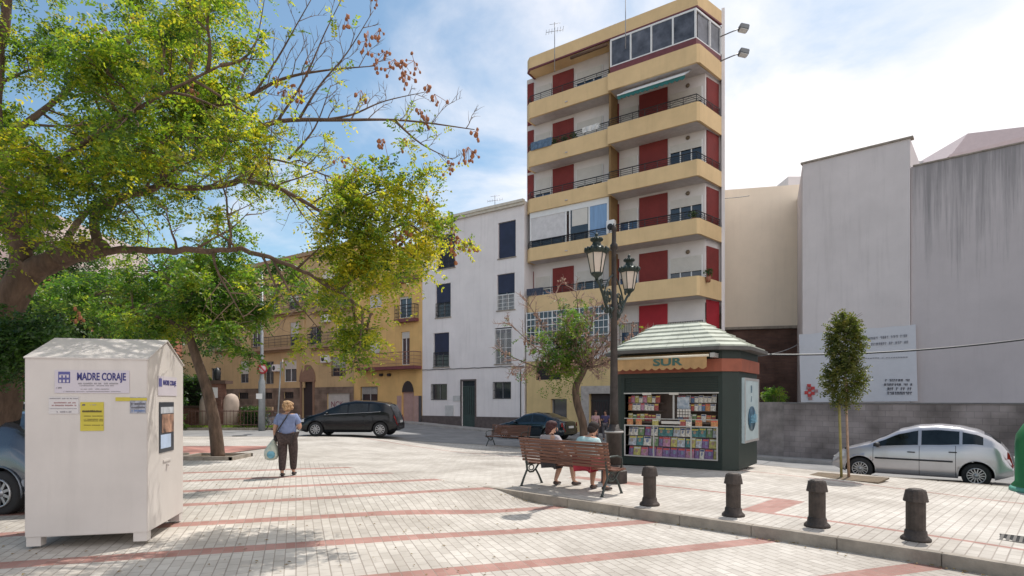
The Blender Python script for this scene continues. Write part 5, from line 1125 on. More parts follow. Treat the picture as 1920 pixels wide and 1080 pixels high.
for px, lab in ((.62, 'shelf_sign'), (1.32, 'shelf_sign')): q = MB(); q.box(px, px + .24, -.035, -.03, 1.79, 1.85); q.build('price_sign', mat('sign_cream', (.62, .58, .52), .6), kio)
cols = {'pink': (.42, .20, .28), 'purple': (.20, .12, .25), 'teal': (.08, .20, .20), 'blue': (.10, .16, .28), 'red': (.34, .08, .07), 'orange': (.50, .22, .09), 'yellow': (.44, .38, .12), 'cream': (.62, .57, .50), 'green': (.15, .22, .10), 'grey': (.42, .43, .46)}
random.seed(21); protoM = {}
def mag(col, x, y, z, w, h, lab, grp, tilt=R(-12), thick=.012, nm='magazine', cat='magazine'):
    key = (col, nm)
    if key not in protoM:
        t = thing(nm, lab, cat, (0, 0, 0), 0, grp); q = MB(); q.box(-.5, .5, -.5, .5, 0, 1); q.build('cover' if nm == 'magazine' else 'packet', mat('cover_' + col, cols[col], .4, var=.55, scale=5), t)
        q = MB(); a = MATS.get('masthead_' + col) or mat('masthead_' + col, random.choice(((.6, .58, .52), (.6, .1, .08), (.05, .08, .2), (.6, .5, .1))), .4); q.box(-.42, .42, -.53, -.51, .76, .92); q.build('masthead', a, t)
        if nm == 'magazine': q = MB(); q.ball((random.uniform(-.1, .1), -.5, .52), (.2, .06, .2), 8, 5); q.build('cover_picture', mat('cover_pic_' + col, (.35, .22, .16), .5, var=.7, scale=20, rgb2=random.choice(((.6, .4, .3), (.3, .4, .6), (.6, .55, .5)))), t)
        protoM[key] = [t, False]
    e = protoM[key]; t = e[0] if not e[1] else copy_tree(e[0]); e[1] = True; tag(t, lab, cat, grp)
    p = KO + ka * x + kn * y; t.location = (p.x, p.y, kz + z); t.rotation_euler = (tilt, 0, KA); t.scale = (w, thick, h)
G1 = 'magazines and comics displayed in the kiosk'
rows_ = [(.225, .265, ['purple', 'cream', 'pink', 'yellow', 'purple', 'pink', 'purple', 'grey', 'green'], 'bottom'), (.497, .25, ['teal', 'blue', 'green', 'pink', 'teal', 'grey', 'purple', 'cream', 'yellow'], 'middle'), (.757, .225, ['grey', 'teal', 'green', 'cream', 'blue', 'teal', 'grey', 'purple', 'cream'], 'upper')]
for z, h, cc_, rn in rows_:
    x = .18
    while x < KW - .22:
        w = random.uniform(.10, .21); col = random.choice(cc_)
        mag(col, x + w / 2, .11 + random.uniform(0, .03), z, w, h * random.uniform(.9, 1.05), f'mostly {col} magazine in the {rn} row of the kiosk lower display', G1); x += w + .012
for z, rn, cc_ in ((1.125, 'lowest', ['orange', 'yellow', 'cream', 'red', 'green']), (1.395, 'middle', ['pink', 'red', 'cream', 'orange', 'grey']), (1.595, 'top', ['pink', 'cream', 'red', 'pink', 'yellow'])):
    for x0, x1, sd_ in ((.14, 1.02, 'left of the dark hatch'), (1.47, KW - .14, 'right of the dark hatch')):
        x = x0
        while x < x1 - .07:
            w = random.uniform(.07, .13); col = random.choice(cc_ if x0 < 1 else cc_ + ['blue', 'cream'])
            mag(col, x + w / 2, .20, z, w, random.uniform(.15, .20), f'small {col} sweet packet on the kiosk {rn} shelf {sd_}', 'sweet packets on the kiosk shelves', R(-5), .02, 'sweet_packet', 'packet'); x += w + .01
for i, x in enumerate((.28, .52, .96, 1.66, 1.80, 2.05, 2.42)):
    col = ('orange', 'orange', 'yellow', 'red', 'cream', 'orange', 'orange')[i]
    mag(col, x, -.02, 1.03, .16, .145, f'{col} round sale tag {("first", "second", "third", "fourth", "fifth", "sixth", "last")[i]} from the left under the kiosk counter', 'sale tags under the kiosk counter', 0, .01, 'sale_tag', 'tag')
q = MB(); q.box(1.12, 1.6, -.03, -.022, 1.07, 1.14); q.build('counter_sign', MATS['sign_cream'], kio)
q = MB(); q.box(1.48, 1.78, .10, .11, 1.45, 1.74); q.build('blue_poster', mat('pale_blue_poster', (.25, .38, .52), .4, var=.5, scale=8, rgb2=(.6, .62, .65)), kio)
q = MB()
for i in range(3):
    for j in range(5): q.box(1.48 + j * .07, 1.535 + j * .07, .09, .10, 1.24 + i * .07, 1.295 + i * .07)
q.build('card_rack', MATS['sign_cream'], kio)
# advertising panel on the right flank
q = MB(); X = KW + CH; q.box(X + .002, X + .07, CH + .25, KDP - .12, .62, 2.2); ad = q.build('advert_panel', mat('advert_pale', (.46, .56, .58), .3, var=.15, scale=2), kio)
q = MB(); q.box(X + .072, X + .08, CH + .25, CH + .31, .62, 2.2).box(X + .072, X + .08, KDP - .18, KDP - .12, .62, 2.2).box(X + .072, X + .08, CH + .31, KDP - .18, .62, .68).box(X + .072, X + .08, CH + .31, KDP - .18, 2.14, 2.2); q.build('panel_frame', alu, ad)
q = MB(); M_ = Matrix.Translation((X + .075, (CH + KDP) / 2 + .02, 1.2)) @ Matrix.Rotation(R(90), 4, 'Y'); q.lathe([(.001, 0), (.30, 0), (.31, .012), (.001, .014)], seg=20, M=M_ @ Matrix.Diagonal((1.0, 1.2, 1, 1))); q.build('advert_disc', mat('advert_blue', (.02, .09, .15), .35, var=.5, scale=6), ad)
q = MB()
for i in range(6): q.box(X + .09, X + .095, 1.1 + (i % 2) * .05, 1.75, 1.1 + i * .035, 1.118 + i * .035)
q.build('advert_highlight', mat('advert_light', (.2, .45, .6), .35), ad)
for k, (s_, zz__) in enumerate((('Un', 1.95), ('ALSA', 1.68))): text('lettering', '|||' if k == 0 else '//', .2, MATS['advert_blue'], ad, (X + .073, (CH + KDP) / 2, zz__), (R(90), 0, R(90)))
# ------------------------------------------------------------------ glass recycling bin and drain
gX, gY = 11.46, 12.15; gb = thing('bottle_bank', 'rounded green bottle bank at the right edge of the picture', 'recycling bin', (gX, gY, zbase(gX, gY)))
gm = mat('bank_green', (.012, .17, .055), .4, var=.12, scale=2); q = MB(); q.lathe([(.84, .05), (.86, .12), (.80, .2), (.80, 1.05), (.78, 1.2), (.66, 1.42), (.45, 1.58), (.2, 1.66), (.001, 1.68)], seg=28); q.build('body', gm, gb)
q = MB(); q.lathe([(.90, 0), (.90, .06), (.86, .1)], seg=28); q.build('base_rim', mat('bank_base', (.10, .32, .25), .6, var=.4), gb)
q = MB(); n = 6
for i in range(n):
    a0, a1 = R(196 + i * 5), R(196 + (i + 1) * 5); q.quad((.81 * math.cos(a0), .81 * math.sin(a0), .32), (.81 * math.cos(a1), .81 * math.sin(a1), .32), (.81 * math.cos(a1), .81 * math.sin(a1), 1.1), (.81 * math.cos(a0), .81 * math.sin(a0), 1.1))
q.build('label', mat('bank_label', (.45, .45, .38), .6, var=.25, scale=12), gb)
for a in (R(200), R(340)): q = MB(); q.lathe([(.10, 0), (.12, .03), (.10, .05)], seg=14, M=Matrix.Translation((.78 * math.cos(a), .78 * math.sin(a), 1.2)) @ Matrix.Rotation(a, 4, 'Z') @ Matrix.Rotation(R(90), 4, 'Y')); q.build('bottle_hole', inner, gb)
Y = EYE * FPX / (1003 - HOR); X = PX(1916, Y); dr_ = thing('drain_grate', 'small iron drain grate set in the paving near the right edge', 'drain', (X, Y, zbase(X, Y) + .004), math.atan2(KD.y, KD.x))
q = MB(); 
for i in range(7): q.box(-.2 + i * .06, -.17 + i * .06, -.2, .2, 0, .012)
q.box(-.22, .22, -.22, -.2, 0, .012).box(-.22, .22, .2, .22, 0, .012); q.build('bars', mat('worn_iron', (.10, .09, .08), .7), dr_); q = MB(); q.box(-.21, .21, -.2, .2, -.002, .003); q.build('pit', inner, dr_)
Y = EYE * FPX / (819 - HOR); q = MB(); q.lathe([(.32, 0), (.32, .012), (.001, .014)], seg=20); o = q.build('manhole_cover', iron); o.location = (PX(455, Y), Y - .3, zbase(PX(455, Y), Y) + .006); tag(o, 'dark round manhole cover in the pale paving left of the walking woman', 'manhole')
# ------------------------------------------------------------------ signs and poles at left
gpole = mat('painted_grey_pole', (.30, .32, .33), .5, .3, var=.15)
Y = 31.0; X = PX(491, Y); g0 = zroad(X, Y); sp = thing('street_pole', 'thick tapering grey pole carrying a small red parking sign', 'pole', (X, Y, g0))
q = MB(); q.lathe([(.17, 0), (.17, 2.6), (.11, 2.75), (.085, 3.2), (.07, 8.4)], seg=12); q.build('pole', gpole, sp); q = MB(); q.box(-.22, .1, -.2, -.185, PZ(748, Y) - g0, PZ(738, Y) - g0); q.build('plate', frame_white, sp)
zc = PZ(692, Y) - g0; q = MB(); Mx = Matrix.Translation((.12, -.2, zc)) @ Matrix.Rotation(R(90), 4, 'X'); q.lathe([(.001, 0), (.27, 0), (.27, .015), (.001, .015)], seg=24, M=Mx); s_ = q.build('sign_disc', mat('sign_red', (.42, .03, .04), .4), sp)
q = MB(); q.lathe([(.001, 0), (.18, 0), (.18, .01), (.001, .01)], seg=24, M=Matrix.Translation((.12, -.217, zc)) @ Matrix.Rotation(R(90), 4, 'X')); q.build('sign_field', mat('sign_pink', (.62, .45, .47), .4), s_)
q = MB(); q.cbox((0, 0, 0), (.06, .01, .42), Matrix.Translation((.12, -.232, zc)) @ Matrix.Rotation(R(-42), 4, 'Y')); q.build('sign_bar', MATS['sign_red'], s_)
Y = 29.0; X = PX(524, Y); g0 = zroad(X, Y); s2 = thing('traffic_sign', 'round traffic sign seen from its grey edge on a thin leaning pole', 'road sign', (X, Y, g0)); h = PZ(678, Y) - g0
q = MB(); q.tube([(-.12, 0, 0), (.0, 0, h * .6), (.08, 0, h)], .035, 8); q.build('pole', gpole, s2)
q = MB(); q.lathe([(.001, 0), (.42, 0), (.42, .02), (.001, .02)], seg=28, M=Matrix.Translation((.16, .02, h - .30)) @ Matrix.Rotation(R(-68), 4, 'Z') @ Matrix.Rotation(R(90), 4, 'X')); q.build('sign_disc', mat('sign_back', (.42, .44, .44), .4, .4), s2)
# brick garden wall, pillar, pale domes, hedge
pm = brickmat('garden_brick', (.17, .075, .055), (.24, .11, .08), (.25, .19, .15), .25, .08)
Y = 33.5; gw = thing('garden_wall', 'low reddish brick garden wall on the planted island', 'wall', (PX(330, Y), Y, 0)); q = MB(); q.box(0, PX(462, Y) - PX(330, Y), 0, .25, -.1, PZ(765, Y)); q.build('wall', pm, gw); q = MB(); q.box(-.05, PX(462, Y) - PX(330, Y) + .05, -.04, .29, PZ(765, Y), PZ(765, Y) + .12); q.build('coping', mat('dark_coping', (.10, .06, .045), .7), gw)
q = MB(); q.box(PX(454, Y) - PX(330, Y), PX(510, Y) - PX(330, Y), .02, .2, PZ(768, Y) - .05, PZ(763, Y)); q.build('ledge', rst, gw)
gp = thing('garden_pillar', 'brick pillar with a flat dark cap and a white notice on the planted island', 'pillar', (PX(414, Y), Y - .4, 0)); s = Y / FPX
q = MB(); q.box(-14 * s, 12 * s, -.3, .3, .0, PZ(720, Y)); q.build('shaft', pm, gp); q = MB(); q.box(-20 * s, 22 * s, -.45, .45, PZ(720, Y), PZ(714, Y)); q.build('cap', MATS['dark_coping'], gp)
q = MB(); q.box(-7 * s, 6 * s, -.32, -.302, PZ(746, Y), PZ(727, Y)); q.build('notice', frame_white, gp)
q = MB(); q.lathe([(.14, 0), (.16, .1), (.22, .45), (.14, .62), (.03, .75)], (0, 0, PZ(714, Y)), 6); q.build('lantern', iron, gp)
for px, lab in ((433, 'pale rounded stone dome right of the garden pillar'), (390, 'pale rounded stone dome left of the garden pillar')):
    c = thing('stone_dome', lab, 'stone ornament', (PX(px, Y), Y - .15, 0), 0, 'pale stone domes on the island'); q = MB(); q.lathe([(.42, 0), (.42, .9), (.44, 1.25), (.42, 1.6), (.33, 1.85), (.18, 1.98), (.001, 2.02)], seg=20, M=Matrix.Rotation(R(3), 4, 'Y')); q.build('dome', mat('pale_stone', (.50, .40, .33), .8, var=.12), c)
q = MB(); fz = thing('iron_fence', 'dark low iron fence along the planted island kerb', 'fence', (-22, 31.95, .1))
for i in range(52): q.box(i * .19 - .01, i * .19 + .01, -.01, .01, 0, 1.0)
q.build('pickets', MATS['brown_shutter'], fz); q = MB(); q.box(-.1, 9.8, -.02, .02, .18, .22).box(-.1, 9.8, -.02, .02, .92, .97); q.build('rails', MATS['brown_shutter'], fz)
# pits and sapling bed
stX, stY = 7.72, 13.55
q = MB(); q.box(-.75, .75, -.55, .55, 0, .035); o = q.build('sapling_bed', earth); o.location = (stX, stY, zbase(stX, stY)); o.rotation_euler.z = math.atan2(KD.y, KD.x); o['kind'] = 'structure'
# ------------------------------------------------------------------ people
skin_m = mat('skin', (.50, .29, .20), .55, var=.08, scale=8); skin_d = mat('tanned_skin', (.42, .22, .14), .55, var=.08, scale=8)
def hand(P, D, side_v, s=1.0, curl=.5, r=.0085):
    """palm + five fingers, P wrist, D direction of the hand, side_v towards the thumb"""
    D = Vector(D).normalized(); T_ = Vector(side_v); T_ = (T_ - D * T_.dot(D)).normalized(); C = D.cross(T_).normalized(); P = Vector(P); out = []
    out.append(([(*P, .022 * s), (*(P + D * .035 * s), (.034 * s, .016 * s)), (*(P + D * .075 * s), (.036 * s, .014 * s))], [(0, 1), (1, 2)]))
    for i, (off, ln) in enumerate(((.028, .072), (.010, .080), (-.010, .074), (-.028, .058))):
        b = P + D * .072 * s + T_ * off * s; pts = [b]; d = D.copy()
        for k, f in enumerate((.42, .32, .26)):
            d = (d * math.cos(curl * .7) + C * math.sin(curl * .7)).normalized(); pts.append(pts[-1] + d * ln * f * s)
        out.append(([(*p, r * s * (1.05 - .12 * k)) for k, p in enumerate(pts)], [(k, k + 1) for k in range(3)]))
    b = P + D * .02 * s + T_ * .026 * s; out.append(([(*b, .012 * s), (*(b + (D * .6 + T_ * .8).normalized() * .035 * s), .010 * s), (*(b + (D * .95 + T_ * .45 + C * .3).normalized() * .068 * s), .0085 * s)], [(0, 1), (1, 2)]))
    return out
def person(name, label, loc, rz, J, skinm, group=None, hands=True, curl=.6):
    """J: joints; one grown surface for the body, head and limbs"""
    p = thing(name, label, 'person', loc, rz, group); nd = []; ed = []; idx = {}
    def add(k, r, link_=None):
        nd.append((*J[k], r)); idx[k] = len(nd) - 1
        if link_: ed.append((idx[link_], idx[k]))
    w = J.get('w', 1.0)
    add('pelvis', (.14 * w, .11 * w)); add('waist', (.125 * w, .10 * w), 'pelvis'); add('chest', (.145 * w, .105 * w), 'waist'); add('neck0', .06, 'chest'); add('neck', .047, 'neck0')
    add('jaw', .058, 'neck'); add('head', (.075, .088), 'jaw'); add('crown', (.062, .072), 'head')
    for s in 'LR':
        add('sh' + s, .058 * w, 'chest'); add('el' + s, .040 * w, 'sh' + s); add('fa' + s, .036, 'el' + s); add('wr' + s, .024, 'fa' + s)
        add('hip' + s, .085 * w, 'pelvis'); add('th' + s, .078 * w, 'hip' + s); add('kn' + s, .055 * w, 'th' + s); add('ca' + s, .052 * w, 'kn' + s); add('an' + s, .034, 'ca' + s); add('toe' + s, .028, 'an' + s)
    body = skin('body', nd, ed, skinm, p)
    extra = []
    if hands:
        for s in 'LR':
            W_ = Vector(J['wr' + s]); D = W_ - Vector(J['fa' + s])
            for n_, e_ in hand(W_, J.get('hd' + s, D), J['ht' + s], 1.0, curl): extra.append(skin('tmp', n_, e_, skinm, None, 0, 1))
    F = Vector(J['face']).normalized(); Hc = Vector(J['head']); U = (Vector(J['crown']) - Vector(J['jaw'])).normalized(); Sx = F.cross(U).normalized()
    nb = Hc + F * .080 - U * .005
    extra.append(skin('tmp', [(*nb, .008), (*(nb + F * .016 - U * .028), .013), (*(nb + F * .002 - U * .042), .009)], [(0, 1), (1, 2)], skinm, None, 0, 1))
    extra.append(skin('tmp', [(*(Hc + F * .03 - U * .085), .03), (*(Hc + F * .062 - U * .082), .022)], [(0, 1)], skinm, None, 0, 1))
    for s in (1, -1): e0 = Hc + Sx * s * .078 - U * .01 - F * .005; extra.append(skin('tmp', [(*(e0 + U * .022), .008), (*(e0 - U * .02), .010)], [(0, 1)], skinm, None, 0, 1))
    join_into(body, extra)
    for s in (1, -1):
        q = MB(); c = Hc + F * .082 + Sx * s * .030 + U * .010; q.ball(tuple(c), (.010, .010, .008), 8, 6); q.build('eye', mat('eye_dark', (.05, .03, .02), .2), p)
    q = MB(); c = Hc + F * .088 - U * .060; q.tube([tuple(c - Sx * .022), tuple(c + F * .004), tuple(c + Sx * .022)], [.004, .008, .004], 6); q.build('mouth', mat('lips', (.35, .09, .08), .4), p)
    return p, idx, nd
def garment(name, m, p, nodes, edges, root=0, sub=2): return skin(name, nodes, edges, m, p, root, sub)
def n3(v, r): return (*v, r)
def hair(p, J, m, balls, name='hair', jit=.06):
    q = MB(); Hc = Vector(J['head']); F = Vector(J['face']).normalized(); U = (Vector(J['crown']) - Vector(J['jaw'])).normalized(); Sx = F.cross(U).normalized()
    for f, s, u, r in balls: q.ball(tuple(Hc + F * f + Sx * s + U * u), r, 12, 8, jit)
    return q.build(name, m, p)
# walking woman with a carrier bag (seen from behind, walking away)
V = lambda *a: Vector(a)
J = dict(w=1.28, pelvis=V(0, 0, .86), waist=V(0, -.02, 1.02), chest=V(0, -.03, 1.22), neck0=V(0, -.03, 1.335), neck=V(0, -.01, 1.375), jaw=V(0, .015, 1.42), head=V(.015, .02, 1.50), crown=V(.02, .01, 1.555), face=V(.25, 1, -.1),
    shL=V(-.17, -.03, 1.27), elL=V(-.255, -.01, 1.03), faL=V(-.27, .03, .93), wrL=V(-.275, .06, .82), htL=V(0, 1, 0), shR=V(.17, -.03, 1.27), elR=V(.25, .02, 1.05), faR=V(.20, .12, 1.02), wrR=V(.12, .20, 1.02), htR=V(0, 0, 1),
    hipL=V(-.10, 0, .83), thL=V(-.105, .0, .64), knL=V(-.10, .0, .46), caL=V(-.10, -.03, .30), anL=V(-.10, -.06, .085), toeL=V(-.105, .06, .04),
    hipR=V(.10, 0, .83), thR=V(.10, .06, .64), knR=V(.095, .11, .46), caR=V(.09, .13, .30), anR=V(.085, .15, .085), toeR=V(.09, .28, .04))
fx = -4.80; fy = 12.55
wo_, _, _ = person('person', 'woman walking away in a lilac T-shirt and dark trousers with a shoulder bag', (fx, fy, 0), R(8), J, skin_m)
shirt = mat('lilac_shirt', (.20, .25, .42), .85, var=.18, scale=12, bump=.3, bscale=25)
garment('shirt', shirt, wo_, [n3(J['pelvis'] + V(0, 0, .02), (.215, .165)), n3(J['waist'], (.19, .155)), n3(J['chest'], (.195, .15)), n3(J['neck0'] + V(0, 0, -.02), (.09, .075)), n3(J['shL'], .088), n3(J['shL'].lerp(J['elL'], .75), .078), n3(J['shR'], .088), n3(J['shR'].lerp(J['elR'], .75), .078)], [(0, 1), (1, 2), (2, 3), (2, 4), (4, 5), (2, 6), (6, 7)])
trs = mat('dark_trousers', (.045, .032, .034), .9, var=.5, scale=30, rgb2=(.10, .07, .065))
def legs(m, p, J, r, to='an', nm='trousers', seat=.17):
    nn = [n3(J['pelvis'] + V(0, 0, -.0), (seat * J['w'] / 1.1, seat * .85))]; ee = []
    for s in 'LR':
        b = len(nn); ks = ['hip', 'th', 'kn', 'ca', 'an'][:{'an': 5, 'ca': 4, 'kn': 3}[to]]
        for i, k in enumerate(ks): nn.append(n3(J[k + s] + (V(0, 0, .03) if k == 'an' else V(0, 0, 0)), r[i])); ee.append(((0 if i == 0 else b + i - 1), b + i))
    return garment(nm, m, p, nn, ee)
legs(trs, wo_, J, (.125, .115, .092, .085, .065))
def shoes(p, J, m, s=1):
    for k in 'LR':
        a = J['an' + k]; t = J['toe' + k]; d = (t - a); d.z = 0; d.normalize()
        garment('shoe', m, p, [n3(a + V(0, 0, -.035) - d * .05, .038), n3(a + V(0, 0, -.04) + d * .04, .042), n3(t + V(0, 0, -.005) + d * .03, (.042, .028)), n3(t + d * .075 + V(0, 0, -.01), .024)], [(0, 1), (1, 2), (2, 3)], sub=1)
shoes(wo_, J, mat('black_shoe', (.03, .025, .025), .5))
blond = mat('strawberry_blond', (.42, .20, .09), .7, var=.45, scale=30, bump=.8, bscale=60, rgb2=(.72, .48, .26))
random.seed(4); bl_ = [(-.03, 0, .02, (.105, .105, .10)), (-.05, .0, -.05, (.085, .095, .07))]
for i in range(34):
    a = random.uniform(0, 6.28); e = random.uniform(-.9, 1.2); c = math.cos(e) * .098; y = -.035 + c * math.sin(a) * 1.0
    if y > .035 and e < .3: continue
    bl_.append((y, c * math.cos(a), math.sin(e) * .095 + .005, random.uniform(.022, .036)))
hair(wo_, J, blond, bl_)
st_m = mat('bag_strap', (.03, .025, .03), .6); q = MB()
q.tube([V(.08, -.01, 1.375), V(.05, -.13, 1.35), V(0, -.185, 1.24), V(-.10, -.195, 1.08), V(-.20, -.15, .93), V(-.25, -.05, .86)], .014, 6); sb = q.build('bag_strap', st_m, wo_)
q = MB(); q.ball((-.24, .06, .82), (.06, .11, .09), 12, 8); q.build('shoulder_bag', st_m, wo_)
# plastic carrier bag: hangs from her left hand
bag = thing('carrier_bag', 'pale green and blue plastic carrier bag in the walking woman’s left hand', 'bag', (fx, fy, 0), R(8))
q = MB(); n = 16; cz_ = [(.80, .012, .012), (.74, .05, .035), (.66, .10, .07), (.56, .145, .095), (.46, .155, .10), (.38, .13, .085), (.345, .07, .045)]; prev = None; random.seed(8)
for i, (z, a, b) in enumerate(cz_):
    ring = [q.bm.verts.new((-.30 - .055 * i / 6 + a * math.cos(t) * random.uniform(.9, 1.08), .04 + b * math.sin(t) * random.uniform(.88, 1.1), z)) for t in np.linspace(0, 2 * math.pi, n, endpoint=False)]
    if prev:
        for k in range(n): q.bm.faces.new((prev[k], ring[k], ring[(k + 1) % n], prev[(k + 1) % n])).smooth = True
    prev = ring
q.bm.faces.new(prev)
q.build('sack', mat('pale_green_plastic', (.52, .60, .52), .35, var=.12, scale=14, bump=.6, bscale=18, rgb2=(.70, .72, .62)), bag)
q = MB(); q.ball((-.33, -.045, .47), (.085, .02, .085), 12, 8); q.build('blue_print', mat('bag_blue', (.18, .45, .58), .4, var=.3, scale=12), bag)
q = MB(); q.tube([(-.30, .04, .74), (-.275, .06, .815), (-.25, .08, .80), (-.29, .10, .72)], .007, 5); q.build('handle', MATS['pale_green_plastic'], bag)
# seated women on the bench (bench frame: facing +y)
def seated(label, sx, J, sk): 
    px_ = BC.x + math.cos(BRZ) * sx; py_ = BC.y + math.sin(BRZ) * sx
    return person('person', label, (px_, py_, 0), BRZ, J, sk)[0]
JA = dict(w=1.12, pelvis=V(0, .13, .53), waist=V(.0, .09, .68), chest=V(.01, .05, .86), neck0=V(.01, .05, .97), neck=V(.01, .07, 1.01), jaw=V(.02, .09, 1.055), head=V(.025, .10, 1.125), crown=V(.02, .09, 1.185), face=V(.95, .45, -.08),
    shL=V(-.17, .05, .92), elL=V(-.21, .12, .68), faL=V(-.17, .25, .60), wrL=V(-.10, .34, .57), htL=V(1, 0, .3), shR=V(.18, .05, .92), elR=V(.30, .10, .72), faR=V(.30, .22, .64), wrR=V(.24, .32, .59), htR=V(-1, 0, .3),
    hipL=V(-.09, .15, .51), thL=V(-.10, .33, .51), knL=V(-.10, .52, .49), caL=V(-.12, .46, .30), anL=V(-.13, .36, .085), toeL=V(-.14, .47, .04),
    hipR=V(.09, .15, .51), thR=V(.10, .33, .51), knR=V(.12, .53, .49), caR=V(.14, .55, .30), anR=V(.16, .56, .085), toeR=V(.18, .67, .04))
A_ = seated('brown haired woman in a grey top sitting left on the bench, face turned right', -.40, JA, skin_m)
greyt = mat('grey_top', (.36, .33, .35), .85, var=.1, scale=10, bump=.3, bscale=20)
def top_g(m, p, J, a=.165): return garment('top', m, p, [n3(J['pelvis'] + V(0, 0, .02), (a * 1.12, a * .85)), n3(J['waist'], (a, a * .8)), n3(J['chest'], (a * 1.06, a * .8)), n3(J['neck0'] + V(0, 0, -.02), (.08, .07)), n3(J['shL'], .075), n3(J['shL'].lerp(J['elL'], .6), .066), n3(J['shR'], .075), n3(J['shR'].lerp(J['elR'], .6), .066)], [(0, 1), (1, 2), (2, 3), (2, 4), (4, 5), (2, 6), (6, 7)])
top_g(greyt, A_, JA, .175); legs(mat('dark_skirt', (.05, .045, .05), .9, var=.3), A_, JA, (.115, .11, .09), 'kn', 'skirt')
sand = mat('sandal', (.05, .03, .025), .5); shoes(A_, JA, sand)
brn = mat('dark_auburn_hair', (.045, .012, .012), .75, var=.4, scale=30, stretch=(3, 3, .4)); hair(A_, JA, brn, [(-.035, 0, .02, (.105, .10, .105)), (-.06, 0, -.06, (.085, .095, .10)), (-.055, .0, -.11, (.075, .085, .07)), (.0, 0, .06, (.095, .085, .06))], jit=.03)
JB = dict(w=1.22, pelvis=V(0, .15, .53), waist=V(.0, .14, .68), chest=V(-.01, .18, .86), neck0=V(-.01, .24, .965), neck=V(0, .28, 1.0), jaw=V(0, .33, 1.03), head=V(0, .37, 1.105), crown=V(0, .37, 1.165), face=V(.1, 1, -.5),
    shL=V(-.19, .20, .90), elL=V(-.32, .22, .70), faL=V(-.30, .34, .64), wrL=V(-.20, .44, .60), htL=V(1, 0, .3), shR=V(.19, .20, .90), elR=V(.25, .26, .68), faR=V(.20, .38, .62), wrR=V(.12, .46, .59), htR=V(-1, 0, .3),
    hipL=V(-.10, .17, .51), thL=V(-.12, .35, .51), knL=V(-.14, .55, .49), caL=V(-.12, .50, .30), anL=V(-.10, .44, .085), toeL=V(-.12, .56, .04),
    hipR=V(.10, .17, .51), thR=V(.12, .35, .51), knR=V(.15, .55, .49), caR=V(.17, .50, .30), anR=V(.18, .42, .085), toeR=V(.21, .53, .04))
B_ = seated('dark haired woman in a turquoise top leaning forward, sitting right on the bench', .38, JB, skin_d)
turq = mat('turquoise_top', (.22, .50, .52), .85, var=.15, scale=3, rgb2=(.62, .68, .66), bump=.3, bscale=20); top_g(turq, B_, JB, .185)
legs(mat('red_shorts', (.38, .03, .05), .8, var=.2), B_, JB, (.125, .12, .095), 'kn', 'shorts'); shoes(B_, JB, sand)
dk = mat('dark_brown_hair', (.022, .014, .012), .85, var=.4, scale=30); hair(B_, JB, dk, [(-.03, 0, .03, (.10, .10, .10)), (-.06, 0, -.03, (.085, .09, .08)), (-.01, 0, .05, (.095, .09, .07))], jit=.04)
# two people standing by the tower doorway
def stander(label, px, Y, h, sk, topm, botm, hairm, rz):
    X = PX(px, Y); g = zroad(X, Y) + (.12 if Y > 31.2 else 0); J2 = {k: (v.copy() if isinstance(v, Vector) else v) for k, v in J.items()}; J2['w'] = .98
    J2['elL'], J2['faL'], J2['wrL'] = V(-.22, 0, 1.04), V(-.22, .05, .94), V(-.21, .09, .84); J2['elR'], J2['faR'], J2['wrR'] = V(.22, .02, 1.04), V(.17, .14, 1.05), V(.10, .2, 1.08)
    J2['knR'], J2['caR'], J2['anR'], J2['toeR'], J2['thR'] = V(.095, .0, .46), V(.09, -.01, .30), V(.085, -.03, .085), V(.09, .09, .04), V(.10, 0, .64)
    p = person('person', label, (X, Y, g), rz, J2, sk)[0]; p.scale = (h / 1.6,) * 3
    top_g(topm, p, J2, .15); legs(botm, p, J2, (.10, .095, .075, .065, .05), seat=.135); shoes(p, J2, sand); hair(p, J2, hairm, [(-.03, 0, .03, (.10, .10, .095)), (-.05, 0, -.04, (.085, .09, .09))])
stander('person in a pale pink top standing left of the tower doorway', 1117, 29.0, 1.5, skin_m, mat('pink_top', (.42, .26, .27), .8), mat('mid_grey_trousers', (.12, .11, .12), .9), brn, R(190))
stander('person in a dark blue top standing in front of the dark tower doorway', 1135, 29.6, 1.52, skin_d, mat('dark_blue_top', (.06, .05, .12), .8), MATS['mid_grey_trousers'], dk, R(165))
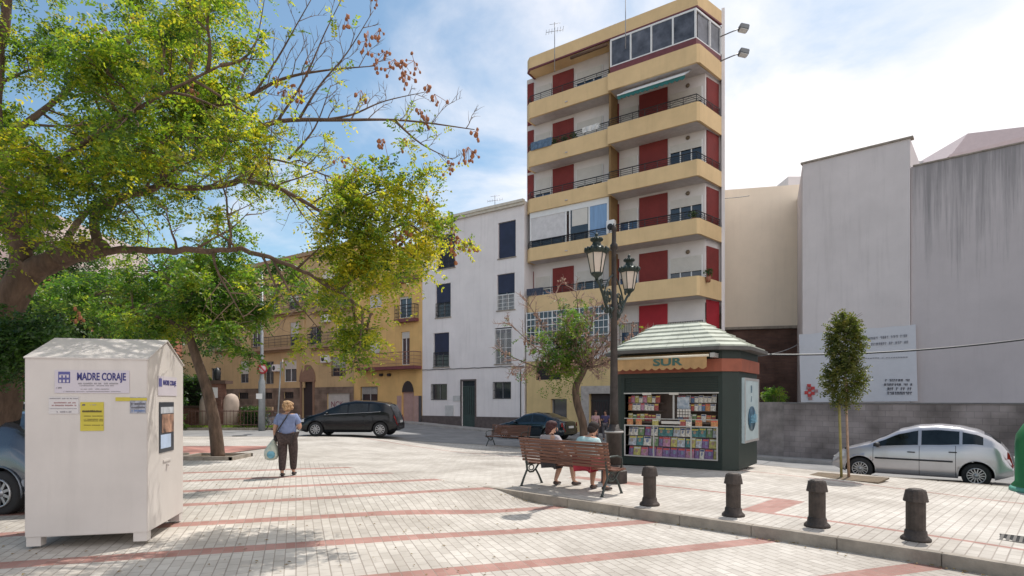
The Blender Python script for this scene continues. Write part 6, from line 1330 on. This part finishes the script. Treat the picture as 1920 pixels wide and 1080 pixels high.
# ------------------------------------------------------------------ trees
def frond_mesh(name, frs, m, parent, leaflet=.055, wid=.45, pairs=5):
    """frs: list of (pos, dir, len) -> compound leaves of diamond leaflets"""
    P = np.array([f[0] for f in frs]); D = np.array([f[1] for f in frs]); Ls = np.array([f[2] for f in frs]); n = len(P)
    D /= np.linalg.norm(D, axis=1, keepdims=True) + 1e-9; up = np.tile([0, 0, 1.0], (n, 1)); Sd = np.cross(D, up); Sd /= np.linalg.norm(Sd, axis=1, keepdims=True) + 1e-6
    ang = rng.uniform(-.9, .9, n)[:, None]; U = np.cross(Sd, D); Sd2 = Sd * np.cos(ang) + U * np.sin(ang)
    V_ = []; k = 0
    for i in range(pairs):
        for s in (1, -1):
            t = (i + .6 + rng.uniform(-.15, .15, n)) / pairs; base = P + D * (t * Ls)[:, None]; base[:, 2] -= (t ** 2) * Ls * .35
            ld = D * .55 + Sd2 * s * .85 + rng.normal(0, .22, (n, 3)); ld[:, 2] -= .25; ld /= np.linalg.norm(ld, axis=1, keepdims=True)
            nn = np.cross(ld, np.cross(Sd2, D) + rng.normal(0, .5, (n, 3))); nn /= np.linalg.norm(nn, axis=1, keepdims=True) + 1e-6
            l = leaflet * rng.uniform(.7, 1.2, n)[:, None]; w = l * wid
            V_.append(np.stack([base, base + ld * l * .45 + nn * w * .5, base + ld * l, base + ld * l * .45 - nn * w * .5], 1))
    A = np.concatenate(V_, 0).reshape(-1, 3); nf = len(A) // 4
    me = bpy.data.meshes.new(name); me.vertices.add(len(A)); me.vertices.foreach_set('co', A.ravel()); me.loops.add(nf * 4); me.loops.foreach_set('vertex_index', np.arange(nf * 4)); me.polygons.add(nf)
    me.polygons.foreach_set('loop_start', np.arange(nf) * 4); me.polygons.foreach_set('loop_total', np.full(nf, 4)); me.update(calc_edges=True); me.materials.append(m)
    return link(bpy.data.objects.new(name, me), parent)
def catmull(P, n=5):
    P = [Vector(p) for p in P]; Q = [P[0]] + P + [P[-1]]; out = []
    for i in range(1, len(Q) - 2):
        for k in range(n):
            t = k / n; a, b, c, d = Q[i - 1:i + 3]; out.append(.5 * ((2 * b) + (c - a) * t + (2 * a - 5 * b + 4 * c - d) * t * t + (3 * b - a - 3 * c + d) * t ** 3))
    out.append(P[-1]); return out
class Tree:
    def __init__(s, root): s.root = root; s.o = Vector(root.location); s.tips = []; s.br = MB(); s.tw = MB()
    def limb(s, pts, r0, r1, mb=None, seg=8, wob=.0):
        c = catmull(pts); n = len(c); L_ = [p - s.o for p in c]
        if wob: L_ = [p + Vector([random.gauss(0, wob) for _ in range(3)]) if 0 < i < n - 1 else p for i, p in enumerate(L_)]
        (mb or s.br).tube(L_, [r0 + (r1 - r0) * (i / (n - 1)) ** .8 for i in range(n)], seg); return c
    def grow(s, c, i0, num, ln, r, up=.3, spread=1.0, lvl=0, maxl=2, bare=None, drop=0):
        """side branches along a curve c (world points)"""
        for k in range(num):
            f = i0 + (1 - i0) * (k + random.random() * .8) / num; x = f * (len(c) - 1); i = min(int(x), len(c) - 2); p = c[i].lerp(c[i + 1], x - i); d = (c[i + 1] - c[i]).normalized()
            a = Vector([random.gauss(0, 1) for _ in range(3)]); a = (a - d * a.dot(d)).normalized(); v = (d * random.uniform(.3, .9) + a * spread + Vector((0, 0, up))).normalized()
            L_ = ln * random.uniform(.6, 1.2) * (1 - .35 * f); pts = [p]; n = 5
            for j in range(n):
                v = (v + Vector([random.gauss(0, .13) for _ in range(3)]) + Vector((0, 0, -drop * j / n * .25))).normalized(); pts.append(pts[-1] + v * L_ / n)
            mb = s.tw if lvl >= 1 else s.br; rr = max(.005, r) * random.uniform(.8, 1.1)
            mb.tube([q - s.o for q in pts], [rr * (1 - .75 * j / n) for j in range(n + 1)], 5 if lvl == 0 else (4 if lvl == 1 else 3), cap=lvl == 0)
            if lvl < maxl: s.grow(pts, .25, max(2, int(num * (.62 if lvl == 0 else .55))) if lvl else 5, L_ * .55, rr * .45, up, spread, lvl + 1, maxl, bare, drop)
            if lvl >= maxl - 1:
                for j in range(1, n + 1): s.tips.append((pts[j], (pts[j] - pts[j - 1]).normalized(), lvl))
def proj(p): return 960 + FPX * p.x / max(.1, p.y), HOR - FPX * (p.z - EYE) / max(.1, p.y)
def pods(parent, o, pts, m, name='seed_cluster', s=1.0):
    for p in pts:
        q = MB(); n = random.randint(4, 8)
        for i in range(n):
            c = Vector(p) - o + Vector((random.gauss(0, .055), random.gauss(0, .055), random.gauss(-.05, .06))) * s; r = random.uniform(.016, .028) * s; q.ball(tuple(c), (r, r * .8, r * 1.35), 6, 4, .25); q.tube([Vector(p) - o + Vector((0, 0, .06)), c], .004, 3)
        q.build(name, m, parent)
# the big tree at left
random.seed(12)
bt = thing('plane_tree', 'big spreading tree leaning in from the left edge over the clothes bin', 'tree', (-7.6, 8.6, 0)); bt.name = 'broadleaf_tree'; TB = Tree(bt)
PP = lambda *a: [P3(*q) for q in a]
TB.limb([V(-7.9, 8.7, -.1), V(-7.75, 8.65, .7), V(-7.45, 8.6, 1.6), P3(-8, 640, 8.55), P3(12, 580, 8.5), P3(38, 530, 8.5), P3(60, 495, 8.5)], .25, .19, seg=14)
trunk = TB.br.build('trunk', bark, bt); TB.br = MB()
TB.limb(PP((45, 520, 8.5), (75, 500, 8.45), (110, 484, 8.4), (150, 472, 8.3), (192, 462, 8.22)), .17, .13, seg=12, wob=.012)
LA = TB.limb(PP((180, 468, 8.25), (262, 470, 8.1), (370, 468, 7.9), (470, 474, 7.8), (560, 505, 7.9), (640, 552, 8.0), (700, 590, 8.1)), .060, .010, seg=8, wob=.012)
LB = TB.limb(PP((45, 500, 8.5), (28, 430, 8.6), (12, 330, 8.7), (-10, 200, 8.9), (5, 60, 9.0), (30, -80, 9.0)), .16, .05, seg=10, wob=.01)
LC = TB.limb(PP((185, 462, 8.25), (178, 410, 8.4), (225, 372, 8.5), (300, 345, 8.6), (296, 285, 8.7), (338, 215, 8.8), (362, 100, 8.9), (378, -60, 9.0)), .075, .02, seg=8, wob=.01)
LD = TB.limb(PP((300, 345, 8.6), (380, 352, 8.4), (470, 340, 8.2), (560, 372, 8.0), (640, 420, 8.0), (720, 455, 8.1), (778, 470, 8.2)), .05, .008, seg=8, wob=.01)
LE = TB.limb(PP((340, 250, 8.7), (430, 262, 8.5), (520, 228, 8.4), (640, 225, 8.4), (760, 226, 8.5), (890, 243, 8.6)), .055, .006, seg=6)
LF = TB.limb(PP((345, 200, 8.8), (440, 190, 8.9), (530, 148, 9.0), (610, 132, 9.0), (700, 124, 9.1)), .045, .006, seg=6)
LG = TB.limb(PP((18, 360, 8.7), (110, 300, 8.0), (200, 240, 7.4), (300, 180, 7.2), (420, 120, 7.2)), .055, .012, seg=7)
LH = TB.limb(PP((8, 260, 8.8), (90, 200, 9.6), (200, 110, 10.2), (300, 40, 10.6), (420, -40, 10.8)), .06, .012, seg=7)
LI = TB.limb(PP((60, 460, 8.5), (0, 420, 7.6), (-80, 380, 7.0), (-160, 330, 6.6)), .09, .03, seg=7)
LJ = TB.limb(PP((110, 482, 8.4), (160, 400, 9.3), (260, 330, 10.2), (380, 290, 11.0), (520, 300, 11.6), (640, 340, 12)), .06, .012, seg=7)
LK = TB.limb(PP((12, 330, 8.7), (-60, 200, 9.6), (-120, 60, 10.4)), .09, .03, seg=7)
LX = [TB.limb(PP(*q), .022, .004, seg=5) for q in (
    [(520, 228, 8.4), (570, 150, 8.5), (610, 60, 8.6), (650, -20, 8.7)], [(470, 185, 8.9), (520, 110, 8.9), (560, 40, 9), (600, -30, 9)], [(560, 225, 8.4), (600, 160, 8.4), (650, 100, 8.4), (700, 20, 8.5)],
    [(600, 226, 8.4), (660, 215, 8.4), (720, 190, 8.5), (800, 172, 8.6)], [(540, 300, 8.4), (590, 240, 8.4), (620, 160, 8.5)], [(420, 262, 8.5), (440, 180, 8.6), (480, 80, 8.7), (500, -30, 8.8)], [(700, 450, 8.1), (760, 420, 8.1), (800, 440, 8.2), (870, 452, 8.3)],
    [(620, 420, 8), (680, 370, 8), (740, 350, 8), (800, 345, 8.1)], [(740, 226, 8.5), (790, 270, 8.5), (850, 300, 8.5)])]
random.seed(5)
for c, i0, num, ln, r, up in ((LA, .25, 15, 1.25, .022, .25), (LB, .15, 11, 1.5, .03, .2), (LC, .3, 15, 1.35, .024, .35), (LD, .12, 22, 1.0, .014, .15), (LG, .1, 15, 1.4, .025, .15), (LH, .1, 14, 1.5, .025, .1), (LI, .2, 6, 1.2, .02, .1), (LJ, .15, 18, 1.3, .018, .2), (LK, .1, 7, 1.4, .02, .1)):
    TB.grow(c, i0, num, ln, r, up, 1.0, 0, 2)
for c in (LE, LF): TB.grow(c, .1, 13, .7, .009, .5, .8, 1, 2)
for c in LX: TB.grow(c, .1, 8, .5, .007, .4, .7, 1, 2)
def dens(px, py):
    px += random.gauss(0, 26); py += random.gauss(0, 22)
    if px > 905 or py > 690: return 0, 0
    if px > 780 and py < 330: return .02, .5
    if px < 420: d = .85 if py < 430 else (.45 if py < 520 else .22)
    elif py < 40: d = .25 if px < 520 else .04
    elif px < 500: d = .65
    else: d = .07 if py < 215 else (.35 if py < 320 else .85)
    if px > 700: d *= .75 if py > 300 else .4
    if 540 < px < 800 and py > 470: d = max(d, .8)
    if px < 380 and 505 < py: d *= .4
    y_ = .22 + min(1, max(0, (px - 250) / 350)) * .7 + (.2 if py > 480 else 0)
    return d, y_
fg, fyl, fdk = [], [], []
for p, d, lv in TB.tips:
    px, py = proj(p); dn, yy = dens(px, py)
    k_ = (p.z - 2.0) / SUNV.z; sx_, sy_ = p.x - SUNV.x * k_, p.y - SUNV.y * k_
    if -5.7 < sx_ < -3.1 and 6.3 < sy_ < 9.4 and random.random() < .88: continue
    if random.random() > dn * (1.0 if lv == 2 else .6): continue
    for _ in range(random.choice((1, 2, 3)) if px < 480 else random.choice((1, 1, 2))):
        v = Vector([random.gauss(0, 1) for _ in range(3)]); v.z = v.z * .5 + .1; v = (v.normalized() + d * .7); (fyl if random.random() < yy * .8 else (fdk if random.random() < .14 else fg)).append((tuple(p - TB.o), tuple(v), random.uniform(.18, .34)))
print('big tree tips', len(TB.tips), 'fronds', len(fg), len(fyl))
TB.br.build('branches', bark, bt); TB.tw.build('twigs', twig_m, bt)
random.seed(44); near = [t_ for t_ in TB.tips if -60 < proj(t_[0])[0] < 470 and proj(t_[0])[1] < 470]
for p, d, lv in random.sample(near, min(len(near), 2600)):
    e = p + Vector([random.gauss(0, .28) for _ in range(3)]); k_ = (e.z - 2.0) / SUNV.z; sx_, sy_ = e.x - SUNV.x * k_, e.y - SUNV.y * k_
    if -5.7 < sx_ < -3.1 and 6.3 < sy_ < 9.4: continue
    (fg if random.random() < .7 else fyl).append((tuple(e - TB.o), (random.gauss(0, 1), random.gauss(0, 1), random.gauss(0, .6)), .26))
far_ = [t_ for t_ in TB.tips if 400 < proj(t_[0])[0] < 800 and 230 < proj(t_[0])[1] < 640]
for p, d, lv in random.sample(far_, min(len(far_), 1700)):
    e = p + Vector([random.gauss(0, .20) for _ in range(3)]); k_ = (e.z - 2.0) / SUNV.z; sx_, sy_ = e.x - SUNV.x * k_, e.y - SUNV.y * k_
    if -5.7 < sx_ < -3.1 and 6.3 < sy_ < 9.4: continue
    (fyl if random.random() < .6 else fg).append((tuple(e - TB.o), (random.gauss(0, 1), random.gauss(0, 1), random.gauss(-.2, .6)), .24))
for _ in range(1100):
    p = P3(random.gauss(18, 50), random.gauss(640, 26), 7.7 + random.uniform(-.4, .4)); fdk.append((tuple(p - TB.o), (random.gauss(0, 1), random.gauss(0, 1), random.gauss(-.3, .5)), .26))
frond_mesh('crown', fg, leaf_green, bt, .058, .5, 6); frond_mesh('yellow_green_leaves', fyl, leaf_yellow, bt, .058, .5, 6); frond_mesh('dark_leaves', fdk, leaf_dark, bt, .062, .5, 6)  # three leaf colours, the yellow-green one commoner towards the right
podpx = [(708, 2, 8.6), (650, 33, 8.5), (690, 65, 8.4), (712, 62, 8.4), (685, 85, 8.4), (722, 105, 8.5), (706, 118, 8.5), (740, 118, 8.5), (755, 122, 8.5), (776, 122, 8.5), (733, 135, 8.5), (760, 145, 8.5), (677, 177, 8.4), (802, 165, 8.6), (815, 184, 8.6), (788, 212, 8.6), (800, 222, 8.6), (895, 252, 8.6), (878, 283, 8.6), (870, 290, 8.5), (884, 290, 8.6), (845, 316, 8.5), (801, 372, 8.1), (550, 165, 8.9), (535, 175, 8.9), (560, 178, 8.8), (518, 150, 8.9), (266, 38, 8.2), (193, 66, 8.2), (362, 175, 8.2), (752, 440, 8.1), (762, 432, 8.1), (742, 448, 8.1), (852, 440, 8.3), (848, 470, 8.3), (880, 455, 8.3), (862, 455, 8.3), (640, 340, 8.1), (705, 305, 8.2), (758, 268, 8.4), (720, 268, 8.4), (146, 590, 8), (580, 130, 8.9), (640, 300, 8.2), (460, 120, 8.7)]
pods(bt, TB.o, [P3(*q) for q in podpx], pod_m)
# generic helper: crown from ellipsoid clumps
def crown_tree(name, label, base, trunk_pts, r0, clumps, m, nfr, ll=.09, pairs=4, group=None, tipr=.6, fl=.35, twm=twig_m, bare=0, extra=None):
    t = thing(name, label, 'tree', base, 0, group); q = MB(); o = Vector(base); c = catmull([Vector(p) for p in trunk_pts])
    q.tube([p - o for p in c], [r0 * (1 - .5 * i / len(c)) for i in range(len(c))], 10); q.build('trunk', bark, t); top = c[-1]; b = MB(); fr = []
    for cc, rad in clumps:
        cc = Vector(cc); mid = top.lerp(cc, .5) + Vector((0, 0, .15)); b.tube([p - o for p in catmull([top, mid, cc], 3)], [r0 * .4, r0 * .34, r0 * .3, r0 * .24, r0 * .2, r0 * .12, r0 * .06][:7], 6)
        vol = rad[0] * rad[1] * rad[2]
        for _ in range(int(6 + 5 * max(rad))):
            d = Vector([random.gauss(0, 1) for _ in range(3)]).normalized(); e = cc + Vector((d.x * rad[0], d.y * rad[1], d.z * rad[2])) * .9; b.tube([cc - o, cc.lerp(e, .5) + Vector((0, 0, .08)) - o, e - o], [r0 * .09, r0 * .06, r0 * .02], 4, cap=False)
    tot = sum(r[0] * r[1] * r[2] for _, r in clumps) ** 1
    for cc, rad in clumps:
        n = int(nfr * (rad[0] * rad[1] * rad[2]) ** .8 / sum((r[0] * r[1] * r[2]) ** .8 for _, r in clumps)); subs = [Vector([random.gauss(0, 1) for _ in range(3)]).normalized() * random.uniform(.35, .95) for _ in range(max(5, n // 28))]
        for _ in range(n):
            s_ = random.choice(subs) + Vector([random.gauss(0, .16) for _ in range(3)]); p = Vector(cc) + Vector((s_.x * rad[0], s_.y * rad[1], s_.z * rad[2]))
            fr.append((tuple(p - o), tuple(Vector([random.gauss(0, 1), random.gauss(0, 1), random.gauss(-.1, .6)])), fl * random.uniform(.6, 1.1)))
    b.build('branches', bark, t); frond_mesh('crown', fr, m, t, ll, .5, pairs); return t
random.seed(31)
Y = 16.5; g = zbase(PX(407, Y), Y)
crown_tree('broadleaf_tree', 'medium tree with a slim leaning trunk in the square kerbed pit', (PX(409, Y), Y, g), [(PX(409, Y), Y, g), P3(403, 800, Y), P3(388, 730, Y), P3(366, 665, Y), P3(352, 620, Y)], .19,
    [(P3(250, 590, 16.5), (1.5, 1.3, .9)), (P3(350, 560, 16), (1.4, 1.3, .9)), (P3(440, 540, 16.5), (1.3, 1.2, .9)), (P3(430, 620, 15.8), (1.0, .9, .6)), (P3(480, 600, 17), (.75, .8, .7)), (P3(300, 510, 17.5), (1.6, 1.2, .9)), (P3(400, 480, 17.5), (1.5, 1.2, .9)), (P3(160, 560, 17), (1.3, 1.2, .9)), (P3(470, 668, 16.8), (.35, .4, .3)), (P3(560, 520, 17.5), (.9, .9, .6))], leafmat('mid_leaf', (.025, .065, .012), (.065, .14, .018), (.20, .22, .025), .5), 3300, .11, 5, fl=.4)
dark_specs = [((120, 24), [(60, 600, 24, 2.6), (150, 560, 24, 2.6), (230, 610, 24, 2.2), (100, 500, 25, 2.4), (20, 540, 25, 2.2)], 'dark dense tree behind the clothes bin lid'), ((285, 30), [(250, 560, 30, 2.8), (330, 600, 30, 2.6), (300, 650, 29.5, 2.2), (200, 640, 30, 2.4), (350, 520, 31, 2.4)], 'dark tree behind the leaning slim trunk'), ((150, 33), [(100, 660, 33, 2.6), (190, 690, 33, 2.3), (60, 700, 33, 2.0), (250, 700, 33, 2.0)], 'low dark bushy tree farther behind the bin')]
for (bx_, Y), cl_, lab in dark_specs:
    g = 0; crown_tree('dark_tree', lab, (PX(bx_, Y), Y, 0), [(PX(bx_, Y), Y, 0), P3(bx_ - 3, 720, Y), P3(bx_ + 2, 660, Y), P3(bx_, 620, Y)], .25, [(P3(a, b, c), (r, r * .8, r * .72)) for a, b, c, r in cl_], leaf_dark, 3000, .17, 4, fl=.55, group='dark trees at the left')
# small half-bare tree behind the lamp
random.seed(17); Y = 22.5; g = zbase(PX(1093, Y), Y); st = thing('small_tree', 'half bare small tree with dry seed clusters between the bench and the tower', 'tree', (PX(1093, Y), Y, g)); TS = Tree(st)
TS.limb([V(PX(1093, Y), Y, g), P3(1094, 800, Y), P3(1082, 755, Y), P3(1080, 725, Y), P3(1092, 700, Y), P3(1096, 690, Y)], .17, .12, seg=10); TS.br.build('trunk', bark, st); TS.br = MB(); 
for tx, ty_, tY in ((930, 655, 22), (950, 600, 23), (985, 560, 22), (1040, 545, 22.6), (1080, 540, 23.2), (1120, 560, 22), (1165, 590, 22.6), (1180, 640, 22), (1010, 640, 21.5), (960, 690, 22.3), (1140, 640, 23.3), (1060, 600, 21.6), (1100, 590, 23.4), (1205, 620, 23)):
    m_ = ((tx + 1094) / 2 + random.uniform(-10, 10), (ty_ + 690) / 2 + random.uniform(-5, 22), (tY + Y) / 2); c = TS.limb(PP((1094, 692, Y), m_, (tx, ty_, tY)), .055, .008, seg=5)
    TS.grow(c, .1, 18, .85, .022, .25, .9, 1, 2)
TS.br.build('branches', bark, st); TS.tw.build('twigs', mat('grey_twig', (.34, .22, .17), .9, var=.3), st)
fr = []
for p, d, lv in TS.tips:
    px, py = proj(p); c = max(0, 1 - abs(px - (1075 if py < 620 else 1050)) / (34 if py < 620 else 55)); 
    if py > 560 and random.random() < c * .26 + .008:
        for _ in range(2): fr.append((tuple(p - TS.o), (random.gauss(0, 1), random.gauss(0, 1), random.gauss(-.2, .5)), random.uniform(.2, .34)))
for _ in range(65):
    p = P3(random.gauss(1052, 18), random.uniform(680, 738), Y - .3 + random.uniform(-.3, .3)); fr.append((tuple(p - TS.o), (random.gauss(0, 1), random.gauss(0, 1), -.8), .3))
frond_mesh('crown', fr, MATS['mid_leaf'], st, .085, .5, 4)
pts = [p for p, d, lv in TS.tips if lv == 2]; random.shuffle(pts); pods(st, TS.o, pts[:98], mat('pale_pod', (.33, .17, .12), .8, var=.4, scale=20, rgb2=(.5, .33, .24)), s=1.35)
# staked young tree
random.seed(23); g = zbase(stX, stY) + .03; yt = thing('young_tree', 'young narrow tree tied to two stakes beside the silver car', 'tree', (stX, stY, g)); o_ = Vector((stX, stY, g)); s = stY / FPX
zt_ = lambda py: PZ(py, stY) - g
q = MB(); q.tube([(.06, 0, 0), (.03, 0, .8), (-.02, 0, zt_(700)), (-.03, 0, zt_(610))], [.032, .028, .022, .01], 8); q.build('trunk', mat('pale_bark', (.36, .24, .17), .85, var=.3, scale=12), yt)
fr = []
for _ in range(1900):
    d = Vector([random.gauss(0, 1) for _ in range(3)]).normalized() * random.uniform(.15, 1) ** .5
    if random.random() < .56: c = V(-.03 + d.x * .30, d.y * .30, zt_(638) + d.z * .60)
    else: c = V(-.05 + d.x * .38, d.y * .36, zt_(712) + d.z * .50)
    k_ = 1 + .22 * math.sin(d.x * 9 + d.z * 7) * math.cos(d.y * 8 + c.z * 5); fr.append(((c.x * k_, c.y * k_, c.z + random.gauss(0, .04)), tuple(d + Vector((0, 0, .3))), random.uniform(.12, .22)))
frond_mesh('crown', fr, leaf_olive, yt, .06, .55, 4)
q = MB()
for _ in range(40): 
    z = random.uniform(zt_(745), zt_(600)); a = random.uniform(0, 6.3); q.tube([(0, 0, z), (.33 * math.cos(a), .33 * math.sin(a), z + .2)], [.008, .003], 4, cap=False)
q.build('branches', twig_m, yt)
for sx_, lab, c in ((-.12, 'greenish tree stake left of the young trunk', (.27, .23, .08)),):
    t = thing('tree_stake', lab, 'stake', (stX + sx_, stY - .02, g)); q = MB(); q.tube([(0, 0, -.05), (-.06, 0, zt_(745))], [.03, .028], 8); q.build('stake', mat('stake_wood', c, .8, var=.3, scale=8), t)
    q = MB(); q.tube([(-.08, -.04, zt_(757)), (.02, -.05, zt_(760)), (.18, -.03, zt_(763))], .016, 5); q.build('tie', iron, t)
# hedge block, shrubs, grass on the island, weed behind the boundary wall
def leafbox(name, label, cat, x0, x1, y0, y1, z0, z1, m, n, ll=.08, kind=None, jit=.06):
    t = thing(name, label, cat, ((x0 + x1) / 2, (y0 + y1) / 2, z0)) if kind is None else None; o = Vector(((x0 + x1) / 2, (y0 + y1) / 2, z0)) if t else Vector((0, 0, 0)); fr = []
    for _ in range(n):
        p = [random.uniform(x0, x1), random.uniform(y0, y1), random.uniform(z0, z1)]; f = random.randint(0, 3)
        if f == 0: p[1] = y0 + random.gauss(0, jit)
        elif f == 1: p[2] = z1 + random.gauss(0, jit)
        elif f == 2: p[0] = random.choice((x0, x1)) + random.gauss(0, jit)
        fr.append((tuple(Vector(p) - o), (random.gauss(0, 1), random.gauss(0, 1), random.gauss(.3, .6)), .12))
    ob = frond_mesh('foliage' if t else name, fr, m, t, ll, .5, 3)
    if t: q = MB(); q.box(x0 - o.x + .12, x1 - o.x - .12, y0 - o.y + .12, y1 - o.y - .12, 0, z1 - z0 - .15); q.build('stems', mat('hedge_inside', (.015, .02, .01), .95), t)
    return t or ob
leafbox('hedge', 'clipped dark box hedge beside the grey pole', 'hedge', PX(456, 32.6), PX(495, 32.6), 32.2, 33.2, .1, PZ(766, 32.4), leaf_dark, 900)
leafbox('shrub', 'loose green shrubs behind the iron fence under the dark trees', 'shrub', PX(338, 35.5), PX(392, 35.5), 34.6, 35.8, .1, PZ(712, 35), leaf_dark, 1500, .12, jit=.15)
leafbox('shrub', 'dark shrub between the salmon building and the dark trees', 'shrub', PX(60, 31), PX(330, 31), 30.6, 31.4, .1, PZ(720, 31), leaf_dark, 2600, .14, jit=.18)
fr = [((random.uniform(-30, -12.5), random.uniform(31.8, 33.2), .12), (random.gauss(0, .3), random.gauss(0, .3), 1), .16) for _ in range(2600)]
gr = frond_mesh('grass', fr, leafmat('grass_leaf', (.05, .10, .015), (.12, .20, .03), (.25, .30, .06), .4), None, .09, .3, 3); tag(gr, 'patchy grass and weeds growing on the planted island', 'grass', kind='stuff')
wd = thing('weed_bush', 'small green bush growing in the empty lot behind the boundary wall', 'bush', (PX(1452, 26), 26, -.4)); fr = []
for _ in range(260):
    d = Vector([random.gauss(0, 1) for _ in range(3)]).normalized() * random.uniform(.2, 1); fr.append(((d.x * .42, d.y * .4, PZ(742, 26) + .4 + d.z * .35), tuple(d), .2))
frond_mesh('foliage', fr, MATS['mid_leaf'], wd, .10, .4, 4); q = MB()
for _ in range(6): a = random.uniform(0, 6.3); q.tube([(0, 0, 0), (.1 * math.cos(a), .1 * math.sin(a), 1.0), (.3 * math.cos(a), .3 * math.sin(a), PZ(742, 26) + .4)], .012, 4)
q.build('stems', twig_m, wd)
# dry leaves scattered on the paving
random.seed(77); q = MB()
for _ in range(420):
    if random.random() < .6: x, y = random.uniform(-7.5, .5), random.uniform(4.8, 12)
    else:
        s_ = random.uniform(.5, 12); x, y = xy(s_, -.13 - abs(random.gauss(0, .12)))
    z = zfront(x, y) + .012 if sd(x, y)[1] < 0 else zbase(x, y) + .012; a = random.uniform(0, 6.3); r_ = random.uniform(.012, .03); c, s__ = math.cos(a) * r_, math.sin(a) * r_
    q.quad((x - c, y - s__, z), (x + s__ * .5, y - c * .5, z + .008), (x + c, y + s__, z + .002), (x - s__ * .5, y + c * .5, z + .01))
o = q.build('fallen_leaves', mat('dry_leaf', (.22, .13, .05), .8, var=.5, scale=1.5, rgb2=(.36, .26, .08))); tag(o, 'small dry fallen leaves scattered on the pale paving near the kerb and under the tree', 'fallen leaves', kind='stuff')
# parked bicycles glimpsed behind the black car's bonnet
def bicycle(label, x, y, rz):
    b = thing('bicycle', label, 'bicycle', (x, y, zroad(x, y)), rz, 'bicycles by the arched doorway')
    for wx in (-.5, .5):
        q = MB(); q.tube([(wx + .33 * math.cos(t), 0, .34 + .33 * math.sin(t)) for t in np.linspace(0, 2 * math.pi, 22)], .018, 5); 
        for k in range(8): q.tube([(wx, 0, .34), (wx + .33 * math.cos(k * .785), 0, .34 + .33 * math.sin(k * .785))], .003, 3)
        q.build('wheel', rubber, b)
    q = MB(); 
    for a, c in (((-.5, .34), (-.08, .30)), ((-.08, .30), (-.2, .80)), ((-.5, .34), (-.17, .70)), ((-.08, .30), (.38, .66)), ((-.17, .70), (.36, .76)), ((.34, .86), (.5, .34))): q.tube([(a[0], 0, a[1]), (c[0], 0, c[1])], .018, 6)
    q.build('frame', mat('bike_paint', (.12, .13, .15), .4, .4), b); q = MB(); q.tube([(.36, -.24, .98), (.34, 0, .94), (.36, .24, .98)], .014, 6); q.tube([(.34, 0, .86), (.34, 0, .95)], .014, 5); q.build('handlebar', iron, b)
    q = MB(); q.ball((-.2, 0, .84), (.13, .07, .035), 10, 6); q.build('saddle', black_plastic, b)
bicycle('bicycle parked just left of the black hatchback bonnet', PX(548, 30.5), 30.5, R(20)); bicycle('bicycle half hidden behind the walking woman', PX(508, 31), 31, R(-15))
fb = thing('flat_roof_tank', 'x', 'tank'); bpy.data.objects.remove(fb)
print('objects', len(bpy.data.objects))
